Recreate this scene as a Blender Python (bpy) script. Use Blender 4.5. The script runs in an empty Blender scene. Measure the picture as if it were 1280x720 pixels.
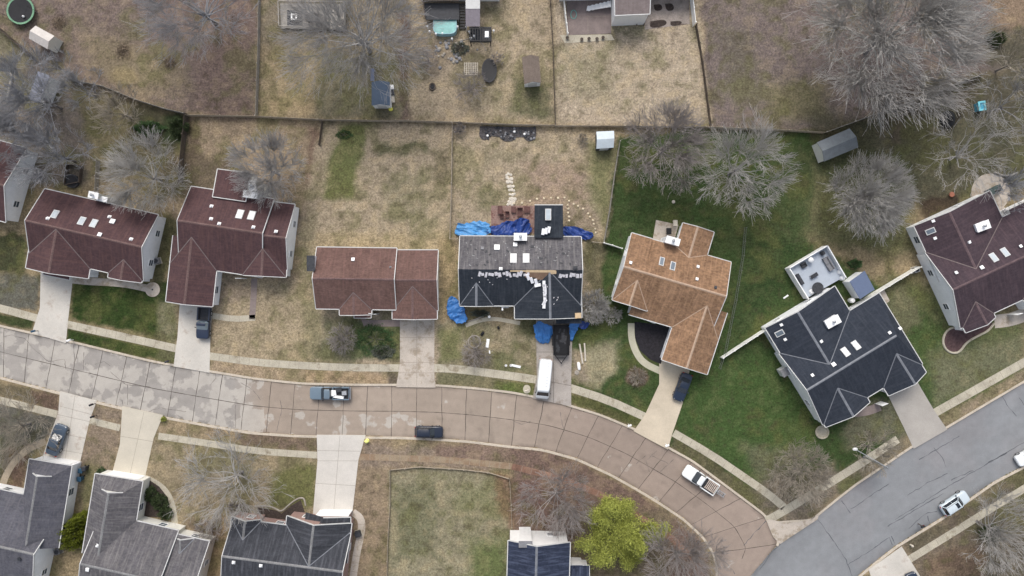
import bpy, bmesh, math, random
import numpy as np
from mathutils import Vector, Matrix
R = math.radians
SC = bpy.context.scene
COL = SC.collection
# ------------------------------------------------------------ camera, sky, sun, exposure
HC = 102.4          # flying height of the drone, metres
K = 0.12            # metres on the ground per photo pixel
cam_d = bpy.data.cameras.new('camera'); cam = bpy.data.objects.new('camera', cam_d); COL.objects.link(cam)
cam.location = (0, 0, HC); cam.rotation_euler = (0, 0, 0)
cam_d.lens = 24; cam_d.sensor_width = 36; cam_d.clip_end = 6000; cam_d.clip_start = 0.5
SC.camera = cam
W = bpy.data.worlds.new('World'); SC.world = W; W.use_nodes = True
nt = W.node_tree; nt.nodes.clear()
sky = nt.nodes.new('ShaderNodeTexSky'); sky.sky_type = 'NISHITA'; sky.sun_disc = False
SUN_EL, SUN_AZ = 50, 352
sky.sun_elevation = R(SUN_EL); sky.sun_rotation = R(SUN_AZ); sky.air_density = 1.0; sky.dust_density = 4.0; sky.ozone_density = 1.0
hs = nt.nodes.new('ShaderNodeHueSaturation'); hs.inputs['Saturation'].default_value = 0.55
bg = nt.nodes.new('ShaderNodeBackground'); bg.inputs['Strength'].default_value = 0.14
wo = nt.nodes.new('ShaderNodeOutputWorld')
nt.links.new(sky.outputs[0], hs.inputs['Color']); nt.links.new(hs.outputs[0], bg.inputs['Color']); nt.links.new(bg.outputs[0], wo.inputs[0])
sl = bpy.data.lights.new('sun', 'SUN'); sl.energy = 1.1; sl.angle = R(28); sl.color = (1, .97, .93)
so = bpy.data.objects.new('sun', sl); COL.objects.link(so)
sd = Vector((math.sin(R(SUN_AZ))*math.cos(R(SUN_EL)), math.cos(R(SUN_AZ))*math.cos(R(SUN_EL)), math.sin(R(SUN_EL))))
so.rotation_euler = sd.to_track_quat('Z', 'Y').to_euler(); so.location = (0, 0, 60)
SC.view_settings.view_transform = 'Standard'; SC.view_settings.look = 'None'; SC.view_settings.gamma = 1
SC.view_settings.use_curve_mapping = False
SC.view_settings.exposure = 0.5

# ------------------------------------------------------------ helpers
def P(x, y, z=0.0):
    """photo pixel + height above ground -> point in the place"""
    k = K*(1-z/HC)
    return Vector(((x-640)*k, (360-y)*k, z))
def P2(x, y, z=0.0):
    p = P(x, y, z); return Vector((p.x, p.y))
NAMES = {}
def tag(o, label=None, cat=None, group=None, kind=None):
    if label: o['label'] = label
    if cat: o['category'] = cat
    if group: o['group'] = group
    if kind: o['kind'] = kind
    return o
def thing(name, label, cat, loc=(0, 0, 0), rz=0.0, group=None):
    o = bpy.data.objects.new(name, None); COL.objects.link(o)
    o.location = loc; o.rotation_euler = (0, 0, rz); o.empty_display_size = .3
    return tag(o, label, cat, group)
def copy_tree(o, parent=None):
    c = o.copy(); COL.objects.link(c); c.parent = parent
    for ch in o.children: copy_tree(ch, c)
    return c
class MB:
    def __init__(s): s.v = []; s.f = []; s.m = []; s.uv = {}
    def add(s, vs, fs, m=0):
        b = len(s.v); s.v.extend([tuple(v) for v in vs])
        for f in fs: s.f.append(tuple(b+i for i in f)); s.m.append(m)
    def box(s, c, size, rz=0.0, m=0, M=None):
        hx, hy, hz = size[0]/2, size[1]/2, size[2]/2
        vs = [Vector((x, y, z)) for z in (-hz, hz) for x, y in ((-hx, -hy), (hx, -hy), (hx, hy), (-hx, hy))]
        T = Matrix.Translation(Vector(c)) @ (M if M is not None else Matrix.Rotation(rz, 4, 'Z'))
        s.add([T @ v for v in vs], [(3, 2, 1, 0), (4, 5, 6, 7), (0, 1, 5, 4), (1, 2, 6, 5), (2, 3, 7, 6), (3, 0, 4, 7)], m)
    def boxf(s, O, ax, c, size, m=0):
        """box in a frame: O origin, ax = (x, y, z) unit axes"""
        X, Y, Z = ax; hx, hy, hz = size[0]/2, size[1]/2, size[2]/2
        vs = [O + X*(c[0]+a) + Y*(c[1]+b) + Z*(c[2]+d) for d in (-hz, hz) for a, b in ((-hx, -hy), (hx, -hy), (hx, hy), (-hx, hy))]
        s.add(vs, [(3, 2, 1, 0), (4, 5, 6, 7), (0, 1, 5, 4), (1, 2, 6, 5), (2, 3, 7, 6), (3, 0, 4, 7)], m)
    def prism(s, poly, z0, z1, m=0, cap=True, mside=None):
        n = len(poly); a = sum(poly[i][0]*poly[(i+1) % n][1]-poly[(i+1) % n][0]*poly[i][1] for i in range(n))
        if a < 0: poly = poly[::-1]
        vs = [(p[0], p[1], z0) for p in poly]+[(p[0], p[1], z1) for p in poly]
        s.add(vs, [(i, (i+1) % n, n+(i+1) % n, n+i) for i in range(n)], m if mside is None else mside)
        if cap:
            b = len(s.v)-2*n
            s.f.append(tuple(b+n+i for i in range(n))); s.m.append(m)
            s.f.append(tuple(b+n-1-i for i in range(n))); s.m.append(m)
    def tube(s, pts, rad, n=6, m=0, cap=True):
        pts = [Vector(p) for p in pts]
        rs = rad if isinstance(rad, (list, tuple)) else [rad]*len(pts)
        rings = []
        for i, p in enumerate(pts):
            d = (pts[min(i+1, len(pts)-1)]-pts[max(i-1, 0)]).normalized()
            a = d.cross(Vector((0, 0, 1)) if abs(d.z) < .9 else Vector((1, 0, 0))).normalized(); b = d.cross(a)
            rings.append([p+(a*math.cos(t)+b*math.sin(t))*rs[i] for t in [2*math.pi*k/n for k in range(n)]])
        vs = [v for r in rings for v in r]
        fs = [(i*n+k, i*n+(k+1) % n, (i+1)*n+(k+1) % n, (i+1)*n+k) for i in range(len(pts)-1) for k in range(n)]
        if cap: fs += [tuple(range(n))[::-1], tuple((len(pts)-1)*n+k for k in range(n))]
        s.add(vs, fs, m)
    def cyl(s, c, r, h, n=16, m=0, axis=(0, 0, 1)):
        c = Vector(c); a = Vector(axis).normalized(); s.tube([c-a*h/2, c+a*h/2], r, n, m)
    def rings(s, rings, m=0, cap=True):
        n = len(rings[0]); vs = [v for r in rings for v in r]
        fs = [(i*n+k, i*n+(k+1) % n, (i+1)*n+(k+1) % n, (i+1)*n+k) for i in range(len(rings)-1) for k in range(n)]
        if cap: fs += [tuple(range(n))[::-1], tuple((len(rings)-1)*n+k for k in range(n))]
        s.add(vs, fs, m)
    def lathe(s, c, prof, n=16, m=0):
        c = Vector(c); s.rings([[c+Vector((r*math.cos(2*math.pi*k/n), r*math.sin(2*math.pi*k/n), z)) for k in range(n)] for r, z in prof], m)
    def build(s, name, mats, parent=None, smooth=False, world=True):
        """link as ONE mesh object; with a parent, points given in world space become local"""
        if not isinstance(mats, (list, tuple)): mats = [mats]
        me = bpy.data.meshes.new(name)
        vs = s.v
        if parent is not None and world:
            Mi = parent_matrix(parent).inverted(); vs = [tuple(Mi @ Vector(v)) for v in vs]
        me.from_pydata(vs, [], s.f)
        for mt in mats: me.materials.append(mt)
        me.polygons.foreach_set('material_index', s.m)
        if smooth: me.polygons.foreach_set('use_smooth', [True]*len(s.f))
        me.update()
        o = bpy.data.objects.new(name, me); COL.objects.link(o)
        if parent is not None: o.parent = parent
        return o
def parent_matrix(o):
    M = Matrix.LocRotScale(o.location, o.rotation_euler, o.scale)
    return parent_matrix(o.parent) @ M if o.parent else M
def np_mesh(name, V, F, mats, parent=None, smooth=False):
    me = bpy.data.meshes.new(name); V = np.asarray(V, dtype=np.float32); F = np.asarray(F, dtype=np.int32)
    k = F.shape[1]
    me.vertices.add(len(V)); me.vertices.foreach_set('co', V.ravel())
    me.loops.add(F.size); me.loops.foreach_set('vertex_index', F.ravel())
    me.polygons.add(len(F)); me.polygons.foreach_set('loop_start', np.arange(len(F), dtype=np.int32)*k)
    me.polygons.foreach_set('loop_total', np.full(len(F), k, dtype=np.int32))
    if smooth: me.polygons.foreach_set('use_smooth', np.ones(len(F), dtype=bool))
    me.update(calc_edges=True); me.validate()
    for m in (mats if isinstance(mats, (list, tuple)) else [mats]): me.materials.append(m)
    o = bpy.data.objects.new(name, me); COL.objects.link(o)
    if parent is not None: o.parent = parent
    return o
def set_col(me, name, rgb):
    a = me.color_attributes.new(name, 'FLOAT_COLOR', 'POINT')
    c = np.ones((len(rgb), 4), dtype=np.float32); c[:, :3] = rgb; a.data.foreach_set('color', c.ravel())

# value noise in numpy
_rg = np.random.RandomState(7); _tab = _rg.rand(256, 256)
def vnoise(x, y, s, off=0):
    x = x/s+off*17.3+1000; y = y/s+off*9.1+1000
    xi = np.floor(x).astype(int); yi = np.floor(y).astype(int); fx = x-xi; fy = y-yi
    fx = fx*fx*(3-2*fx); fy = fy*fy*(3-2*fy)
    g = lambda a, b: _tab[a % 256, b % 256]
    return (g(xi, yi)*(1-fx)+g(xi+1, yi)*fx)*(1-fy)+(g(xi, yi+1)*(1-fx)+g(xi+1, yi+1)*fx)*fy
def fnoise(x, y, s, off=0, o=4):
    t = 0; a = .5; w = 0
    for i in range(o): t = t+a*vnoise(x, y, s/(2**i), off+i*3); w += a; a *= .55
    return t/w

# ------------------------------------------------------------ materials
def srgb(r, g, b):
    f = lambda c: c/12.92 if c <= .04045 else ((c+.055)/1.055)**2.4
    return (f(r/255), f(g/255), f(b/255))
def mat(name, col, rough=.7, amp=.15, scale=3.0, amp2=.1, scale2=18.0, metal=0.0, bump=0.0, spec=.3, stain=None, transp=None, coat=0):
    """principled with two layers of brightness noise; stain=(colour, scale, threshold) adds worn blotches"""
    m = bpy.data.materials.new(name); m.use_nodes = True; t = m.node_tree; N = t.nodes; L = t.links
    b = N['Principled BSDF']; b.inputs['Roughness'].default_value = rough; b.inputs['Metallic'].default_value = metal
    b.inputs['Specular IOR Level'].default_value = spec
    if coat: b.inputs['Coat Weight'].default_value = coat; b.inputs['Coat Roughness'].default_value = .08
    geo = N.new('ShaderNodeNewGeometry'); vec = geo.outputs['Position']
    def noise(sc, det=4):
        n = N.new('ShaderNodeTexNoise'); n.inputs['Scale'].default_value = sc; n.inputs['Detail'].default_value = det
        n.inputs['Roughness'].default_value = .65; L.new(vec, n.inputs['Vector']); return n.outputs['Fac']
    def mrange(src, a, bb, lo=.3, hi=.7):
        r = N.new('ShaderNodeMapRange'); r.inputs['From Min'].default_value = lo; r.inputs['From Max'].default_value = hi
        r.inputs['To Min'].default_value = a; r.inputs['To Max'].default_value = bb; L.new(src, r.inputs['Value']); return r.outputs[0]
    base = N.new('ShaderNodeRGB'); base.outputs[0].default_value = (*col, 1); cur = base.outputs[0]
    if stain:
        mx = N.new('ShaderNodeMix'); mx.data_type = 'RGBA'; L.new(cur, mx.inputs['A']); mx.inputs['B'].default_value = (*stain[0], 1)
        L.new(mrange(noise(stain[1], 6), 0, 1, stain[2], stain[2]+.12), mx.inputs['Factor']); cur = mx.outputs['Result']
    for a, sc in ((amp, scale), (amp2, scale2)):
        if a <= 0: continue
        v = N.new('ShaderNodeVectorMath'); v.operation = 'SCALE'; L.new(cur, v.inputs[0]); L.new(mrange(noise(sc), 1-a, 1+a), v.inputs['Scale']); cur = v.outputs[0]
    L.new(cur, b.inputs['Base Color'])
    if bump:
        bp = N.new('ShaderNodeBump'); bp.inputs['Strength'].default_value = bump; bp.inputs['Distance'].default_value = .05
        L.new(noise(scale2), bp.inputs['Height']); L.new(bp.outputs[0], b.inputs['Normal'])
    if transp is not None:
        b.inputs['Transmission Weight'].default_value = transp
    return m
def shingle(name, col, col2, contrast=.12, worn=None, tilegap=.7):
    """roof shingles: UV in metres along the eave and up the slope"""
    m = bpy.data.materials.new(name); m.use_nodes = True; t = m.node_tree; N = t.nodes; L = t.links
    b = N['Principled BSDF']; b.inputs['Roughness'].default_value = .92; b.inputs['Specular IOR Level'].default_value = .15
    uv = N.new('ShaderNodeUVMap'); geo = N.new('ShaderNodeNewGeometry')
    br = N.new('ShaderNodeTexBrick'); L.new(uv.outputs[0], br.inputs['Vector']); br.inputs['Scale'].default_value = 1
    br.inputs['Brick Width'].default_value = .42; br.inputs['Row Height'].default_value = .17; br.inputs['Mortar Size'].default_value = .012
    br.inputs['Color1'].default_value = (*col, 1); br.inputs['Color2'].default_value = (*col2, 1)
    br.inputs['Mortar'].default_value = tuple(c*tilegap for c in col)+(1,)
    br.inputs['Bias'].default_value = 0
    cur = br.outputs['Color']
    def noise(sc, det, src):
        n = N.new('ShaderNodeTexNoise'); n.inputs['Scale'].default_value = sc; n.inputs['Detail'].default_value = det; n.inputs['Roughness'].default_value = .65
        L.new(src, n.inputs['Vector']); return n.outputs['Fac']
    def mr(src, a, bb, lo=.3, hi=.7):
        r = N.new('ShaderNodeMapRange'); r.inputs['From Min'].default_value = lo; r.inputs['From Max'].default_value = hi
        r.inputs['To Min'].default_value = a; r.inputs['To Max'].default_value = bb; L.new(src, r.inputs['Value']); return r.outputs[0]
    for sc, a in ((.28, contrast*1.1), (.9, contrast*1.1), (3.2, contrast*1.2)):
        v = N.new('ShaderNodeVectorMath'); v.operation = 'SCALE'; L.new(cur, v.inputs[0]); L.new(mr(noise(sc, 6, geo.outputs['Position']), 1-a, 1+a), v.inputs['Scale']); cur = v.outputs[0]
    # streaks running down the slope
    mp = N.new('ShaderNodeMapping'); mp.inputs['Scale'].default_value = (2.2, .22, 1); L.new(uv.outputs[0], mp.inputs['Vector'])
    st = noise(1.3, 5, mp.outputs[0])
    mx = N.new('ShaderNodeMix'); mx.data_type = 'RGBA'; L.new(cur, mx.inputs['A'])
    mx.inputs['B'].default_value = (*(worn if worn else tuple(min(1, c*1.5) for c in col)), 1)
    L.new(mr(st, 0, .75 if worn else .3, .47, .75), mx.inputs['Factor']); cur = mx.outputs['Result']
    L.new(cur, b.inputs['Base Color'])
    bp = N.new('ShaderNodeBump'); bp.inputs['Strength'].default_value = .4; bp.inputs['Distance'].default_value = .02
    L.new(br.outputs['Fac'], bp.inputs['Height']); bp.invert = True; L.new(bp.outputs[0], b.inputs['Normal'])
    return m
def siding(name, col, rough=.6):
    """horizontal lap siding: fine shadow lines every 12 cm of height"""
    m = mat(name, col, rough, .06, .8, .05, 6)
    t = m.node_tree; N = t.nodes; L = t.links; b = N['Principled BSDF']
    geo = N.new('ShaderNodeNewGeometry'); sx = N.new('ShaderNodeSeparateXYZ'); L.new(geo.outputs['Position'], sx.inputs[0])
    mu = N.new('ShaderNodeMath'); mu.operation = 'MULTIPLY'; mu.inputs[1].default_value = 1/.14; L.new(sx.outputs['Z'], mu.inputs[0])
    fr = N.new('ShaderNodeMath'); fr.operation = 'FRACT'; L.new(mu.outputs[0], fr.inputs[0])
    bp = N.new('ShaderNodeBump'); bp.inputs['Strength'].default_value = .5; bp.inputs['Distance'].default_value = .02
    L.new(fr.outputs[0], bp.inputs['Height']); L.new(bp.outputs[0], b.inputs['Normal'])
    return m
M = {}
M['white'] = mat('white_paint', (.84, .84, .83), .5, .05, 1, .04, 8)
M['trim'] = mat('white_trim', (.56, .56, .545), .5, .08, 1.5, .05, 10)
M['vinyl'] = mat('white_vinyl', (.86, .86, .82), .4, .08, .8, .05, 6)
M['siding_white'] = siding('siding_white', (.86, .87, .88))
M['siding_cream'] = siding('siding_cream', (.74, .73, .67))
M['brick_pink'] = mat('brick_front', (.33, .22, .19), .9, .15, 2, .25, 14)
M['flash_red'] = mat('valley_metal_red', (.165, .13, .125), .5, .2, 2, .2, 12)
M['flash_grey'] = mat('valley_metal_grey', (.17, .18, .2), .5, .2, 2, .2, 12)
M['flash_tan'] = mat('valley_metal_tan', (.39, .28, .2), .5, .15, 2, .2, 12)
M['glass'] = mat('window_glass', (.05, .07, .09), .08, .1, 1, 0, 1, spec=.8)
M['skyglass'] = mat('skylight_glass', (.42, .47, .5), .15, .1, 1, 0, 1, spec=.8)
M['skydark'] = mat('skylight_glass_dark', (.13, .16, .19), .12, .2, 1, 0, 1, spec=.8)
M['black'] = mat('black_plastic', (.012, .012, .014), .5, .3, 3, .2, 10)
M['dark'] = mat('dark_grey', (.04, .042, .048), .6, .3, 3, .2, 10)
M['grey'] = mat('mid_grey', (.2, .2, .21), .6, .2, 3, .15, 10)
M['steel'] = mat('galvanised_steel', (.45, .46, .47), .4, .15, 3, .1, 10, metal=.6)
M['wood'] = mat('weathered_wood', (.34, .29, .225), .85, .3, 2, .25, 14)
M['woodgrey'] = mat('grey_wood', (.3, .28, .25), .85, .3, 2, .25, 14)
M['wooddark'] = mat('dark_wood', (.1, .08, .065), .85, .3, 2, .25, 14)
M['woodnew'] = mat('new_lumber', (.6, .45, .28), .8, .15, 2, .15, 14)
M['concrete'] = mat('concrete_pale', srgb(190, 185, 176), .9, .12, .35, .1, 9, stain=(srgb(168, 158, 147), .7, .55))
M['concrete2'] = mat('concrete_worn', srgb(180, 170, 158), .9, .14, .4, .16, 9, stain=(srgb(150, 138, 122), .6, .5))
M['walk'] = mat('sidewalk_concrete', srgb(172, 165, 148), .9, .16, .5, .2, 8, stain=(srgb(128, 118, 98), .55, .56))
M['kerb'] = mat('kerb_concrete', srgb(184, 173, 157), .9, .15, .5, .2, 6, stain=(srgb(128, 112, 98), .5, .6))
M['ridge_grey'] = mat('ridge_worn_grey', (.2, .2, .2), .9, .2, 1, .3, 8)
M['ridge_red'] = mat('ridge_worn_red', srgb(104, 84, 81), .9, .2, 1, .3, 8)
M['crack'] = mat('sealed_crack', srgb(104, 98, 94), .95, .3, 2, .2, 10)
M['crack2'] = mat('sealed_crack_asphalt', srgb(88, 90, 94), .95, .2, 2, .2, 10)
M['chain'] = mat('chain_wire', (.16,.165,.15), .6, .1, 2, 0, 1)
M['joint'] = mat('joint_dark', (.075, .062, .052), .95, .3, 2, .2, 10)
M['jointp'] = mat('joint_pale', srgb(140, 131, 120), .95, .2, 2, .2, 10)
M['patio'] = mat('patio_slab', srgb(128, 116, 112), .9, .18, .8, .15, 10)
M['mulch'] = mat('mulch', (.055, .042, .036), .95, .4, 3, .5, 14, bump=1)
M['mulchblack'] = mat('mulch_black', (.022, .02, .024), .9, .4, 3, .5, 14, bump=1)
M['stone'] = mat('stone', (.3, .27, .23), .9, .2, 3, .3, 10)
M['stonewhite'] = mat('stone_pale', (.55, .5, .42), .9, .2, 3, .3, 10)
M['bark'] = mat('bark_grey', (.17, .155, .145), .95, .25, 1.5, .3, 12)
M['twig'] = mat('twigs_grey', (.34, .33, .325), .95, .22, .35, .15, 3)
M['twigpink'] = mat('twigs_pinkish', (.31, .28, .265), .95, .22, .35, .15, 3)
M['twigblue'] = mat('twigs_blue_grey', (.32, .32, .335), .95, .22, .35, .15, 3)
M['twigtan'] = mat('twigs_tan', (.32, .285, .235), .95, .22, .35, .15, 3)
M['twigpale'] = mat('twigs_pale', (.39, .375, .355), .95, .2, .35, .15, 3)
M['leafyellow'] = mat('leaf_spring', srgb(146, 152, 72), .7, .22, .9, .3, 6)
M['leafdark'] = mat('leaf_evergreen', (.045, .065, .025), .8, .35, .9, .3, 6)
M['leafolive'] = mat('leaf_arborvitae', (.12, .14, .012), .8, .35, .9, .3, 6)
M['leafgreen'] = mat('leaf_ivy', (.06, .11, .04), .8, .4, .9, .3, 6)
M['leafgrey'] = mat('leaf_dusty', (.12, .13, .1), .8, .4, .9, .3, 6)
def tarpmat(n, c): return mat(n, c, .45, .22, 1.2, .12, 6, spec=.4, bump=.4)
M['tarp'] = tarpmat('tarp_blue', (.04, .16, .42)); M['tarplight'] = tarpmat('tarp_light_blue', (.075, .26, .53)); M['tarpdark'] = tarpmat('tarp_dark_blue', (.015, .045, .2))
# ------------------------------------------------------------ outlines on the ground (photo pixels)
T = [(-420,300),(-160,368),(0,409),(95,430),(192,453.7),(265,466),(320,475),(377,481),(445,482.5),(500,482.5),(545,483),(590,486.5),(640,492),(692,502.5),(750,520),(800,541),(835,561),(865,577.5),(910,611),(957,646),(973,679),(955,701),(937,722)]
B = [(-420,362),(-160,430),(0,471),(80,492),(180,516),(255,530),(312,540),(372,544),(442,545.5),(500,546),(545,548),(588,551),(635,557),(678,561),(722,573),(765,593),(797,611),(825,628),(855,648),(880,671),(893,691),(897,706),(898,735)]
ROAD = T + B[::-1]
ASPH_N = [(1700,235),(1500,352),(1280,478.7),(1180,538),(1140,560),(1070,607.5),(1047.5,625),(1020,647.5),(975,679),(962,692),(937,722),(898,770),(800,900)]
ASPH_S = [(1700,335),(1500,455),(1280,582.5),(1242,602.5),(1177,647.5),(1120,682.5),(1072.5,720),(1010,775),(900,900)]
ASPH = ASPH_N + ASPH_S[::-1]
def dense(pts, step):
    out = []
    for a, b in zip(pts[:-1], pts[1:]):
        n = max(1, int(math.hypot(b[0]-a[0], b[1]-a[1])/step))
        for i in range(n): out.append((a[0]+(b[0]-a[0])*i/n, a[1]+(b[1]-a[1])*i/n))
    return out+[pts[-1]]
def smooth_line(pts, it=2):
    for _ in range(it):
        q = [pts[0]]
        for a, b in zip(pts[:-1], pts[1:]):
            q += [(a[0]*.75+b[0]*.25, a[1]*.75+b[1]*.25), (a[0]*.25+b[0]*.75, a[1]*.25+b[1]*.75)]
        pts = q+[pts[-1]]
    return pts
def sdist(X, Y, poly):
    """signed distance (positive inside) in the units of poly"""
    d = np.full(X.shape, 1e9); ins = np.zeros(X.shape, bool); n = len(poly)
    for i in range(n):
        x0, y0 = poly[i]; x1, y1 = poly[(i+1) % n]; dx, dy = x1-x0, y1-y0
        t = np.clip(((X-x0)*dx+(Y-y0)*dy)/(dx*dx+dy*dy+1e-9), 0, 1)
        d = np.minimum(d, np.hypot(X-x0-t*dx, Y-y0-t*dy))
        c = (y0 > Y) != (y1 > Y)
        ins ^= c & (X < (x1-x0)*(Y-y0)/((y1-y0) if y1 != y0 else 1e-9)+x0)
    return np.where(ins, d, -d)
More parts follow.
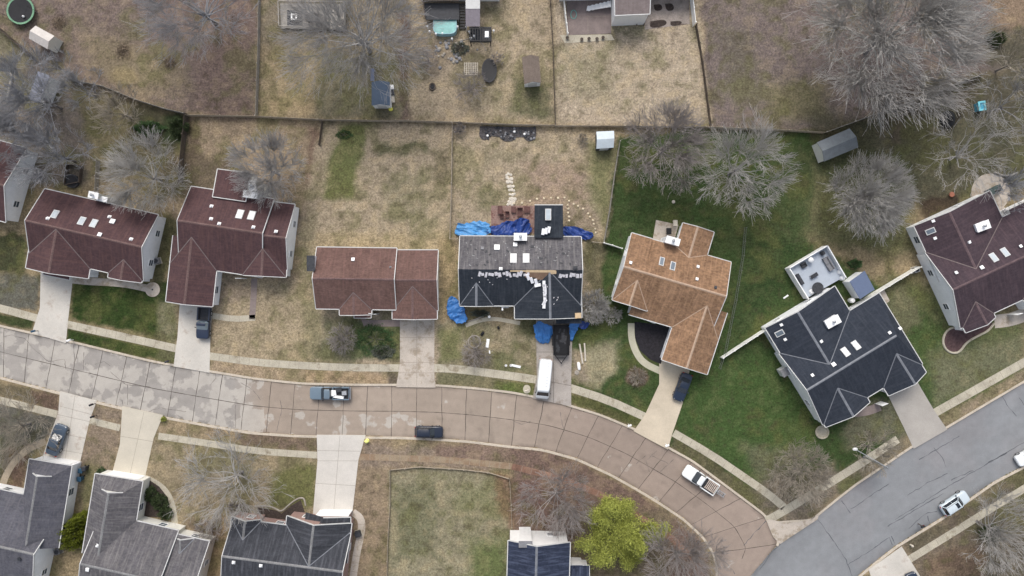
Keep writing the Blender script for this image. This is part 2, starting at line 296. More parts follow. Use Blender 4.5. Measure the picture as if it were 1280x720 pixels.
# ------------------------------------------------------------ the ground: one sheet, fine where the photo looks
TAN = srgb(168,150,122); TANL = srgb(180,162,136); STRAW = srgb(158,140,104); BROWN = srgb(122,103,85); LITTER = srgb(124,105,96); LITRED = srgb(126,98,84)
GREYB = srgb(110,100,92); OLIVE = srgb(104,100,66); OLIVED = srgb(78,76,54); GREEN = srgb(62,80,44); GREEND = srgb(46,62,38); GREENM = srgb(84,98,56); MUL = srgb(66,54,48); DARKB = srgb(72,62,55)
REG = [ # polygon, colour, feather px, strength
 ([(-40,-40),(326,-40),(322,147),(235,143),(90,100),(-40,20)], LITTER, 8, 1),
 ([(110,40),(200,60),(240,110),(180,120),(110,90)], srgb(138,122,88), 25, .8),
 ([(250,0),(320,0),(320,146),(240,142)], srgb(132,106,94), 25, .7),
 ([(-40,30),(60,70),(120,115),(110,230),(-40,230)], GREYB, 12, 1),
 ([(-40,30),(25,50),(45,75),(10,110),(-40,110)], srgb(128,120,88), 8, .8),
 ([(100,110),(235,143),(232,225),(120,225),(105,180)], srgb(120,110,76), 10, 1),
 ([(160,125),(235,143),(232,195),(165,178)], OLIVED, 12, 1), ([(205,140),(234,144),(232,180),(205,175)], GREEND, 7, .8),
 ([(325,-40),(514,-40),(512,152),(322,147)], srgb(136,122,98), 8, 1),
 ([(327,60),(400,70),(400,147),(323,147)], srgb(166,145,108), 16, .8),
 ([(395,60),(500,60),(500,152),(395,148)], srgb(112,108,78), 18, .7),
 ([(496,-40),(514,-40),(512,152),(500,152)], srgb(112,92,82), 6, .9),
 ([(514,-40),(693,-40),(694,156),(512,152)], TAN, 5, 1),
 ([(514,40),(560,55),(560,90),(514,100)], srgb(126,112,96), 10, .7),
 ([(640,95),(692,105),(693,152),(640,142)], srgb(100,100,66), 10, .9), ([(575,105),(625,100),(640,135),(590,135)], srgb(140,128,96), 12, .7),
 ([(693,-40),(875,-40),(888,158),(694,157)], TANL, 5, 1), ([(700,60),(760,60),(770,130),(700,120)], srgb(150,140,108), 20, .7),
 ([(875,-40),(1340,-40),(1340,60),(1225,95),(1030,167),(888,158)], srgb(124,108,102), 6, 1),
 ([(955,100),(1030,105),(1040,150),(960,155)], srgb(124,116,72), 20, .8), ([(1230,-20),(1300,-20),(1290,40),(1240,35)], srgb(150,125,96), 12, .8),
 ([(1230,40),(1300,30),(1300,90),(1230,80)], srgb(84,82,58), 10, .8), ([(900,30),(940,40),(940,120),(910,120)], srgb(104,98,76), 16, .6),
 ([(236,145),(404,153),(395,310),(370,450),(270,470),(262,380),(205,260)], srgb(152,132,106), 8, 1),
 ([(232,145),(250,150),(245,250),(225,245)], srgb(96,76,64), 6, .8),([(205,190),(300,195),(295,235),(200,250)], srgb(96,84,66), 12, .8),
 ([(388,160),(404,160),(400,262),(384,265)], srgb(134,104,84), 6, .8),
 ([(404,153),(566,156),(572,300),(560,480),(395,480),(372,300)], TAN, 6, 1),
 ([(425,155),(460,155),(452,195),(446,245),(405,245),(412,190)], srgb(96,104,58), 9, .9), ([(470,180),(535,180),(535,192),(470,192)], srgb(98,98,62), 6, .9),
 ([(540,185),(562,185),(563,235),(545,235)], srgb(104,96,62), 8, .7), ([(480,215),(535,215),(530,280),(480,280)], srgb(136,128,92), 16, .6),
 ([(375,270),(395,270),(395,480),(370,480)], srgb(134,124,88), 10, .7), ([(395,290),(565,290),(565,312),(395,312)], srgb(168,148,106), 8, .6),([(549,300),(571,300),(571,400),(549,400)], srgb(160,138,96), 6, .8),
 ([(566,157),(775,165),(765,320),(740,400),(570,310)], TAN, 5, 1), ([(655,205),(735,205),(735,262),(655,262)], srgb(158,134,114), 12, .8),
 ([(740,180),(772,180),(758,290),(735,240)], srgb(108,112,70), 12, .8), ([(590,190),(660,190),(660,205),(590,205)], srgb(134,124,88), 8, .6), ([(595,235),(622,235),(622,262),(595,262)], srgb(118,114,74), 6, .7),
 ([(705,262),(745,262),(745,290),(705,290)], srgb(140,120,98), 6, .7), ([(732,300),(765,300),(755,400),(732,405)], srgb(84,84,50), 8, .8),
 ([(773,172),(888,160),(1028,167),(1010,300),(1280,470),(960,640),(838,556),(712,482),(705,400),(752,400),(757,305)], GREEN, 6, 1),
 ([(780,200),(900,230),(930,330),(915,430),(1000,330),(1000,300),(900,200),(780,180)], srgb(50,68,38), 18, .7),
 ([(850,460),(1000,440),(1030,540),(960,630),(850,550)], srgb(70,92,48), 25, .7), ([(930,560),(1010,560),(1000,630),(960,625)], srgb(110,108,78), 16, .8),
 ([(1028,167),(1225,95),(1340,60),(1340,230),(1130,260),(1010,215)], srgb(96,90,70), 10, 1), ([(1090,120),(1225,95),(1200,170),(1110,180)], srgb(82,72,60), 14, .8),
 ([(1130,150),(1280,140),(1280,230),(1150,250)], srgb(100,98,70), 16, .7),
 ([(1000,190),(1140,190),(1140,320),(1000,300)], srgb(84,92,60), 18, .8), ([(960,170),(1020,190),(1000,300),(950,290)], srgb(70,82,50), 14, .7),
 ([(1110,340),(1280,400),(1280,470),(1167,520),(1110,440)], srgb(72,90,50), 12, .8), ([(1160,440),(1280,420),(1280,460),(1170,510)], srgb(120,118,84), 16, .8),
 ([(1100,345),(1130,345),(1150,400),(1120,430)], srgb(118,112,78), 8, .7), ([(1080,500),(1115,500),(1145,545),(1060,560),(1050,540)], srgb(110,106,82), 10, .8),
 ([(1150,255),(1195,240),(1200,262),(1160,280)], srgb(60,44,38), 5, .8),
 ([(548,402),(672,402),(672,470),(548,478)], srgb(140,130,94), 6, 1), ([(550,410),(575,410),(575,450),(550,455)], srgb(112,114,72), 8, .8), ([(618,430),(668,430),(668,470),(618,470)], srgb(92,98,62), 12, .7),
 ([(612,398),(646,402),(640,440),(612,440)], srgb(168,150,120), 8, .7), ([(650,395),(672,400),(672,420),(645,420)], srgb(86,90,58), 6, .8),([(647,425),(671,425),(671,462),(647,460)], srgb(160,144,116), 7, .8),
 ([(545,466),(600,470),(640,478),(667,482),(667,496),(592,486),(546,483)], srgb(116,112,74), 4, .9), ([(620,476),(667,480),(667,496),(620,490)], srgb(92,104,52), 7, .9),
 ([(735,430),(770,425),(775,460),(750,485),(728,475),(725,440)], srgb(160,150,116), 10, .9), ([(714,440),(728,440),(740,482),(714,476)], srgb(160,142,120), 6, .8),
 ([(713,490),(800,520),(796,536),(750,517),(713,505)], srgb(70,76,42), 4, .9),
 ([(845,542),(960,625),(957,644),(865,576),(840,560)], srgb(98,92,62), 4, .9),
 ([(960,600),(1040,580),(1060,610),(990,665),(962,650),(940,610)], srgb(126,112,94), 10, .9), ([(1060,585),(1130,545),(1140,556),(1070,604),(1050,612)], srgb(118,108,86), 8, .9), ([(1045,600),(1075,590),(1085,600),(1050,615)], srgb(86,92,58), 6, .7),
 ([(1176,520),(1280,462),(1280,474),(1180,535)], srgb(150,132,106), 4, .9),
 ([(270,350),(390,350),(392,470),(265,470)], srgb(166,148,116), 8, 1), ([(376,370),(402,370),(402,450),(376,450)], srgb(136,128,84), 8, .7), ([(265,352),(320,352),(320,378),(265,378)], srgb(138,120,100), 8, .8),
 ([(405,395),(502,398),(502,452),(400,450)], srgb(112,110,80), 7, 1), ([(440,400),(500,405),(500,450),(440,450)], srgb(88,98,62), 8, .8),
 ([(265,450),(500,468),(500,482),(370,480),(265,463)], srgb(164,142,112), 3, 1), ([(380,464),(480,470),(480,480),(380,478)], srgb(172,142,100), 7, .5), ([(482,465),(502,465),(498,482),(484,482)], srgb(104,90,76), 4, .9),
 ([(90,352),(216,352),(222,425),(150,412),(88,396)], srgb(48,66,30), 4, 1), ([(84,410),(222,441),(219,456),(150,440),(84,427)], srgb(52,68,32), 3, 1), ([(200,375),(222,375),(222,432),(198,425)], srgb(132,126,90), 6, .8), ([(196,430),(222,438),(219,456),(196,450)], srgb(110,104,84), 5, .7),
 ([(-40,340),(52,346),(46,388),(-40,380)], srgb(104,102,88), 4, 1), ([(-40,290),(32,295),(34,345),(-40,340)], srgb(48,58,36), 6, .9), ([(-40,388),(44,400),(41,413),(-40,398)], srgb(60,70,40), 3, 1),
 ([(190,270),(225,270),(205,380),(196,370),(180,300)], srgb(60,66,42), 6, .8),
 ([(-40,468),(72,493),(72,512),(-40,485)], srgb(112,100,72), 3, 1), ([(40,487),(73,493),(73,512),(45,505)], srgb(110,84,70), 5, .8),
 ([(-40,498),(72,520),(60,545),(20,600),(-40,600)], srgb(98,96,86), 4, 1), ([(5,560),(40,560),(30,610),(5,615)], srgb(112,84,68), 5, .9),
 ([(120,506),(153,512),(138,600),(100,640),(92,600)], srgb(142,122,98), 5, 1), ([(105,580),(138,590),(120,650),(100,640)], srgb(112,112,62), 6, .8),
 ([(198,525),(400,560),(392,640),(270,720),(215,650),(178,590)], srgb(150,134,104), 6, 1), ([(205,518),(300,535),(395,548),(398,562),(300,556),(197,540)], srgb(152,132,102), 3, 1), ([(300,540),(395,546),(397,562),(300,558)], srgb(118,96,80), 4, .9),
 ([(345,585),(395,580),(392,635),(330,640)], srgb(104,106,62), 9, .9), ([(255,680),(282,640),(285,720),(250,730)], srgb(164,136,100), 5, .8), ([(230,650),(275,650),(275,680),(240,675)], srgb(112,92,78), 7, .8),
 ([(430,548),(490,548),(488,740),(436,740)], srgb(146,126,100), 5, 1), ([(455,555),(640,560),(640,590),(455,585)], srgb(142,122,102), 5, .9), ([(540,552),(650,560),(700,575),(640,585),(540,575)], srgb(134,106,90), 7, .8),
 ([(487,588),(525,584),(580,587),(637,599),(640,740),(483,740)], srgb(144,136,106), 3, 1), ([(495,610),(545,610),(545,690),(492,700)], srgb(112,112,76), 13, .8), ([(590,675),(638,670),(638,740),(585,735)], srgb(92,106,58), 22, .85), ([(570,610),(620,610),(620,640),(570,640)], srgb(120,122,84), 12, .6), ([(622,592),(640,600),(640,660),(622,640)], srgb(140,88,74), 6, .8),
 ([(640,560),(700,566),(760,595),(800,620),(880,678),(895,740),(640,740)], srgb(124,98,84), 6, 1), ([(640,600),(680,600),(680,660),(640,650)], srgb(116,84,76), 10, .8), ([(720,640),(840,640),(840,740),(720,740)], srgb(112,104,72), 14, .6),
 ([(1000,900),(1120,684),(1180,650),(1340,565),(1340,900)], srgb(120,104,84), 4, 1), ([(1200,590),(1340,560),(1340,740),(1230,740)], srgb(96,90,74), 16, .7), ([(1155,695),(1230,680),(1230,730),(1160,730)], srgb(118,92,70), 10, .8), ([(1130,670),(1180,655),(1190,660),(1140,690)], srgb(96,90,66), 5, .7),
 ([(1010,140),(1100,150),(1090,200),(1020,205)], srgb(70,72,50), 12, .6),
]
def blob(cx, cy, rx, ry, c, f=4, s=1, n=14): return ([(cx+rx*math.cos(2*math.pi*k/n), cy+ry*math.sin(2*math.pi*k/n)) for k in range(n)], c, f, s)
REG += [blob(797,471,14,12,srgb(116,92,78),3,.95), blob(593,446,16,14,srgb(124,110,92),5,.8), blob(285,590,35,30,srgb(138,126,106),14,.7), blob(1187,147,14,16,srgb(52,46,42),5,.8),
        blob(540,110,3,4,srgb(30,24,20),1,1), blob(590,90,25,30,srgb(104,98,66),8,.7), blob(674,172+65,3,4,srgb(92,86,58),3,.8), blob(352,270,30,20,srgb(120,104,88),10,.6), blob(155,95,20,12,srgb(148,132,84),8,.5),
        blob(450,640,12,60,srgb(140,118,90),6,.4), blob(365,130,30,14,srgb(170,146,104),8,.5)]
def axis(lo, hi, step, far):
    core = np.arange(lo, hi+step/2, step); ext = []
    d = step; p = 0
    while p < far: d *= 1.5; p += d; ext.append(p)
    ext = np.array(ext); return np.concatenate([(lo-ext)[::-1], core, hi+ext])
gx = axis(-80, 80, .25, 1800); gy = axis(-47, 47, .25, 1800)
GX, GY = np.meshgrid(gx, gy); PX = GX/K+640; PY = 360-GY/K
wx = (fnoise(GX, GY, 3.2, 1)-.5)*14+(fnoise(GX, GY, .7, 2, 2)-.5)*7; wy = (fnoise(GX, GY, 3.2, 5)-.5)*14+(fnoise(GX, GY, .7, 6, 2)-.5)*7
base = np.zeros(GX.shape+(3,)); base[:] = srgb(134, 120, 96)
def grey_in(c, f=.2, k=.85):
    c = np.array(c); l = c.mean(); gr = c[1] > c[0]*1.02; f = .08 if gr else f; f = .3 if (not gr and l < .2) else f; k = .86 if gr else k; return (c*(1-f)+l*f)*k
for poly, c, f, s in REG:
    w = min(1.1, max(.25, f/6)); d = sdist(PX+wx*w, PY+wy*w, poly)
    a = np.clip(.5+d/(f*1.6), 0, 1); a = (a*a*(3-2*a)*s)[..., None]; base = base*(1-a)+grey_in(c)*a
# patchy wear: tufts of greener or strawier grass, a few metres down to half a metre
n1 = fnoise(GX, GY, 5, 11); n2 = fnoise(GX, GY, 1.4, 12); n3 = fnoise(GX, GY, .6, 13, 2)
lum = base.mean(-1, keepdims=True)
ol = np.array(srgb(98, 98, 60)); st = np.array(srgb(172, 154, 118)); dk = np.array(srgb(70, 62, 50))
a = (np.clip((n1*.5+n2*.5-.5)*7, 0, 1)*.48)[..., None]; base = base*(1-a)+ol*a
a = (np.clip((.44-n2)*7, 0, 1)*.3)[..., None]*np.clip(lum*4, .12, 1); base = base*(1-a)+st*a
a = (np.clip((n3*.6+n2*.4-.58)*8, 0, 1)*.38)[..., None]; base = base*(1-a)+dk*a
dr = np.maximum(sdist(PX, PY, ROAD), sdist(PX, PY, ASPH))
Z = np.where(dr > .4, -.35, 0.0)
ny, nx = GX.shape
V = np.stack([GX, GY, Z], -1).reshape(-1, 3)
idx = np.arange(ny*nx).reshape(ny, nx)
F = np.stack([idx[:-1, :-1], idx[:-1, 1:], idx[1:, 1:], idx[1:, :-1]], -1).reshape(-1, 4)
def ground_material():
    m = bpy.data.materials.new('lawn_and_soil'); m.use_nodes = True; t = m.node_tree; N = t.nodes; L = t.links
    b = N['Principled BSDF']; b.inputs['Roughness'].default_value = .95; b.inputs['Specular IOR Level'].default_value = .08
    at = N.new('ShaderNodeAttribute'); at.attribute_name = 'soil'; geo = N.new('ShaderNodeNewGeometry'); cur = at.outputs['Color']
    def noise(sc, det=5, ro=.7):
        n = N.new('ShaderNodeTexNoise'); n.inputs['Scale'].default_value = sc; n.inputs['Detail'].default_value = det; n.inputs['Roughness'].default_value = ro
        L.new(geo.outputs['Position'], n.inputs['Vector']); return n.outputs['Fac']
    def mr(src, a, bb, lo=.3, hi=.7):
        r = N.new('ShaderNodeMapRange'); r.inputs['From Min'].default_value = lo; r.inputs['From Max'].default_value = hi
        r.inputs['To Min'].default_value = a; r.inputs['To Max'].default_value = bb; L.new(src, r.inputs['Value']); return r.outputs[0]
    for sc, lo, hi in ((.35, .88, 1.12), (1.3, .76, 1.24), (3.4, .55, 1.45), (7, .7, 1.3)):
        v = N.new('ShaderNodeVectorMath'); v.operation = 'SCALE'; L.new(cur, v.inputs[0]); L.new(mr(noise(sc), lo, hi), v.inputs['Scale']); cur = v.outputs[0]
    # dead-grass flecks and dark gaps
    for sc, c, lo, hi, f in ((3.1, srgb(190, 170, 140), .58, .72, .28), (3.7, srgb(60, 56, 40), .6, .72, .42), (2.4, srgb(96, 104, 60), .56, .74, .3)):
        mx = N.new('ShaderNodeMix'); mx.data_type = 'RGBA'; L.new(cur, mx.inputs['A']); mx.inputs['B'].default_value = (*c, 1)
        fac = mr(noise(sc, 6, .75), 0, f, lo, hi)
        if c[0] > .4:   # straw flecks show less in the lush green
            q = N.new('ShaderNodeRGBToBW'); L.new(at.outputs['Color'], q.inputs[0]); mm = N.new('ShaderNodeMath'); mm.operation = 'MULTIPLY'
            L.new(fac, mm.inputs[0]); L.new(mr(q.outputs[0], .12, 1, .05, .2), mm.inputs[1]); fac = mm.outputs[0]
        L.new(fac, mx.inputs['Factor']); cur = mx.outputs['Result']
    L.new(cur, b.inputs['Base Color'])
    bp = N.new('ShaderNodeBump'); bp.inputs['Strength'].default_value = .9; bp.inputs['Distance'].default_value = .12
    L.new(noise(5, 6), bp.inputs['Height']); L.new(bp.outputs[0], b.inputs['Normal'])
    return m
g = np_mesh('ground', V, F, ground_material()); set_col(g.data, 'soil', base.reshape(-1, 3)); tag(g, kind='structure')

# ------------------------------------------------------------ the concrete street, slab by slab, and the asphalt road
def road_material(name, attr='tone', patch=True, patchcol=srgb(177, 171, 162)):
    m = bpy.data.materials.new(name); m.use_nodes = True; t = m.node_tree; N = t.nodes; L = t.links
    b = N['Principled BSDF']; b.inputs['Roughness'].default_value = .85; b.inputs['Specular IOR Level'].default_value = .2
    at = N.new('ShaderNodeAttribute'); at.attribute_name = attr; geo = N.new('ShaderNodeNewGeometry'); cur = at.outputs['Color']
    def noise(sc, det=5, ro=.6):
        n = N.new('ShaderNodeTexNoise'); n.inputs['Scale'].default_value = sc; n.inputs['Detail'].default_value = det; n.inputs['Roughness'].default_value = ro
        L.new(geo.outputs['Position'], n.inputs['Vector']); return n.outputs['Fac']
    def mr(src, a, bb, lo=.3, hi=.7):
        r = N.new('ShaderNodeMapRange'); r.inputs['From Min'].default_value = lo; r.inputs['From Max'].default_value = hi
        r.inputs['To Min'].default_value = a; r.inputs['To Max'].default_value = bb; L.new(src, r.inputs['Value']); return r.outputs[0]
    if patch:   # scaled, worn-through concrete with hard ragged edges; 'wear' says how much of it there is
        w = N.new('ShaderNodeAttribute'); w.attribute_name = 'wear'
        ad = N.new('ShaderNodeMath'); ad.operation = 'ADD'; L.new(noise(.33, 7, .55), ad.inputs[0]); L.new(w.outputs['Fac'], ad.inputs[1])
        mx = N.new('ShaderNodeMix'); mx.data_type = 'RGBA'; L.new(cur, mx.inputs['A']); mx.inputs['B'].default_value = (*patchcol, 1)
        L.new(mr(ad.outputs[0], 0, .72, .98, 1.02), mx.inputs['Factor']); cur = mx.outputs['Result']
    for sc, lo, hi in ((.15, .94, 1.06), (.9, .93, 1.07), (9, .9, 1.1)):
        v = N.new('ShaderNodeVectorMath'); v.operation = 'SCALE'; L.new(cur, v.inputs[0]); L.new(mr(noise(sc), lo, hi), v.inputs['Scale']); cur = v.outputs[0]
    L.new(cur, b.inputs['Base Color']); return m
def resample(pts, n):
    pts = np.array(pts, float); t = np.linspace(0, len(pts)-1, n); i = np.clip(t.astype(int), 0, len(pts)-2); f = (t-i)[:, None]
    return pts[i]*(1-f)+pts[i+1]*f
def sm(a, it=6):
    for _ in range(it): a[1:-1] = a[1:-1]*.5+(a[:-2]+a[2:])*.25
    return a
RT = sm(resample(T, 640), 30); RB = sm(resample(B, 640), 30)
def ribbon(A, Bp, nv, z):
    v = np.linspace(0, 1, nv)[None, :, None]; Q = A[:, None, :]*(1-v)+Bp[:, None, :]*v
    X = (Q[..., 0]-640)*K; Y = (360-Q[..., 1])*K; return np.stack([X, Y, np.full(X.shape, z)], -1), Q
def grid_faces(a, b):
    i = np.arange(a*b).reshape(a, b); return np.stack([i[:-1, :-1], i[1:, :-1], i[1:, 1:], i[:-1, 1:]], -1).reshape(-1, 4)
ZR = -.12
QV, QP = ribbon(RT, RB, 25, ZR)
# slab index along the street
mid = (RT+RB)/2; arc = np.concatenate([[0], np.cumsum(np.hypot(*np.diff(mid, axis=0).T))])
SLAB = 31.0
si = np.floor(arc/SLAB).astype(int)[:, None]+np.zeros((1, 25), int); sj = (np.linspace(0, 1, 25) > .5).astype(int)[None, :]
rr = np.random.RandomState(3).rand(400, 2); tone = rr[si % 400, sj]
pxx = QP[..., 0]; leftness = np.clip((330-pxx)/40, 0, 1)[..., None]
greyc = np.array(srgb(149, 144, 138)); tanc = np.array(srgb(153, 140, 127)); rightc = np.array(srgb(146, 132, 121))
rt = np.clip((pxx-620)/120, 0, 1)[..., None]
c = (tanc*(1-rt)+rightc*rt)*(1-leftness)+greyc*leftness
c = c*(0.93+.14*tone[..., None])
vv_ = np.linspace(0, 1, 25)[None, :]; gut = np.clip(1-np.minimum(vv_, 1-vv_)*12, 0, 1)*np.clip(fnoise(QV[..., 0], QV[..., 1], 3, 21)*3-.9, 0, 1)
lane = sum(np.exp(-((vv_-q)/.045)**2) for q in (.18, .36, .64, .82))*np.clip(fnoise(QV[..., 0], QV[..., 1], 9, 22)*2-.5, 0, 1)
spot = np.clip(fnoise(QV[..., 0], QV[..., 1], 1.6, 23)*6-3.9, 0, 1)
c = c*(1-.42*gut-.06*lane-.16*spot)[..., None]
wear = np.where(pxx < 330, .50, np.where(pxx < 500, .36, .31)).astype(float)+(tone-.5)*.05
v01 = np.linspace(0, 1, 25)[None, :]
wear = wear+np.where((pxx > 300) & (pxx < 520) & (v01 > .55), .07, 0)-np.where(pxx > 950, .2, 0)+np.where(pxx > 760, np.where(pxx < 830, .06, 0), 0)
rd = np_mesh('street', QV.reshape(-1, 3), grid_faces(640, 25), road_material('street_concrete'))
set_col(rd.data, 'tone', c.reshape(-1, 3)); set_col(rd.data, 'wear', np.repeat(wear.reshape(-1, 1), 3, 1)); tag(rd, kind='structure')
# asphalt
AN = sm(resample(ASPH_N, 200), 1); AS = sm(resample([(1700,335),(1500,455),(1390,519),(1280,582.5),(1242,602.5),(1210,625),(1177,647.5),(1150,664),(1120,682.5),(1095,702),(1050,739),(1000,785),(900,900)], 200), 1)
AV, AP = ribbon(AN, AS, 33, ZR-.004)
ac = np.array(srgb(130, 132, 134))*(.96+.08*fnoise(AV[..., 0], AV[..., 1], 6, 3))[..., None]
vv_ = np.linspace(0, 1, 33)[None, :]; gut = np.clip(1-np.minimum(vv_, 1-vv_)*14, 0, 1)*np.clip(fnoise(AV[..., 0], AV[..., 1], 3, 25)*3-.8, 0, 1)
lane = sum(np.exp(-((vv_-q)/.035)**2) for q in (.3, .42, .6, .72))*np.clip(fnoise(AV[..., 0], AV[..., 1], 12, 26)*2-.4, 0, 1)
blot = np.clip(fnoise(AV[..., 0], AV[..., 1], 4.5, 27)*4-2.1, 0, 1)
ac = ac*(1-.35*gut+.07*lane-.1*blot)[..., None]
pk = np.clip(fnoise(AV[..., 0], AV[..., 1], 7, 9)*4-2, 0, 1)[..., None]*.35; ac = ac*(1-pk)+np.array(srgb(140, 134, 134))*pk
ar = np_mesh('asphalt_road', AV.reshape(-1, 3), grid_faces(200, 33), road_material('asphalt', patch=False)); set_col(ar.data, 'tone', ac.reshape(-1, 3)); tag(ar, kind='structure')
def strip(mb, pts, w, z, m=0, jitter=0, seed=0):
    """a flat ribbon along photo pixels pts, w metres wide"""
    rn = random.Random(seed)
    W_ = [P2(*p) for p in pts]; vs = []
    for i, p in enumerate(W_):
        d = (W_[min(i+1, len(W_)-1)]-W_[max(0, i-1)]).normalized(); n = Vector((-d.y, d.x)); ww = w*(1+rn.uniform(-jitter, jitter))/2
        vs += [(p.x+n.x*ww, p.y+n.y*ww, z), (p.x-n.x*ww, p.y-n.y*ww, z)]
    mb.add(vs, [(2*i+1, 2*i+3, 2*i+2, 2*i) for i in range(len(W_)-1)], m)
def wig(a, b, n, amp, rn): return [(a[0]+(b[0]-a[0])*i/n+(rn.uniform(-amp, amp) if 0 < i < n else 0), a[1]+(b[1]-a[1])*i/n+(rn.uniform(-amp, amp) if 0 < i < n else 0)) for i in range(n+1)]
jb = MB(); rn = random.Random(5)
for k in range(1, int(arc[-1]/SLAB)):
    i = int(np.searchsorted(arc, k*SLAB)); 
    if i >= 600: break
    a = RT[i]; b = RB[i]; off = rn.uniform(-1.2, 1.2)
    strip(jb, wig((a[0], a[1]), (b[0]+off, b[1]), 8, .45, rn), .075, ZR+.004, 0, .4, k)
ml = [tuple(mid[i]) for i in range(0, 606, 3)]
strip(jb, ml, .075, ZR+.008, 0, .4, 2)
# wandering tar-sealed cracks in the worn slabs on the left and at the bend
for pts in ([(3,421),(14,419),(30,423),(42,437)],[(42,437),(60,452),(80,449),(82,462)],[(66,455),(88,461)],[(92,431),(92,455)],[(138,458),(130,452),(118,455)],[(137,465),(157,481),(187,484)],[(159,481),(159,506)],[(152,500),(153,508)],[(88,461),(105,465),(133,472)],[(104,440),(104,462)],[(294,506),(294,535)],[(268,465),(270,473),(262,482)],[(180,516),(200,510),(232,515)],[(300,478),(316,488),(325,500)],[(807,570),(795,580)],[(822,563),(808,576),(812,590)],[(842,575),(825,590)],[(815,570),(836,580)],[(640,525),(652,531),(664,527)],[(700,515),(705,540)],[(345,540),(352,512),(350,500)]):
    strip(jb, [(p[0]+rn.uniform(-.5, .5), p[1]+rn.uniform(-.5, .5)) for p in dense(pts, 3)], .055, ZR+.012, 1, .6, len(pts))
for pts in ([(930,682),(946,664),(958,652)],[(897,694),(910,706),(919,718)],[(1021,648),(1036,668),(1058,700),(1066,722)],[(1052,626),(1064,642)],[(1060,707),(1113,672),(1116,682)],[(1114,670),(1119,680)],[(1064,637),(1085,622),(1112,605)],[(1135,620),(1160,604),(1185,592)],[(1119,650),(1190,606),(1240,577),(1283,552)],[(1110,658),(1180,617)],[(1190,600),(1218,588)],[(1168,560),(1178,572),(1184,585)],[(1160,645),(1163,655)],[(1136,661),(1160,641),(1172,640)],[(1250,490),(1262,510),(1272,520)],[(1275,497),(1290,520),(1320,556)],[(1150,575),(1200,545)],[(950,712),(966,690),(976,680)],[(1236,578),(1260,566)]):
    strip(jb, [(p[0]+rn.uniform(-.7, .7), p[1]+rn.uniform(-.7, .7)) for p in dense(pts, 4)], .085, ZR+.006, 2, .6, len(pts))
tag(jb.build('road_joints', [M['joint'], M['crack'], M['crack2']]), kind='structure')
# kerbs: real steps, both sides of the street and of the asphalt
def kerb(pts, side, name='kerb'):
    """side: +1 puts the stone to the left of the walk direction in the world"""
    W_ = [P2(*p) for p in pts]; prof = [(0, ZR-.1), (0, .0), (.03, .018), (.34, .018), (.34, -.2)]; rings = []
    for i, p in enumerate(W_):
        d = (W_[min(i+1, len(W_)-1)]-W_[max(0, i-1)]).normalized(); n = Vector((-d.y, d.x))*side
        rings.append([(p.x+n.x*a, p.y+n.y*a, z) for a, z in prof])
    mb = MB(); vs = [v for r in rings for v in r]; k = len(prof)
    mb.add(vs, [(i*k+j, (i+1)*k+j, (i+1)*k+j+1, i*k+j+1) for i in range(len(W_)-1) for j in range(k-1)])
    o = mb.build(name, M['kerb']); return tag(o, kind='structure')
kerb([tuple(RT[i]) for i in range(0, 588, 3)], 1); kerb([tuple(RB[i]) for i in range(0, 640, 3)], -1)
kerb(smooth_line([(957,646),(966,655),(990,653),(1012,652),(1020,647.5)], 1), 1)
kerb([tuple(AN[i]) for i in range(0, 126)][::-1], 1); kerb([tuple(AS[i]) for i in range(0, 200)][::-1], -1)
# pavements, driveways, garden walks
def sheet(name, poly, m, z=.03, z0=-.2, joints=(), jm='jointp', jw=.05):
    mb = MB(); mb.prism([P2(*p) for p in poly], z0, z)
    for j in joints: strip(mb, dense(j, 6), jw, z+.004, 1)
    return tag(mb.build(name, [m, M[jm]]), kind='structure')
def band(name, pts, w, m, z=.022, jstep=1.5, jm='jointp', it=1):
    pts = smooth_line(pts, it) if it else pts
    W_ = [P2(*p) for p in pts]; L_, R_ = [], []
    for i, p in enumerate(W_):
        d = (W_[min(i+1, len(W_)-1)]-W_[max(0, i-1)]).normalized(); n = Vector((-d.y, d.x))*w/2; L_.append(p+n); R_.append(p-n)
    mb = MB(); vs = []; 
    for l, r in zip(L_, R_): vs += [(l.x, l.y, -.15), (l.x, l.y, z), (r.x, r.y, z), (r.x, r.y, -.15)]
    n = len(W_)
    mb.add(vs, [(4*i+j, 4*i+j+1, 4*i+j+5, 4*i+j+4) for i in range(n-1) for j in range(3)]+[(0, 3, 2, 1), (4*n-4, 4*n-3, 4*n-2, 4*n-1)])
    if jstep:
        acc = 0
        for i in range(n-1):
            a, b = W_[i], W_[i+1]; d = (b-a); Ls = d.length; d.normalize(); nn = Vector((-d.y, d.x))*(w/2-.01); t = jstep-acc
            while t < Ls:
                c = a+d*t; e = d*.025; q = [c-nn-e, c-nn+e, c+nn+e, c+nn-e]; mb.add([(u.x, u.y, z+.004) for u in q], [(0, 1, 2, 3)], 1); t += jstep
            acc = (acc+Ls) % jstep
    return tag(mb.build(name, [m, M[jm]]), kind='structure')
sw = M['walk']
band('sidewalk', [(-160,352),(-20,381),(0,385),(47,398)], 1.15, sw)
band('sidewalk', [(84,405.5),(150,420),(222,436)], 1.15, sw)
band('sidewalk', [(262,445),(320,453),(370,456.5),(432,459.5),(501,460)], 1.1, sw)
band('sidewalk', [(543,460),(570,461),(640,470),(671,474.5)], 1.2, sw)
band('sidewalk', [(713,485),(760,500),(806,521)], 1.2, sw)
band('sidewalk', [(842,541),(890,569),(925,593),(960,617),(980,634)], 1.15, sw)
band('sidewalk', [(958,651),(985,636),(1032,607),(1080,577),(1122,549)], 1.2, sw)
band('sidewalk', [(1165,518),(1220,487),(1280,453),(1400,385)], 1.25, sw)
band('sidewalk', [(-160,465),(0,500),(72,518)], 1.1, sw)
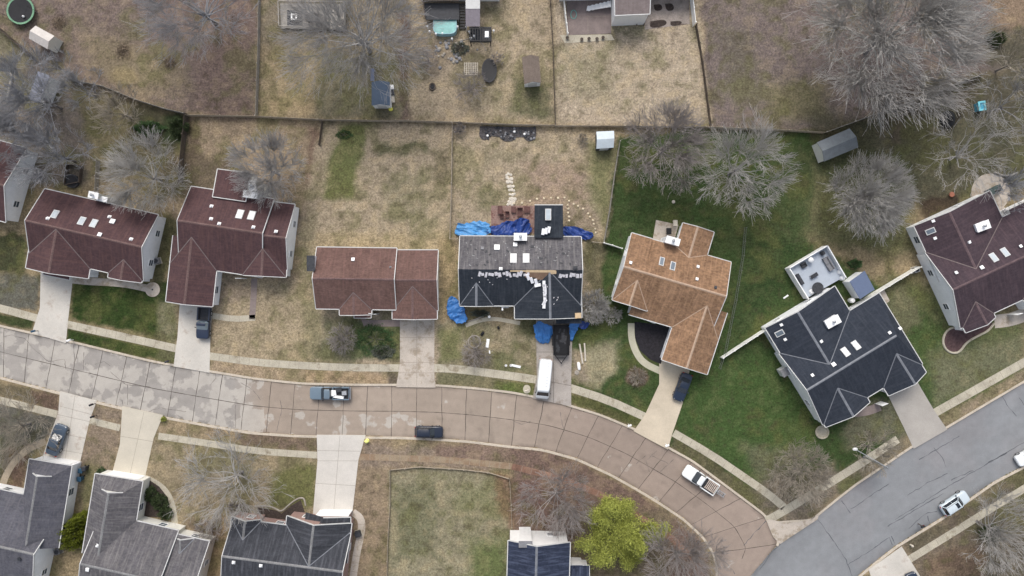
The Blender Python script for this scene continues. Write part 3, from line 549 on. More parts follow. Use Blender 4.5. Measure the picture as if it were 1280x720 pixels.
band('sidewalk', [(110,525),(150,535)], 1.0, sw); band('sidewalk', [(198,545),(260,554),(320,564),(398,569)], 1.0, sw)
band('sidewalk', [(450,571),(510,573),(565,575),(640,583)], .95, mat('sidewalk_buried', srgb(150,134,112), .9, .2, .5, .25, 8, stain=(srgb(128,108,88), .5, .45)))
band('sidewalk', [(640,583),(702,598),(760,622),(835,668),(870,700),(880,735)], .9, mat('sidewalk_leafy', srgb(138,112,96), .9, .3, .6, .3, 8, stain=(srgb(120,92,78), .5, .42)))
band('sidewalk', [(1320,585),(1280,611),(1248,630),(1210,654),(1165,682),(1132,702)], 1.1, sw)
D = M['concrete']; D2 = M['concrete2']
sheet('driveway', [(51,338),(92,338),(90,358),(85,402),(82.5,429),(40,416),(50,385)], D)
sheet('driveway', [(225,377),(266,380),(263,420),(262,466),(217,458),(222,420)], D)
sheet('driveway', [(500,396),(543,396),(543,470),(545,484.5),(495,484),(500,455)], D2, joints=([(521,397),(521,483)],[(500,422),(543,422)],[(500,453),(543,453)],[(499,466),(543,466)]))
sheet('driveway', [(670,400),(716,400),(714,470),(714,508),(666,498),(671,470)], mat('concrete_greyish', srgb(158,151,144), .9, .14, .4, .16, 9, stain=(srgb(130,120,110), .6, .55)), joints=([(692,402),(692,503)],[(671,440),(714,440)],[(671,474),(714,482)]), jm='joint')
sheet('driveway', [(824,447),(862,463),(853,505),(840,543),(835,562),(792,539),(806,519),(824,480)], mat('concrete_tan', srgb(190,178,158), .9, .12, .35, .1, 9))
sheet('driveway', [(1110,494),(1147,478),(1167,512),(1184,537),(1142,561),(1130,535)], mat('concrete_pinkish', srgb(162,157,150), .9, .1, .35, .1, 9))
sheet('driveway', [(75,489),(121,501),(112,526),(97,592),(50,580),(62,545),(73,516)], D, joints=([(94,494),(80,585)],[(73,507),(114,518)],[(72,518),(112,527)],[(66,540),(108,548)],[(62,560),(104,567)]))
sheet('driveway', [(153,508),(204,519),(192,548),(178,612),(138,600),(150,555)], mat('concrete_sand', srgb(186,179,164), .9, .08, .35, .08, 9), joints=([(180,515),(160,605)],[(150,545),(192,552)]))
sheet('driveway', [(396,543.5),(457,544),(448,575),(440,645),(391,645),(397,575)], mat('concrete_white', srgb(192,187,179), .9, .08, .35, .1, 9), joints=([(425,545),(417,642)],[(397,563),(450,564)],[(397,576),(447,576)],[(394,604),(444,607)]))
for q_ in ([(817,6),(827,5),(828,13),(818,14)],[(831,5),(841,4),(843,13),(833,14)],[(813,27),(832,24),(834,32),(812,36)],[(838,27),(852,26),(852,31),(838,33)]): sheet('mulch_bed', smooth_line(q_+[q_[0]], 2)[:-1], M['mulch'], z=.06)
sheet('pavement_corner', [(957,648),(985,654),(1014,649),(1024,642),(1022,649),(975,680),(966,671)], D2)
sheet('driveway', [(1086,712),(1127,683),(1150,720),(1165,745),(1100,760)], D)
GW = M['walk']
band('garden_walk', [(789,404),(789,424),(796,443),(806,455),(826,464)], 1.0, mat('walk_cream', srgb(176,172,152), .9, .12, .6, .1, 8), jstep=0, it=3)
band('garden_walk', [(85,349),(112,352),(140,353),(165,356),(190,362)], 1.1, M['concrete2'], jstep=0, it=2)
band('garden_walk', [(455,396),(456,404),(480,404),(503,404)], 1.0, M['patio'], jstep=0, it=0)
band('garden_walk', [(57,552),(36,560),(18,576),(6,596),(0,620)], 1.0, mat('walk_dirty', srgb(150,138,120), .9, .2, .6, .2, 8), jstep=0, it=3)
band('garden_walk', [(178,596),(200,606),(213,622),(218,645),(219,665)], .95, M['walk'], jstep=0, it=3)
band('garden_walk', [(441,640),(452,648),(452,665),(446,690),(440,730)], 1.1, M['concrete2'], jstep=2.4, it=2)
band('garden_walk', [(262,394),(292,399),(319,397)], .9, M['walk'], jstep=1.5, it=1)
band('garden_walk', [(318,348),(317,372),(315,399)], .9, M['patio'], jstep=1.5, it=0)
band('garden_walk', [(582,407),(600,400),(618,398),(640,402),(650,404)], .6, M['walk'], jstep=0, it=2)
band('garden_walk', [(1100,508),(1085,514),(1068,516)], 1.3, M['patio'], jstep=0, it=2)
band('garden_walk', [(1243,402),(1262,400),(1285,392)], 2.0, M['concrete2'], jstep=0, it=2)
sheet('garden_walk', [(1094,363),(1103,358),(1112,376),(1103,383)], M['concrete2'], z=.05)
sheet('mulch_bed', [(793,402),(840,408),(826,455),(812,449),(800,438),(794,423)], M['mulchblack'], z=.05)
sheet('mulch_bed', [(184,598),(199,608),(210,622),(214,648),(176,645),(174,605)], M['mulch'], z=.03)
sheet('patio', [(614,257),(669,257),(669,292),(614,290)], mat('paver_red', srgb(140,116,108), .9, .25, 1.2, .25, 5, stain=(srgb(100,72,66), 1.2, .5)), z=.04)
sheet('patio', [(820,275),(848,281),(840,312),(815,305)], M['concrete2'], z=.04)
sheet('patio', [(708,-8),(763,-8),(764,42),(709,44)], M['patio'], z=.05, joints=([(734,-8),(735,43)],[(709,22),(764,20)]))
sheet('patio', [(700,44),(764,43),(768,50),(706,54)], M['walk'], z=.03)
sheet('patio', [(806,-8),(861,-8),(862,30),(830,34),(806,37)], mat('patio_patched', srgb(150,140,132), .9, .2, 1, .2, 6, stain=(srgb(98,84,76), .35, .52)), z=.04)
mb = MB(); cpt = P2(1238, 241)
mb.prism([cpt+Vector((math.cos(a), math.sin(a)))*2.9 for a in [2*math.pi*k/40 for k in range(40)]], -.1, .05)
tag(mb.build('patio', M['concrete2']), kind='structure')
band('garden_walk', [(1238,262),(1255,276),(1270,283),(1290,300)], 3.2, M['concrete2'], jstep=0, it=2)
# ------------------------------------------------------------ houses
RM = dict(
 burg=shingle('shingles_burgundy', srgb(86,66,67), srgb(76,59,61), .1, srgb(104,78,74)),
 burg2=shingle('shingles_red_brown', srgb(110,87,80), srgb(96,75,71), .14, srgb(124,96,88)),
 plum=shingle('shingles_plum', srgb(74,63,68), srgb(65,55,61), .1, srgb(92,76,80)),
 tan=shingle('shingles_tan', srgb(146,116,90), srgb(112,88,71), .16, srgb(172,138,110)),
 navy=shingle('shingles_blue_black', srgb(53,58,67), srgb(46,51,60), .08, srgb(66,70,78)),
 slate=shingle('shingles_weathered_grey', srgb(98,96,98), srgb(84,82,86), .14, srgb(134,130,128)),
 slate2=shingle('shingles_charcoal', srgb(64,66,71), srgb(56,58,63), .12, srgb(98,98,104)),
 oldgrey=shingle('shingles_old_grey', srgb(92,92,98), srgb(80,80,88), .14, srgb(106,104,108)),
 felt=shingle('roofing_felt_dark', srgb(50,55,62), srgb(43,48,56), .12, srgb(70,74,80)),
 deepnavy=shingle('shingles_deep_blue', srgb(50,57,73), srgb(43,49,66), .1, srgb(98,106,128)))
class House:
    def __init__(s, name, label, cat, at, roofm, wallm, flash='flash_grey', ze=2.7, cap=None, group='houses of the neighbourhood'):
        s.o = thing(name, label, cat, P(*at), 0, group); s.rm = RM[roofm]; s.wm = wallm; s.fl = M[flash]; s.ze = ze
        s.cap = cap or (M['ridge_red'] if flash == 'flash_red' else s.fl); s.blocks = []; s.V = []; s.F = []; s.UV = []; s.MI = []; s.wall = MB(); s.trim = MB(); s.ei = 0; s.flb = MB(); s.wins = []
    def _slab(s, poly, U, th=.16, mi=0):
        """poly: 3-D top outline; U: (origin, u axis, v axis) for the shingle courses"""
        O, u, v = U; n = len(poly); b = len(s.V)
        nz = sum(poly[i].x*poly[(i+1) % n].y-poly[(i+1) % n].x*poly[i].y for i in range(n))
        if nz < 0: poly = poly[::-1]
        bot = [p-Vector((0, 0, th)) for p in poly]; s.V += poly+bot
        fs = [tuple(b+i for i in range(n)), tuple(b+2*n-1-i for i in range(n))]+[(b+i, b+n+i, b+n+(i+1) % n, b+(i+1) % n) for i in range(n)]
        al = poly+bot
        for f in fs:
            s.F.append(f); s.MI.append(mi); s.UV += [((al[i-b]-O).dot(u), (al[i-b]-O).dot(v)) for i in f]
    def block(s, r0, r1, ea, eb, ze=None, zr=5.2, e0='g', e1='g', hip=(.6, 1.6), th=.16, ov=.25, cap=True, wallmat=None, eaveA=True, eaveB=True):
        ze = s.ze if ze is None else ze
        R0, R1 = P2(*r0, zr), P2(*r1, zr); d = (R1-R0).normalized(); n = Vector((-d.y, d.x)); L = (R1-R0).length
        A = (P2(*ea, ze)-R0).dot(n); B_ = (P2(*eb, ze)-R0).dot(n)
        ea_, eb_ = eaveA, eaveB
        if A < B_: A, B_ = B_, A; ea_, eb_ = eb_, ea_
        s.ei += 1; jit = .004*s.ei
        blk = dict(R0=R0, R1=R1, d=d, n=n, A=A, B=-B_, ze=ze, zr=zr, L=L, e0=e0, e1=e1, hip=hip); s.blocks.append(blk)
        to3 = lambda a, l, z: Vector((R0.x+d.x*a+n.x*l, R0.y+d.y*a+n.y*l, z))
        t, hs_ = hip; zm = ze+t*(zr-ze)
        s0 = hs_ if e0 in 'd' else 0; s1 = hs_ if e1 in 'd' else 0
        D3 = Vector((d.x, d.y, 0)); N3 = Vector((n.x, n.y, 0))
        for sg, Wd in ((1, A), (-1, -B_)):
            w = abs(Wd)
            poly = [to3(0, 0, zr), to3(L, 0, zr)]
            if e1 == 'd': poly.append(to3(L, sg*w*(1-t), zm)) if t < .99 else None
            poly += [to3(L+s1, sg*w, ze), to3(-s0, sg*w, ze)]
            if e0 == 'd' and t < .99: poly.append(to3(0, sg*w*(1-t), zm))
            up = (Vector((-sg*n.x*w, -sg*n.y*w, zr-ze))).normalized()
            s._slab(poly, (to3(0, sg*w, ze), D3, up), th)
        for e, a, sx, sg in ((e0, 0, s0, -1), (e1, L, s1, 1)):
            if e == 'd':
                q = [to3(a+sg*sx, A, ze), to3(a+sg*sx, B_, ze)]
                if t < .99: q += [to3(a, B_*(1-t), zm), to3(a, A*(1-t), zm)]
                else: q += [to3(a, 0, zr)]
                up = Vector((-sg*D3.x*sx, -sg*D3.y*sx, zm-ze)).normalized()
                s._slab(q, (q[0], N3, up), th)
        # walls: a pentagonal prism under the slabs, closed by the gable ends
        a0 = (.15+jit) if e0 in 'gn' else .02; a1 = L-((.15+jit) if e1 in 'gn' else .02)
        lo = -.3
        def sec(a, flat=False):
            wA, wB = A-ov-jit, B_+ov+jit; zt = lambda l: zr-(zr-ze)*(l/A if l > 0 else l/B_)-th-.01
            pts = [to3(a, wB, lo), to3(a, wA, lo), to3(a, wA, zt(wA)), to3(a, 0, zr-th-.01), to3(a, wB, zt(wB))]
            if flat: pts[3] = to3(a, 0, (zt(wA)+zt(wB))/2)
            return pts
        s.wall.rings([sec(a0), sec(a1)])
        if e0 == 'd': s.wall.rings([sec(-s0+.12, True), sec(a0, True)])
        if e1 == 'd': s.wall.rings([sec(a1, True), sec(L+s1-.12, True)])
        # white fascia, gutters and rake boards
        def rail(p, q, wd=.12, hh=.17, up=.015):
            v = (q-p); ln = v.length
            if ln < .05: return
            v.normalize(); side = v.cross(Vector((0, 0, 1))).normalized(); u = side.cross(v)
            if u.z < 0: u = -u
            c = (p+q)/2
            s.trim.boxf(c, (v, side, u), (0, 0, -hh/2+up), (ln, wd, hh))
        for sg, w, on in ((1, A, ea_), (-1, -B_, eb_)):
            if on: rail(to3(-s0-.02, sg*(w+.05), ze-.01), to3(L+s1+.02, sg*(w+.05), ze-.01), .12, .14)
        for e, a, sx, sg in ((e0, 0, s0, -1), (e1, L, s1, 1)):
            if e == 'g':
                for l in (A, B_): rail(to3(a+sg*.04, 0, zr), to3(a+sg*.04, l, ze), .1, .2)
            if e == 'd':
                rail(to3(a+sg*(sx+.05), A, ze-.01), to3(a+sg*(sx+.05), B_, ze-.01), .12, .14)
                if t < .99:
                    for l in (A, B_): rail(to3(a+sg*.05, 0, zr), to3(a+sg*.05, l*(1-t), zm), .1, .16)
        if cap:
            e = .0 if e0 != 'd' or t < .99 else 0
            for sg in (1, -1):
                w = A if sg > 0 else -B_; sl_ = (zr-ze)/w; x = .17
                q = [to3(0.02, 0, zr+.022), to3(L-.02, 0, zr+.022), to3(L-.02, sg*x, zr-sl_*x+.022), to3(.02, sg*x, zr-sl_*x+.022)]
                if sg > 0: q = q[::-1]
                s.flb.add(q, [(0, 1, 2, 3)], 1)
        # where windows can go
        s.wins.append(blk)
        return blk
    def zroof(s, p):
        best = None
        for b in s.blocks:
            v = p-b['R0']; a = v.dot(b['d']); l = v.dot(b['n'])
            w = b['A'] if l > 0 else b['B']
            s0 = b['hip'][1] if b['e0'] == 'd' else 0
            if -s0-.01 <= a <= b['L']+2 and abs(l) <= w+.01:
                z = b['zr']-(b['zr']-b['ze'])*abs(l)/w
                if best is None or z > best[0]: best = (z, b, l)
        return best
    def at(s, px, py):
        z = 4.0; r = None
        for _ in range(8):
            q = s.zroof(P2(px, py, z)); 
            if q is None: break
            r = q; z = q[0]
        p = P2(px, py, z)
        if r is None: return Vector((p.x, p.y, s.ze+.8)), Vector((1, 0, 0)), Vector((0, 1, 0)), Vector((0, 0, 1))
        z, b, l = r; sg = 1 if l > 0 else -1; w = b['A'] if l > 0 else b['B']
        X = Vector((b['d'].x, b['d'].y, 0)); U = Vector((-sg*b['n'].x*w, -sg*b['n'].y*w, b['zr']-b['ze'])).normalized(); Nn = X.cross(U)
        if Nn.z < 0: X = -X; Nn = X.cross(U)
        return Vector((p.x, p.y, z)), X, U, Nn
    def cross(s, apex, front, ea, eb, main, ze=None, e='g', **kw):
        """a cross gable whose ridge dies into the slope of block main at apex"""
        ze = s.ze if ze is None else ze
        zz = 4.0
        for _ in range(10):
            p = P2(*apex, zz); l = (p-main['R0']).dot(main['n']); w = main['A'] if l > 0 else main['B']
            zz = main['zr']-(main['zr']-main['ze'])*min(1, abs(l)/w)
        zz = min(zz, main['zr']-.06)
        b = s.block(apex, front, ea, eb, ze, zz, e0='n', e1=e, **kw)
        # flashing along the two valleys
        ap = P2(*apex, zz)
        for sg, w in ((1, b['A']), (-1, b['B'])):
            q0 = b['R0']+b['n']*sg*w; lm = (q0-main['R0']).dot(main['n']); sm_ = 1 if (ap-main['R0']).dot(main['n']) > 0 else -1
            wm = main['A'] if sm_ > 0 else main['B']; target = sm_*wm*(main['zr']-ze)/(main['zr']-main['ze'])
            dd = b['d'].dot(main['n'])
            if abs(dd) < .1: continue
            tt = (target-lm)/dd; tt = max(0, min(b['L'], tt)); q = q0+b['d']*tt
            if abs((q-b['R0']).dot(b['n'])) < .1: continue
            v = Vector((q.x-ap.x, q.y-ap.y, ze-zz)); ln = v.length; v.normalize(); sd_ = v.cross(Vector((0, 0, 1))).normalized()
            s.flb.boxf(Vector(((q.x+ap.x)/2, (q.y+ap.y)/2, (ze+zz)/2)), (v, sd_, sd_.cross(v)), (0, 0, .03), (ln, .12, .03), 0)
        return b
    def shed(s, pts, th=.14, walls=True, edge=True, inset=.12):
        """a plain sloping roof piece: pts = (px, py, z) corners"""
        v3 = [P(*p) for p in pts]; u = (v3[1]-v3[0]).normalized(); c = sum(v3, Vector())/len(v3)
        v = (v3[2]-v3[1]).normalized(); s._slab(v3, (v3[0], u, v), th)
        if walls:
            k = .95
            q = [Vector((c.x+(p.x-c.x)*k, c.y+(p.y-c.y)*k, p.z-th-.02)) for p in v3]
            n = len(q); vs = [Vector((p.x, p.y, -.3)) for p in q]+q
            s.wall.add(vs, [(i, (i+1) % n, n+(i+1) % n, n+i) for i in range(n)])
        if edge:
            for i in range(len(v3)):
                if edge is not True and i not in edge: continue
                p, q = v3[i], v3[(i+1) % len(v3)]; w = (q-p); ln = w.length; w.normalize(); sd_ = w.cross(Vector((0, 0, 1))).normalized(); uu = sd_.cross(w)
                if uu.z < 0: uu = -uu
                s.trim.boxf((p+q)/2, (w, sd_, uu), (0, 0, -.07), (ln, .12, .16))
    def inside(s, p, skip):
        for b in s.blocks:
            if b is skip: continue
            v = p-b['R0']; a = v.dot(b['d']); l = v.dot(b['n'])
            if -.1 < a < b['L']+.1 and -b['B']+.1 < l < b['A']-.1: return True
        return False
    def window(s, c, d, w=1.1, h=1.2, name='window'):
        """c: centre on the wall face, d: outward normal (2-D)"""
        n = Vector((d.x, d.y, 0)); x = Vector((-d.y, d.x, 0)); z = Vector((0, 0, 1)); f = MB()
        for sx in (-1, 1): f.boxf(c, (x, n, z), (sx*(w/2), .03, 0), (.1, .08, h+.1))
        for sz in (-1, 1): f.boxf(c, (x, n, z), (0, .03, sz*(h/2)), (w-.1, .075, .1))
        f.boxf(c, (x, n, z), (0, .03, 0), (w-.1, .05, .05))
        o = f.build(name, M['white'], s.o)
        g_ = MB(); g_.boxf(c, (x, n, z), (0, .012, 0), (w-.08, .02, h-.08)); g_.build('pane', M['glass'], o)
    def auto_windows(s):
        rn = random.Random(len(s.blocks)); cnt = 0
        for b in s.wins:
            d, n = b['d'], b['n']
            for sg, w in ((1, b['A']), (-1, b['B'])):
                k = max(1, int(b['L']/4.2))
                for i in range(k):
                    a = b['L']*(i+.5)/k; p = b['R0']+d*a+n*sg*(w-.25)
                    if b['L'] > 2.6 and not s.inside(p+n*sg*.3, b) and cnt < 14: s.window(Vector((p.x, p.y, min(1.45, b['ze']-1.05))), n*sg); cnt += 1
            for a, sg, e in ((.15, -1, b['e0']), (b['L']-.15, 1, b['e1'])):
                if e != 'g' or b.get('nowin'): continue
                for l in ((b['A']*.45, -b['B']*.45) if b['A']+b['B'] > 7 else (0,)):
                    p = b['R0']+d*a+n*l
                    if not s.inside(p+d*sg*.4, b) and cnt < 18: s.window(Vector((p.x, p.y, 1.45)), d*sg, .95, 1.15); cnt += 1
    def garage(s, b, off=0, w=4.8, h=2.15, end=1):
        """panelled garage door on the gable end of block b"""
        d = b['d']*(1 if end else -1); n = b['n']; sx = b['hip'][1]-.12 if b['e1' if end else 'e0'] == 'd' else -.15
        a = (b['L']+sx+.03) if end else -sx-.03
        p = b['R0']+b['d']*a+n*((b['A']-b['B'])/2+off); b['nowin'] = True
        g_ = MB(); x = Vector((n.x, n.y, 0)); y = Vector((d.x, d.y, 0)); z = Vector((0, 0, 1))
        for i in range(4): g_.boxf(Vector((p.x, p.y, 0)), (x, y, z), (0, .02, h/4*(i+.5)), (w, .05, h/4-.03))
        g_.boxf(Vector((p.x, p.y, 0)), (x, y, z), (0, .0, h/2), (w+.16, .03, h+.1))
        g_.build('garage_door', M['white'], s.o)
    def door(s, px, py, nx, ny, label=None):
        p = P(px, py, 0); n = Vector((nx, -ny)).normalized(); x = Vector((-n.y, n.x, 0)); y = Vector((n.x, n.y, 0)); z = Vector((0, 0, 1)); g_ = MB()
        g_.boxf(p, (x, y, z), (0, 0, 1.08), (.98, .06, 2.1)); g_.boxf(p, (x, y, z), (0, .03, 1.05), (.8, .05, 1.95))
        o = g_.build('door', M['white'], s.o); h_ = MB(); h_.boxf(p, (x, y, z), (.32, .09, 1.0), (.05, .07, .12)); h_.build('handle', M['steel'], o)
    def finish(s, wall_extra=True):
        s.auto_windows()
        me = bpy.data.meshes.new('roof'); O = s.o.location
        me.from_pydata([tuple(v-O) for v in s.V], [], s.F); me.materials.append(s.rm); me.polygons.foreach_set('material_index', s.MI)
        uv = me.uv_layers.new(name='UVMap'); uv.data.foreach_set('uv', np.array(s.UV, dtype=np.float32).ravel()); me.update()
        s.roof = bpy.data.objects.new('roof', me); COL.objects.link(s.roof); s.roof.parent = s.o
        s.wall.build('wall', s.wm, s.o); s.trim.build('trim', M['trim'], s.o)
        if s.flb.v: s.flb.build('valley_flashing', [s.fl, s.cap], s.roof)
        return s.roof
    # fittings on the roof (children of the roof)
    def skylight(s, px, py, w=.7, l=1.15, glass='skyglass'):
        p, X, U, Nn = s.at(px, py); m = MB()
        m.boxf(p, (X, U, Nn), (0, 0, .06), (w+.16, l+.16, .14), 0); m.boxf(p, (X, U, Nn), (0, 0, .125), (w-.06, l-.06, .05), 1)
        m.build('skylight', [M['trim'], M[glass]], s.roof)
    def vent(s, px, py, r=.16, h=.28, m='white'):
        p, X, U, Nn = s.at(px, py); b = MB(); b.tube([p-Vector((0, 0, .1)), p+Vector((0, 0, h))], r*.55, 8); b.lathe(p, [(r*1.1, h*.8), (r*1.1, h*.95), (r*.5, h*1.15)], 10)
        b.boxf(p, (X, U, Nn), (0, 0, .025), (r*3, r*3, .03)); b.build('roof_vent', M[m], s.roof)
    def boxvent(s, px, py, w=.4, m='white'):
        p, X, U, Nn = s.at(px, py); b = MB(); b.boxf(p, (X, U, Nn), (0, 0, .09), (w, w, .16)); b.boxf(p, (X, U, Nn), (0, -.04, .19), (w+.1, w+.12, .04)); b.build('roof_vent', M[m], s.roof)
    def chimney(s, px, py, w, l, z1, ang=0, m='siding_cream', z0=0, cap='white', pot=True, at_top=True):
        p = P2(px, py, z1 if at_top else 0); c = Vector((p.x, p.y, 0)); b = MB(); rz = R(ang)
        b.box(c+Vector((0, 0, (z1+z0)/2)), (w, l, z1-z0), rz, 0); b.box(c+Vector((0, 0, z1+.05)), (w+.16, l+.16, .1), rz, 1)
        o = b.build('chimney', [M[m], M[cap]], s.roof)
        if pot:
            q = MB(); q.tube([c+Vector((0, 0, z1)), c+Vector((0, 0, z1+.55))], .13, 10, 0); q.lathe(c, [(.22, z1+.5), (.24, z1+.56), (.08, z1+.68)], 12, 0); q.build('flue', M['steel'], s.roof)
    def scraps(s, name, quads, m='white', th=.06, label=None, parent=True):
        b = MB(); rn = random.Random(9)
        for (px, py, w, l, a) in quads:
            p, X, U, Nn = s.at(px, py); ca, sa = math.cos(R(a)), math.sin(R(a)); X2 = X*ca+U*sa; U2 = U*ca-X*sa
            b.boxf(p, (X2, U2, Nn), (0, 0, .06+th/2+rn.uniform(0, .004)), (w, l, th))
        return b.build(name, M[m] if isinstance(m, str) else m, s.roof if parent else None)
HOUSES = {}
# 1 burgundy ranch, far left
h = House('ranch_house', 'burgundy roofed ranch house tilted beside the green front lawn at far left', 'house', (110,300), 'burg', M['siding_white'], 'flash_red')
mA = h.block((31.1,275.6), (176.7,308.9), (54.4,235.6), (112.9,335.6), zr=5.2)
gb = h.cross((70,286.5), (60.5,341.5), (33.5,327), (111.6,340.5), mA); h.garage(gb, off=-.6, w=4.6)
h.cross((154.4,324.4), (150.3,350), (135.4,343), (177.3,350.5), mA)
h.shed([(54,334.5,3.0),(88,341,3.0),(87,350,2.5),(53.5,343,2.5)], walls=False)
h.door(120,343,0,1); h.finish()
for x, y in ((69,268),(102.5,276.5),(117.5,279.5)): h.skylight(x, y)
h.boxvent(141,277.5, .6); h.boxvent(125,294,.45); h.vent(164,299); h.vent(137,271); h.vent(60,273)
h.chimney(117,244,1.3,.8,4.4,-12,'siding_cream'); h.chimney(128,248.5,1.4,.6,3.6,-12,'trim',pot=False)
HOUSES[1] = h
# 2 burgundy house with long garage wing
h = House('ranch_house', 'burgundy roofed house with the long garage wing and a dark pickup before it', 'house', (290,310), 'burg', M['siding_white'], 'flash_red')
mA = h.block((221.5,275.5), (327.8,291.7), (237.5,232.8), (302.8,343), zr=5.25)
mB = h.block((327,294), (357,297.5), (369.4,255.6), (359.7,338.9), zr=4.95, ze=2.6)
gb = h.cross((239.4,296.5), (230.2,380.5), (210,352), (267.6,365), mA); h.garage(gb)
h.cross((328.3,310.6), (326.6,345), (303.5,343), (357.7,343), mA)
h.shed([(271.7,211,2.75),(314,216.5,2.75),(307,252,3.55),(265.5,246,3.55)])
h.door(305,348,0,1); h.finish()
h.skylight(300,268,.8,1.3,'white'); h.skylight(314.7,269.6,.8,1.3,'white')
for x, y in ((264.4,257.8),(263.9,273.6),(274,279.7),(316.7,284),(345,289.4)): h.vent(x, y)
h.chimney(316,232,.9,1.3,6.2,8,'siding_cream',at_top=True); h.chimney(313,243,1.9,.9,3.9,-8,'siding_white',pot=False)
HOUSES[2] = h
# 3 red-brown house in the middle
h = House('ranch_house', 'red brown roofed ranch house alone on tan lawn, left of the tarped house', 'house', (470,350), 'burg2', M['siding_cream'], 'flash_red')
mA = h.block((390.4,348.2), (492.4,349.6), (395.6,308.9), (394,385.8), zr=4.75)
mB = h.block((492,350.3), (545.8,350.3), (497.8,312.6), (520,388), ze=2.45, zr=4.4, e0='n')
h.cross((441.6,365.6), (442,394), (424.4,388), (464.4,388), mA)
gb = h.cross((515.6,357.8), (515.6,399.3), (490.5,390), (546.3,390), mB, ze=2.4); h.garage(gb, off=-.3)
h.shed([(442.5,392,2.9),(464,392,2.9),(464,397.5,2.55),(442.5,397.5,2.55)], walls=False)
h.door(470,392,0,1); h.finish(); h.boxvent(441.5,325,.38); h.vent(488,334,.1,.25,'grey')
h.chimney(388.6,329.2,1.0,2.1,4.5,0,'siding_white',cap='dark',pot=False)
HOUSES[3] = h
# 4 house being re-roofed
h = House('ranch_house', 'grey and black half re-roofed house ringed by blue tarps in the middle', 'house', (650,340), 'slate', M['siding_cream'], 'flash_grey')
h.rm = RM['slate']
mA = h.block((573.2,336.5), (728.2,337.5), (574.3,295), (618,382), zr=5.0, cap=False)
h.F2 = len(h.F)
cl = h.cross((595.4,353.5), (595.4,382.8), (575,378), (616.6,378), mA)
cr = h.cross((687,338.8), (688,398.5), (643.4,390), (727,390), mA); h.garage(cr, off=-1.2, w=4.6)
h.shed([(695,392,3.4),(727,392,2.75),(727,404.5,2.55),(695,404.5,2.55)], edge=False)
h.shed([(668.2,256,2.9),(703.6,256,2.9),(704,297,3.35),(667.8,297,3.35)], edge=(0,))
# the stripped south side and the new addition wear dark felt
me_split = set(range(h.F2, len(h.F)))
h.MI = [1 if i in me_split else 0 for i in range(len(h.MI))]
h.MI[[i for i in range(h.F2) if sum(h.V[j].y for j in h.F[i])/len(h.F[i]) < P2(600, 350, 4).y][0]] = 1
h.door(632,384,0,1); h.finish(); h.roof.data.materials.append(RM['felt'])
h.skylight(641.8,323,.8,1.35,'white'); h.skylight(657.6,323,.8,1.35,'white'); h.boxvent(621.2,310,.7); h.skylight(685.4,267.7,.7,1.5)
h.chimney(650.5,296,1.75,.95,3.9,0,'siding_cream'); h.boxvent(644,306.5,.5); h.vent(626,336); h.vent(719,335.5,.25,.3,'dark')
h.boxvent(603,311,.35,'grey')
rq = random.Random(77); q = [(599+i*4.35+rq.uniform(-.8,.8), 342.6+rq.uniform(-1,1), rq.uniform(.3,.5), rq.uniform(.35,.85), rq.uniform(-20, 20)) for i in range(15)]+[(700+i*4.4+rq.uniform(-.6,.6), 344+rq.uniform(-.6,.8), rq.uniform(.3,.5), rq.uniform(.4,.8), rq.uniform(-14, 14)) for i in range(7)]+[(rq.uniform(580,650), rq.uniform(346,360), .1, .14, rq.uniform(0,90)) for i in range(8)]+[(rq.uniform(668,700), rq.uniform(344,380), .1, .22, rq.uniform(0,90)) for i in range(6)]
h.scraps('underlayment', q, mat('underlayment_white', (.6,.58,.6), .6, .3, 3, .3, 9), .03)
h.scraps('exposed_sheathing', [(656,338.6,4.2,.22,0),(676,338.8,4.2,.35,0),(684,340.5,2.6,.5,2)], 'woodnew', .02)
h.scraps('bare_sheathing', [(672,343.5,3.6,.8,0),(678,346.5,1.9,.7,0)], mat('bare_sheathing', (.2,.13,.09), .9, .2, 2, .2, 9), .02)
rn = random.Random(4)
BUN = mat('shingle_wrapping', (.8,.8,.82), .35, .1, 3, .1, 9)
def bundle_row(name, lab, lst, group):
    for i, (x, y, a) in enumerate(lst):
        p, X, U, Nn = h.at(x, y); ca, sa = math.cos(R(a)), math.sin(R(a)); X2 = X*ca+U*sa; U2 = U*ca-X*sa; m = MB()
        m.boxf(p, (X2, U2, Nn), (0, 0, .12), (.42, .95, .16)); m.boxf(p, (X2, U2, Nn), (.03, .02, .24), (.4, .9, .08))
        tag(m.build(name, BUN), lab, 'shingle bundle', group)
rq = random.Random(6)
q = [(rq.uniform(580,724), rq.uniform(300,332), rq.uniform(.06,.2), rq.uniform(.1,.35), rq.uniform(0,90)) for i in range(44)]
h.scraps('torn_patches', q, mat('torn_patch', srgb(132,132,132), .9, .3, 4, .3, 12), .015)
h.scraps('dark_scraps', [(rq.uniform(580,724), rq.uniform(300,332), rq.uniform(.1,.4), rq.uniform(.1,.5), rq.uniform(0,90)) for i in range(26)], 'dark', .02)
bundle_row('shingle_bundle', 'white wrapped shingle bundle in the slanting row just below the torn ridge', [(660,346,20),(664.5,350,20),(670,352,15),(672.5,356.5,10)], 'shingle bundles below the ridge')
bundle_row('shingle_bundle', 'white wrapped shingle bundle in the upright column on the black roof slope', [(680.5,355,90),(681.2,359.5,86),(681.8,364,90),(681.3,368.5,94),(681.6,373,90),(681,378,60),(680.6,381.5,85)], 'shingle bundles in the column')
bundle_row('shingle_bundle', 'white shingle bundle lying on the charcoal roof of the rear addition', [(679,289.5,-8),(683,288.5,-12),(686,287,-10)], 'shingle bundles on the rear addition')
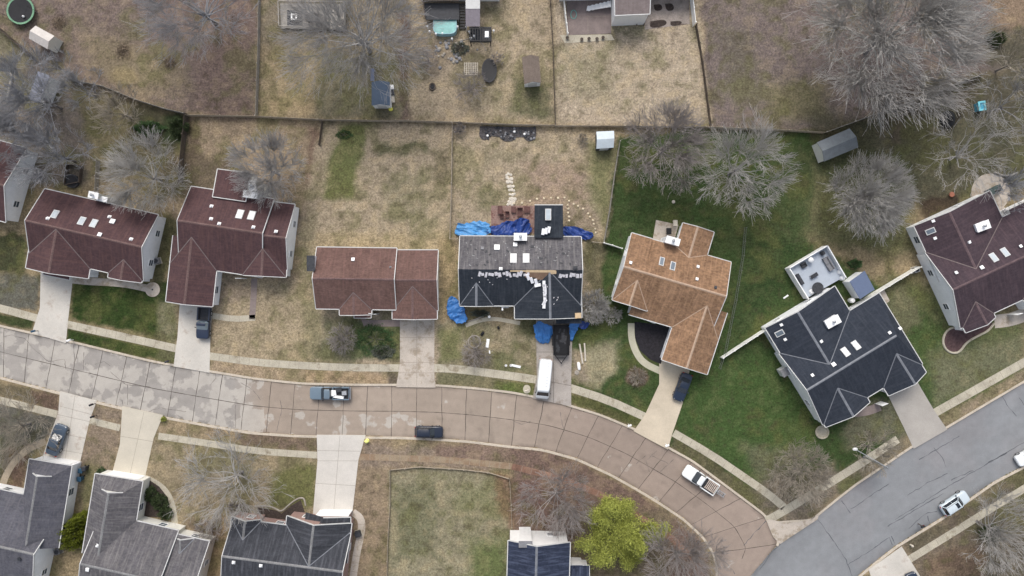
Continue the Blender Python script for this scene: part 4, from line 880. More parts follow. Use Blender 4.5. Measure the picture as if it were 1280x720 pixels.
sb = MB(); p, X, U, Nn = h.at(722,394.5); sb.boxf(p, (X, U, Nn), (0, 0, .14), (.8, 1.0, .12)); sb.boxf(p, (X, U, Nn), (0, 0, .24), (.7, .5, .08)); tag(sb.build('lumber_offcut', M['woodnew']), 'pale wooden board pile on the black roof corner above the trailer', 'board')
HOUSES[4] = h
# 5 tan house
h = House('ranch_house', 'tan shingled house with rear wing and long garage wing among green lawn', 'house', (850,370), 'tan', M['siding_white'], 'flash_tan')
mA = h.block((805,340.6), (907.9,370.5), (815,299), (839,408.5), zr=5.1, e0='n')
mL = h.block((779.7,333.3), (806,341), (785.8,290), (759,371.5), zr=5.09, ze=3.25, e1='n')
h.cross((861,322), (872.5,283.5), (850,291), (886,312), mA)
h.cross((797,350), (787,381.5), (765.5,374), (808,391), mA, ze=3.2)
gb = h.cross((884,382), (858.5,460.3), (835,425), (893,440), mA); h.garage(gb)
h.door(812,402,-.4,1); h.finish()
h.skylight(827,327,.55,1.2,'skydark'); h.skylight(840.8,332.7,.6,1.2,'skydark')
for x, y in ((788,329),(872,334),(870.7,349.5)): h.boxvent(x, y, .3)
h.boxvent(894,360,.3,'dark'); h.chimney(841,301,1.9,.9,4.2,-16,'siding_white'); 
HOUSES[5] = h
def twin(h, pr):
    pass
# 6 navy house
h = House('ranch_house', 'navy black roofed house beside the white deck near the asphalt road', 'house', (1050,440), 'navy', M['siding_white'], 'flash_grey')
mA = h.block((1009,487.9), (1121,419.4), (975,442), (1085.6,496), zr=5.1, e1='d', hip=(1, 2.1))
h.cross((1037,455.5), (997.5,390), (956,409), (1050.5,369.5), mA, ze=2.7)
h.cross((1047,485), (1067,520.5), (1031,532), (1085.6,500), mA)
gb = h.cross((1120.5,441.9), (1144.3,480), (1108,490), (1155,461), mA); h.garage(gb)
h.door(1097,503,.4,1); h.finish()
h.skylight(1056.7,440,.65,1.2,'skyglass'); h.skylight(1069.9,431.7,.65,1.2,'skyglass'); h.skylight(974.5,416.5,.65,1.1,'skydark')
for x, y in ((1015.5,469.5),(1025.6,427),(1112,416.5),(977,405.5),(981.8,423.8),(1125,411)): h.boxvent(x, y, .3)
h.boxvent(1042,456,.45); h.chimney(1041,402,2.0,1.1,4.4,28,'siding_white')
b_ = MB(); b_.box(P(977,462)+Vector((0,0,1.2)), (1.1,1.6,1.5), R(-60), 0); b_.box(P(977,462)+Vector((0,0,1.98)), (1.2,1.7,.08), R(-60), 1); b_.build('bay_window', [M['trim'], M['grey']], h.o)
HOUSES[6] = h
# 7 plum house, right edge
h = House('ranch_house', 'plum brown roofed house with white side wall at the right edge', 'house', (1225,340), 'plum', M['siding_white'], 'flash_red', cap=mat('ridge_plum', srgb(96,80,82), .9, .2, 1, .3, 8))
mA = h.block((1191.5,362.2), (1330,298), (1157,316), (1243.6,390.6), zr=5.1)
h.cross((1220,336), (1187,265), (1143,283.4), (1238,240), mA)
h.cross((1219.4,377), (1234.5,405.8), (1205,411.5), (1243.6,395), mA)
h.shed([(1262,262,2.7),(1300,244,2.7),(1315,270,3.3),(1272,290,3.3)], edge=False)
h.cross((1300,335), (1325,372), (1278,373), (1350,345), mA)
h.door(1262,392,.3,1); h.finish()
h.skylight(1241.8,322,.65,1.2,'skyglass'); h.skylight(1256,315.5,.65,1.2,'skyglass'); h.skylight(1163,289,.65,1.1,'skydark')
for x, y in ((1166.7,276),(1169,297.5),(1195,341.5),(1210.6,303),(1275.5,308.5)): h.boxvent(x, y, .3)
h.boxvent(1227,335,.4); h.chimney(1228.5,282.5,1.9,1.1,4.4,20,'siding_white')
HOUSES[7] = h
# 8 left edge
h = House('ranch_house', 'burgundy roofed house cut by the left edge showing its white end wall', 'house', (10,232), 'burg', M['siding_white'], 'flash_red')
h.block((-90,205), (4.5,232), (20,181.5), (8,278), zr=5.0); h.door(-30,255,-.2,1); h.finish()
# bottom row
h = House('ranch_house', 'worn grey roofed house at the bottom left corner beside the blue sedan', 'house', (40,650), 'oldgrey', M['siding_white'], 'flash_grey', cap=M['ridge_grey'])
mA = h.block((-120,657), (41.5,693.3), (57.8,661), (30,760), zr=5.3)
mB = h.block((-120,658), (30,691), (5,613), (10,760), zr=5.05, e1='n')
gb = h.block((31,687), (45.6,596), (25.2,645), (84,618), zr=4.75, e0='n', e1='d', hip=(.55,1.6)); h.garage(gb)
h.shed([(62,660,2.9),(74,663,2.3),(66,680,2.3),(55,677,2.9)], walls=True, edge=True)
h.door(20,612,-.2,-1); h.finish(); h.boxvent(25,698,.35,'dark')
h = House('ranch_house', 'weathered grey roofed house with evergreen hedge between it and its left neighbour', 'house', (180,670), 'slate', M['siding_cream'], 'flash_grey', cap=M['ridge_grey'])
mA = h.block((100,705), (199,727.5), (217.8,662), (150,800), zr=5.3)
mB = h.block((196,731), (240,741), (256,675.5), (230,810), zr=4.9, e0='n')
gb = h.block((121,703), (135.2,616.5), (109.5,650), (174,628), zr=4.75, e0='n', e1='d', hip=(.55,1.7)); h.garage(gb)
h.cross((224.4,692), (224.6,675.5), (219.8,680), (243,685), mB)
h.door(205,665,-.2,-1); h.finish(); h.boxvent(110,711,.4); h.vent(122,682)
h = House('ranch_house', 'charcoal roofed house with white garage front facing the broad pale driveway', 'house', (350,690), 'slate2', M['siding_white'], 'flash_grey', cap=M['ridge_grey'])
h.wm = M['brick_pink']
mA = h.block((277.5,695.5), (428,715), (345,655), (330,800), zr=5.2)
h.cross((303.3,675), (305.8,652), (288.5,655), (325,656), mA)
cr = h.cross((385.8,708), (391.7,657), (357,660), (437.5,672), mA, ze=2.6)
h.shed([(404,647.3,3.6),(438.5,646.5,2.6),(438.2,664,2.6),(392,664,3.9)], walls=False, edge=(0,1))
h.wall.box(P(420.5,648.5)+Vector((0,0,1.3)), (4.6,2.5,2.6), 0)
h.shed([(382,640.5,2.6),(404,647,2.9),(404,657,3.0),(381,652,2.7)], walls=False, edge=False)
g_ = MB(); gp = P(420.5,637.6)
for i in range(4): g_.box(gp+Vector((0,.06,.27+i*.54)), (4.3,.06,.5))
g_.box(gp+Vector((0,.0,1.3)), (4.9,.12,2.6)); g_.build('garage_door', M['white'], h.o)
h.door(345,650,0,-1); h.finish(); h.vent(292,703); h.vent(326,707)
w_ = MB(); a, b2 = P(441,672,0), P(431,720,0)
HOUSES[11] = h
h = House('two_storey_house', 'tall dark navy roofed house with bright white gable wall at bottom centre', 'house', (672,700), 'deepnavy', M['white'], 'flash_grey', ze=4.8)
h.block((671,683.5), (668,790), (634.6,700), (712,700), zr=6.8); 
h.block((700,735), (737,736), (720,706.5), (720,760), ze=2.7, zr=3.9)
h.shed([(711,706,3.0),(729,706,2.7),(729,716,2.7),(711,716,3.0)], edge=(0,1)); h.finish()
b_ = MB(); c0 = P(656,661.5); b_.box(c0+Vector((0,0,3.0)), (1.75,.7,6.0)); b_.box(c0+Vector((0,0,6.06)), (1.95,.9,.12), 0, 1); b_.build('chimney', [M['white'], M['grey']], h.roof)
# top row: only their rear parts are in view
h = House('house', 'house at the top centre with grey sunroom above a screened patio', 'house', (790,5), 'slate', M['white'], 'flash_grey')
h.rm = shingle('roof_membrane_brown', srgb(122,112,110), srgb(114,104,102), .08)
h.block((700,-30), (880,-34), (790,-70), (790,-8), zr=4.6)
h.shed([(768,-14,4.6),(813.5,-15,4.6),(812.5,17.5,4.2),(768.5,19.5,4.2)]); h.finish()
h = House('house', 'house cut by the top edge behind the turquoise pool', 'house', (570,-10), 'oldgrey', M['white'], 'flash_grey')
h.block((520,-32), (625,-32), (570,-60), (570,-6), zr=4.6); h.finish()
# ------------------------------------------------------------ bare trees and other plants
def seg_tubes(P0, P1, r0, r1, n=3):
    d = P1-P0; ln = np.linalg.norm(d, axis=1, keepdims=True); d = d/np.maximum(ln, 1e-6)
    ref = np.where(np.abs(d[:, 2:3]) < .9, np.array([[0, 0, 1.]]), np.array([[1., 0, 0]])); a = np.cross(d, ref); a /= np.linalg.norm(a, axis=1, keepdims=True); b = np.cross(d, a)
    V = []
    for P_, r in ((P0, r0), (P1, r1)):
        for k in range(n):
            t = 2*math.pi*k/n; V.append(P_+(a*math.cos(t)+b*math.sin(t))*r[:, None])
    V = np.stack(V, 1).reshape(-1, 3); m = len(P0); off = np.arange(m)[:, None]*2*n
    F = np.concatenate([off+np.array([[k, (k+1) % n, n+(k+1) % n, n+k]]) for k in range(n)], 0)
    return V, F
def grow(seed, R_, H_, nl=11, kids=(7, 6, 5, 4), spread=.75, up=.25, wob=.18, tw=.0105, th=.25, lean=0, rl=(.5, .55, .55, .55, .6), ret_tips=False):
    """limbs and twigs as one mesh: returns V, F (origin at the foot of the trunk)"""
    g = np.random.RandomState(seed); levels = []
    # limbs
    az = np.arange(nl)*2.39996+g.uniform(-.2, .2, nl); el = np.radians(12+66*((np.arange(nl)*.618) % 1))
    d = np.stack([np.cos(az)*np.cos(el), np.sin(az)*np.cos(el), np.sin(el)], 1)
    p = np.zeros((nl, 3)); p[:, 2] = H_*g.uniform(th*.7, th*1.5, nl); p[:, 0] = g.normal(0, .1, nl)
    L = R_*rl[0]*g.uniform(.92, 1.18, nl); r = np.full(nl, R_*.0115)+.015
    segs = []
    tips = None
    for lev in range(len(kids)+1):
        ns = (5, 4, 3, 2, 2)[lev]; nodes = [p]; dirs = [d]; rads = [r]
        cur, cd = p, d
        for k in range(ns):
            cd = cd+g.normal(0, wob, cd.shape); cd[:, 2] += up*.25*(1 if lev < 2 else .5)
            out = cur[:, :2]/(np.linalg.norm(cur[:, :2], axis=1, keepdims=True)+.3); cd[:, :2] += out*.06*spread
            cd /= np.linalg.norm(cd, axis=1, keepdims=True); nx_ = cur+cd*(L/ns)[:, None]
            r2 = rads[-1]*(.8 if k < ns-1 else .6); segs.append((cur, nx_, rads[-1], r2)); cur = nx_; nodes.append(cur); dirs.append(cd); rads.append(r2)
        nodes = np.stack(nodes, 1); dirs = np.stack(dirs, 1); rads = np.stack(rads, 1)
        if lev == len(kids): tips = nodes[:, -1]; break
        kk = kids[lev]; N_ = len(p); t = (np.arange(kk)[None, :]+g.rand(N_, kk))/kk*(1-.22)+.22
        idx = np.clip(t*ns, 0, ns-1e-3); i0 = idx.astype(int); f = (idx-i0)[..., None]; rw = np.arange(N_)[:, None]
        cp = nodes[rw, i0]*(1-f)+nodes[rw, i0+1]*f; cdv = dirs[rw, i0+1]; cr = rads[rw, i0]
        rp = g.normal(0, 1, cdv.shape); rp -= (rp*cdv).sum(-1, keepdims=True)*cdv; rp /= np.linalg.norm(rp, axis=-1, keepdims=True)
        out = np.zeros_like(cp); out[..., :2] = cp[..., :2]/(np.linalg.norm(cp[..., :2], axis=-1, keepdims=True)+.5)
        nd = cdv+rp*g.uniform(.45, 1.15, (N_, kk, 1))+out*.5*spread; nd[..., 2] += up
        nd /= np.linalg.norm(nd, axis=-1, keepdims=True)
        L = (np.repeat(L[:, None], kk, 1)*rl[lev+1]*g.uniform(.7, 1.2, (N_, kk))*(1.15-.5*t)).ravel()
        p = cp.reshape(-1, 3); d = nd.reshape(-1, 3); r = np.maximum(cr.ravel()*.55, tw)
    P0 = np.concatenate([s[0] for s in segs]); P1 = np.concatenate([s[1] for s in segs]); a = np.maximum(np.concatenate([s[2] for s in segs]), tw); b = np.maximum(np.concatenate([s[3] for s in segs]), tw*.7)
    # scale the crown to the asked radius and height
    rad = np.percentile(np.hypot(P1[:, 0], P1[:, 1]), 93); hz = np.percentile(P1[:, 2], 99.5)
    base = H_*th*.7
    S = np.array([R_/rad, R_/rad, (H_-base)/max(.1, hz-base)])
    for Q in (P0, P1, tips): Q[:, 2] -= base; Q *= S; Q[:, 2] += base; Q[:, 2] = np.maximum(Q[:, 2], .15)
    V, F = seg_tubes(P0, P1, a, b)
    if ret_tips: return V, F, tips
    return V, F
def grow_tree(seed, R_, H_, nl=10, spokes=210, kids=(7, 4, 2), th=.25, wob=.1, tw=.02, droop=0.0, flat=.5, lobes=.13, fl=(.3, .17, .08), taper=.0075):
    spokes = int(spokes*.6); kids = tuple(kids[:2])
    """limbs fork from the trunk and reach out to a domed, uneven crown; finer twigs grow along every branch"""
    g = np.random.RandomState(seed); base = H_*th; A0, A1, Q0, Q1 = [], [], [], []
    def seg(a, b, r0, r1): A0.append(a); A1.append(b); Q0.append(r0); Q1.append(r1)
    nl = int(nl*1.7); az = np.arange(nl)*2.39996+g.uniform(-.25, .25, nl); el = np.radians(16+62*((np.arange(nl)*.618) % 1))
    d = np.stack([np.cos(az)*np.cos(el), np.sin(az)*np.cos(el), np.sin(el)], 1); p = np.zeros((nl, 3)); p[:, 2] = base*g.uniform(.7, 1.15, nl)
    L = R_*g.uniform(.55, .88, nl); r = np.full(nl, R_*.012+.02); NP, ND, NR = [], [], []; cur, cd = p, d
    for k in range(7):
        cd = cd+g.normal(0, wob*1.1, cd.shape); cd /= np.linalg.norm(cd, axis=1, keepdims=True); nx_ = cur+cd*(L/7)[:, None]; r2 = r*.84; seg(cur, nx_, r, r2); cur, r = nx_, r2
        NP.append(cur); ND.append(cd); NR.append(r)
    NP = np.concatenate(NP); ND = np.concatenate(ND); NR = np.concatenate(NR)
    n = spokes; u = (np.arange(n)+.5)/n; rr_ = np.sqrt(u)*.86; a = np.arange(n)*2.39996+seed
    lob = 1+lobes*np.sin(3*a+seed)+lobes*.7*np.sin(5*a+seed*2.3)+g.normal(0, .05, n); rad = R_*rr_*lob
    top = base+(H_-base)*np.sqrt(np.clip(1-(rr_*.98)**2, 0, 1))**(.8)*g.uniform(.72, 1, n)*(1-flat*.25)+g.uniform(0, .08, n)*H_
    Tg = np.stack([rad*np.cos(a), rad*np.sin(a), np.clip(top, H_*.12, H_)], 1)
    D = np.linalg.norm(Tg[:, None, :]-NP[None], axis=2); D = np.where(D < .2*R_, D+R_, D)*g.uniform(.7, 1.3, D.shape)+.35*R_*(np.hypot(NP[:, 0], NP[:, 1])[None]/(np.hypot(Tg[:, 0], Tg[:, 1])[:, None]+.1*R_) > .9); j = D.argmin(1)
    q, qd = NP[j], ND[j]; dist = np.linalg.norm(Tg-q, axis=1, keepdims=True); c1 = q+qd*dist*.45+g.normal(0, .05, q.shape)*dist
    ns = 5; tt = np.linspace(0, 1, ns+1); nodes = [q*(1-t)**2+c1*2*t*(1-t)+Tg*t*t+(g.normal(0, wob*.09, q.shape)*dist if 0 < t else 0) for t in tt]
    r0 = np.minimum(NR[j]*.6, R_*taper+.012); rads = [np.maximum(r0*(1-.62*t), tw) for t in tt]
    for k in range(ns): seg(nodes[k], nodes[k+1], rads[k], rads[k+1])
    nodes = np.stack(nodes, 1); dirs = np.diff(nodes, axis=1); dirs /= np.linalg.norm(dirs, axis=2, keepdims=True)+1e-9; rads = np.stack(rads, 1); Lp = dist[:, 0]
    for lev, kk in enumerate(kids):
        N_ = len(nodes); ns0 = dirs.shape[1]; t = (np.arange(kk)[None, :]+g.rand(N_, kk))/kk*.86+.14; idx = np.clip(t*ns0, 0, ns0-1e-3); i0 = idx.astype(int); f = (idx-i0)[..., None]; rw = np.arange(N_)[:, None]
        cp = nodes[rw, i0]*(1-f)+nodes[rw, i0+1]*f; cv = dirs[rw, i0]; cr = rads[rw, i0]
        rp = g.normal(0, 1, cv.shape); rp -= (rp*cv).sum(-1, keepdims=True)*cv; rp /= np.linalg.norm(rp, axis=-1, keepdims=True)+1e-9
        out = cp.copy(); out[..., 2] = (out[..., 2]-base)*.8; out /= np.linalg.norm(out, axis=-1, keepdims=True)+.2
        nd = cv*.8+rp*g.uniform(.35, .85, (N_, kk, 1))+out*.55; nd /= np.linalg.norm(nd, axis=-1, keepdims=True)
        L = (R_*fl[lev]*g.uniform(.6, 1.25, (N_, kk))*(1.1-.35*t)).ravel(); p = cp.reshape(-1, 3); dd = nd.reshape(-1, 3); r = np.maximum(cr.ravel()*.6, tw)
        ns = (3, 2, 1)[lev]; cur = p; nn = [p]; dv = []; rs = [r]
        for k in range(ns):
            dd = dd+g.normal(0, wob, dd.shape); dd[:, 2] += .06; dd /= np.linalg.norm(dd, axis=1, keepdims=True); nx_ = cur+dd*(L/ns)[:, None]; nx_[:, 2] = np.maximum(nx_[:, 2], .1); r2 = np.maximum(rs[-1]*.75, tw*.8)
            seg(cur, nx_, rs[-1], r2); cur = nx_; nn.append(cur); dv.append(dd); rs.append(r2)
        nodes = np.stack(nn, 1); dirs = np.stack(dv, 1); rads = np.stack(rs, 1)
    P0, P1, a, b = (np.concatenate(x) for x in (A0, A1, Q0, Q1)); P1[:, 2] = np.maximum(P1[:, 2], .08)
    return seg_tubes(P0, P1, a, b)
def trunk_mesh(H_, r, m, lean=.1, seed=1):
    rn = random.Random(seed); b = MB(); n = 5; pts = []
    for i in range(n+1): pts.append((rn.uniform(-1, 1)*lean*i*.2, rn.uniform(-1, 1)*lean*i*.2, H_*i/n-.1))
    b.tube(pts, [r*(1.35 if i == 0 else 1-.07*i) for i in range(n+1)], 9)
    me_o = b.build('trunk', m, None); me = me_o.data; bpy.data.objects.remove(me_o); return me
def bare_tree(px, py, rpx, label, H_=9, m='twig', key=None, group='bare trees of the yards', rz=None, seed=1, cat='tree', name='bare_tree', th=.25, zc=.55, **kw):
    """px, py: where the middle of the crown shows; rpx: its radius in the photo"""
    z = H_*zc; c = P(px, py, z); R_ = rpx*K*(1-z/HC)
    o = thing(name, label, cat, (c.x, c.y, 0), rz if rz is not None else seed*1.7, group)
    V, F = grow_tree(seed, R_, H_, th=th, **kw); np_mesh('crown', V, F, M[m], o)
    tm = trunk_mesh(H_*th*1.25, max(.05, R_*.022+.03), M['bark'], seed=seed); t = bpy.data.objects.new('trunk', tm); COL.objects.link(t); t.parent = o
    return o
BT = bare_tree
BT(1120, 40, 113, 'largest bare grey tree, spreading above the long slanted fence at upper right', 15, 'twigpale', seed=11, nl=16, spokes=420, kids=(8, 5, 2), lobes=.09, tw=.024)
BT(245, 8, 78, 'bare tree with dark branching centre cut by the top edge, left part', 12, 'twigblue', seed=12, nl=12, spokes=170, lobes=.16)
BT(448, 40, 98, 'big bare tree overhanging the railed deck above the blue roofed shed', 14, 'twig', seed=13, nl=14, spokes=230, lobes=.12, kids=(7, 5, 2))
BT(38, 120, 62, 'tangled blue grey bare tree left of the slanting wooden fence', 12, 'twigblue', seed=14, nl=10, spokes=170, lobes=.18)
BT(60, 192, 50, 'blue grey bare tree leaning over the left edge house with white wall', 11, 'twigblue', seed=15, nl=9, spokes=130, lobes=.16)
BT(6, 165, 42, 'bare tree cut by the left edge above the white walled house', 11, 'twigblue', seed=33, nl=8, spokes=110, lobes=.16)
BT(100, 112, 30, 'small tangled bare tree at the bend of the slanting fence', 7, 'twigblue', seed=34, nl=8, spokes=70, kids=(6, 4, 2), lobes=.16)
BT(182, 220, 55, 'pale bare tree behind the far left burgundy house', 8, 'twigpale', seed=16, nl=11, spokes=190, lobes=.08)
BT(336, 212, 49, 'round bare tree behind the chimney of the house with the long garage wing', 8, 'twig', seed=17, nl=11, spokes=190, lobes=.06)
BT(832, 184, 58, 'pinkish bare tree left of its twin, behind the tan house', 9.5, 'twigpink', seed=18, nl=12, spokes=260, lobes=.06)
BT(926, 210, 64, 'bare tree with pale radiating limbs behind the tan house, right one', 10, 'twigpale', seed=19, nl=14, spokes=170, kids=(6, 5, 2), lobes=.07, taper=.009)
BT(1086, 246, 53, 'dense round pale bare tree on green lawn above the white deck', 7.5, 'twigpale', seed=20, nl=16, spokes=420, kids=(6, 5, 2), lobes=.04)
BT(1208, 192, 64, 'sprawling crooked bare tree behind the plum roofed house', 7, 'twigpale', seed=21, nl=8, spokes=44, kids=(6, 4, 2), lobes=.2, wob=.25, taper=.009)
BT(1268, 128, 52, 'bare tree at the right edge beside the small blue playhouse', 10, 'twig', seed=22, nl=7, spokes=60, kids=(6, 4, 2), lobes=.2, wob=.2)
BT(1262, 235, 30, 'grey bare tree at the right edge above the round patio', 7, 'twigblue', seed=23, nl=8, spokes=80, kids=(6, 4, 2), lobes=.12)
BT(288, 600, 68, 'wide thin bare tree over the front lawn between two bottom driveways', 8, 'twigpale', seed=24, nl=9, spokes=80, kids=(6, 5, 2), lobes=.16, wob=.16, taper=.007)
BT(697, 622, 50, 'bare tree above the bright white gable wall, left of the yellow green tree', 8, 'twigpink', seed=25, nl=10, spokes=120, kids=(6, 4, 2), lobes=.14)
BT(850, 700, 58, 'bare tree beside the street bend at the bottom, right of the yellow green tree', 9, 'twigpink', seed=26, nl=11, spokes=170, kids=(6, 5, 2), lobes=.1)
BT(1254, 668, 54, 'bare tree cut by the right edge at the bottom corner', 10, 'twigpale', seed=27, nl=10, spokes=130, kids=(6, 5, 2), lobes=.12)
BT(1002, 592, 40, 'low tan bare tree beside the pavement corner', 5, 'twigtan', seed=28, nl=14, spokes=170, kids=(6, 4, 2), lobes=.08)
BT(1092, 562, 32, 'thin bare street tree standing over the pavement near the street lamp', 6, 'twigtan', seed=29, nl=8, spokes=50, kids=(6, 4, 2), lobes=.1)
BT(18, 535, 50, 'low grey bare tree at the left edge below the street', 6, 'twigtan', seed=30, nl=10, spokes=110, kids=(6, 4, 2), lobes=.16)
BT(148, 140, 36, 'olive twiggy bare tree beside the dark corner of the slanting fence', 6, 'twigtan', seed=31, nl=9, spokes=70, kids=(6, 4, 2), lobes=.12)
BT(1275, 75, 38, 'bare tree at the right edge near the end of the slanted fence', 9, 'twigtan', seed=35, nl=7, spokes=40, kids=(5, 4, 2), lobes=.2, wob=.2)
BT(72, 84, 22, 'bare tree leaning over the grey garden shed at top left', 7, 'twigblue', seed=36, nl=7, spokes=40, kids=(5, 4, 2), lobes=.2)
SH = dict(cat='shrub', name='bare_shrub', group='bare shrubs', th=.08, zc=.4, fl=(.34, .2, .12))
def BS(x, y, r, label, h, m, seed, sp=70, k=(5, 4, 2), tw=.016): BT(x, y, r, label, h, m, seed=seed, nl=14, spokes=sp, kids=k, tw=tw, lobes=.06, **SH)
BS(742, 383, 21, 'round brown bare shrub between the tarped house and the tan house', 2.6, 'twigpale', 40, 190, (6, 4, 2), .02)
BS(766, 394, 12, 'small brown bare shrub at the corner of the tan house', 2.0, 'twigpale', 41, 90, tw=.014)
BS(428, 424, 19, 'grey bare shrub in front of the red brown house', 2.2, 'twigpink', 42, 120)
BS(588, 110, 22, 'bare shrub below the lattice pavers of the pool yard', 2.6, 'twigpink', 43)
BS(594, 440, 20, 'bare shrub inside the stone ring on the lawn before the tarped house', 2.0, 'twigpink', 44, 60)
BS(296, 633, 13, 'bare shrub at the left corner of the charcoal roofed house', 1.8, 'twigpink', 45)
BS(262, 664, 17, 'reddish bare shrub between two bottom houses', 2.0, 'twigpink', 46)
BS(622, 74, 9, 'bare shrub behind the dark oval trampoline', 1.6, 'twigpink', 48, 40)
BS(796, 470, 12, 'low brown bare shrub in the round mulch ring beside the tan drive', .8, 'twigtan', 49, 60)
BS(574, 161, 8.5, 'round purple brown bare shrub at the left end of the scalloped bed', 1.3, 'twigpink', 50, 80)
BS(728, 174, 7.5, 'round dark bare shrub left of the small white roofed shed', 1.2, 'twigtan', 51, 60)
BS(535, 75, 15, 'bare shrub left of the rock garden below the pool', 2.0, 'twigpink', 52, 40)
BS(700, 652, 20, 'reddish bare shrub behind the bright white gable wall', 2.4, 'twigpink', 53)
BS(350, 258, 20, 'low grey bare shrub between the round tree and the white end wall', 2.0, 'twig', 54, 60)
# leafy plants
def leaves(C, size, seed, tilt=1.0):
    g = np.random.RandomState(seed); n = len(C); a = g.normal(0, 1, (n, 3)); a[:, 2] *= tilt; a /= np.linalg.norm(a, axis=1, keepdims=True)
    b = np.cross(a, g.normal(0, 1, (n, 3))); b /= np.linalg.norm(b, axis=1, keepdims=True); s = size*g.uniform(.6, 1.3, (n, 1))
    V = np.stack([C-a*s, C+b*s*.5, C+a*s, C-b*s*.5], 1).reshape(-1, 3); return V, np.arange(4*n).reshape(n, 4)
def leafy_tree(px, py, rpx, H_, label, m, seed, n=16000, size=.16, cat='tree', name='leafy_tree', group=None, lobes=26, th=.2):
    z = H_*.55; c = P(px, py, z); R_ = rpx*K*(1-z/HC); o = thing(name, label, cat, (c.x, c.y, 0), 0, group); g = np.random.RandomState(seed)
    V, F, tips = grow(seed, R_*.86, H_*.93, nl=11, kids=(6, 6, 4), up=.2, th=th, ret_tips=True); np_mesh('limbs', V, F, M['bark'], o)
    k = g.randint(0, len(tips), n); C = tips[k]+g.normal(0, R_*.06, (n, 3)); 
    V, F = leaves(C, size, seed); np_mesh('crown', V, F, M[m], o)
    t = bpy.data.objects.new('trunk', trunk_mesh(H_*th*1.3, R_*.035+.04, M['bark'], seed=seed)); COL.objects.link(t); t.parent = o
    return o
leafy_tree(773, 661, 56, 8, 'bright yellow green leafy tree beside the bend of the street', 'leafyellow', 60, 60000, .11)
def shrub(px, py, rx, ry, h, label, m, seed, n=3000, size=.09, name='evergreen_shrub', group='leafy shrubs', cat='shrub', ang=0, shape='dome'):
    """bushy plant: a stem and leaves packed in an uneven mound"""
    z = h*.5; c = P(px, py, z); g = np.random.RandomState(seed); o = thing(name, label, cat, (c.x, c.y, 0), R(ang), group)
    u = g.normal(0, 1, (n, 3)); u /= np.linalg.norm(u, axis=1, keepdims=True); u[:, 2] = np.abs(u[:, 2]); rr_ = g.uniform(.55, 1, (n, 1))**.6
    lump = 1+.22*np.sin(u[:, :1]*7+seed)*np.cos(u[:, 1:2]*6+seed*2)+.14*np.sin(u[:, 2:]*9+u[:, :1]*5)
    C = u*rr_*lump*np.array([[rx*K, ry*K, h]])*.95; C[:, 2] += .05
    V, F = leaves(C, size, seed); np_mesh('foliage', V, F, M[m], o)
    b = MB(); rn = random.Random(seed)
    for i in range(5):
        a = i*1.3; b.tube([(0, 0, -.1), (math.cos(a)*rx*K*.3, math.sin(a)*ry*K*.3, h*.45), (math.cos(a)*rx*K*.5, math.sin(a)*ry*K*.5, h*.8)], [.05, .035, .015], 5)
    b.build('stem', M['bark'], o, world=False); return o
for i, (x, y, rx, ry, hh) in enumerate([(101,648,8,6,3.4),(95,654,11,7,3.6),(91,662,14,7,3.8),(90,670,15,7,3.7),(89,679,13,6,3.5)]):
    shrub(x, y, rx, ry, hh, ['rearmost olive arborvitae of the hedge between the bottom left houses','second olive arborvitae from the street in the hedge','middle and widest olive arborvitae of the hedge','fourth olive arborvitae from the street in the hedge','front and lowest olive arborvitae at the hedge end'][i] if i not in (0, 4) else ['olive arborvitae at the street end of the hedge between two bottom houses','','','','olive arborvitae at the bottom end of the hedge between two bottom houses'][i], 'leafolive', 70+i, 3600, .1, name='arborvitae', group='arborvitae hedge', ang=-20)
shrub(188, 619, 9, 10, 1.4, 'dark evergreen shrub at the street end of the curved bed', 'leafdark', 80, 3000)
shrub(199, 629, 10, 10, 1.5, 'dark brown green shrub in the middle of the curved bed', 'leafdark', 81, 3000)
shrub(206, 642, 9, 9, 1.3, 'dark evergreen shrub at the inner end of the curved bed', 'leafdark', 82, 2600)
shrub(468, 424, 27, 20, .4, 'sprawling green ivy mound on the lawn before the red brown house', 'leafgreen', 83, 4200, .09)
shrub(478, 440, 16, 9, .5, 'dusty grey green ground shrub at the pavement by the middle driveway', 'leafgrey', 84, 2600, .09)
shrub(222, 158, 13, 12, 2.0, 'dark green shrub filling the corner of the slanting fence', 'leafdark', 85, 4000, .1)
shrub(185, 160, 20, 9, 1.0, 'flattened green shrub row along the slanting fence', 'leafgreen', 86, 3500, .1)
shrub(430, 168, 11, 6, .4, 'green weedy shrub patch beneath the rear fence', 'leafgreen', 87, 1200, .07)
shrub(1069, 330, 9, 6, 1.0, 'light green shrub between the white deck and blue shed', 'leafgreen', 88, 1800, .09)
shrub(204, 524, 3.5, 3, .7, 'small yellow green bush at the lower kerb beside the driveway', 'leafyellow', 89, 700, .07)
shrub(1240, 668, 14, 12, 1.2, 'dark green shrub under the bottom right bare tree', 'leafdark', 90, 2400, .1)
shrub(575, 60, 12, 9, .6, 'grey green rock garden plants below the pool', 'leafgrey', 91, 1500, .09)
shrub(1247, 48, 12, 9, 1.6, 'dark green shrub at the right edge beneath bare branches', 'leafdark', 92, 2400, .1)
shrub(127, 590, 7, 6, .5, 'low olive plant beside the white garage corner', 'leafgreen', 93, 900, .08)
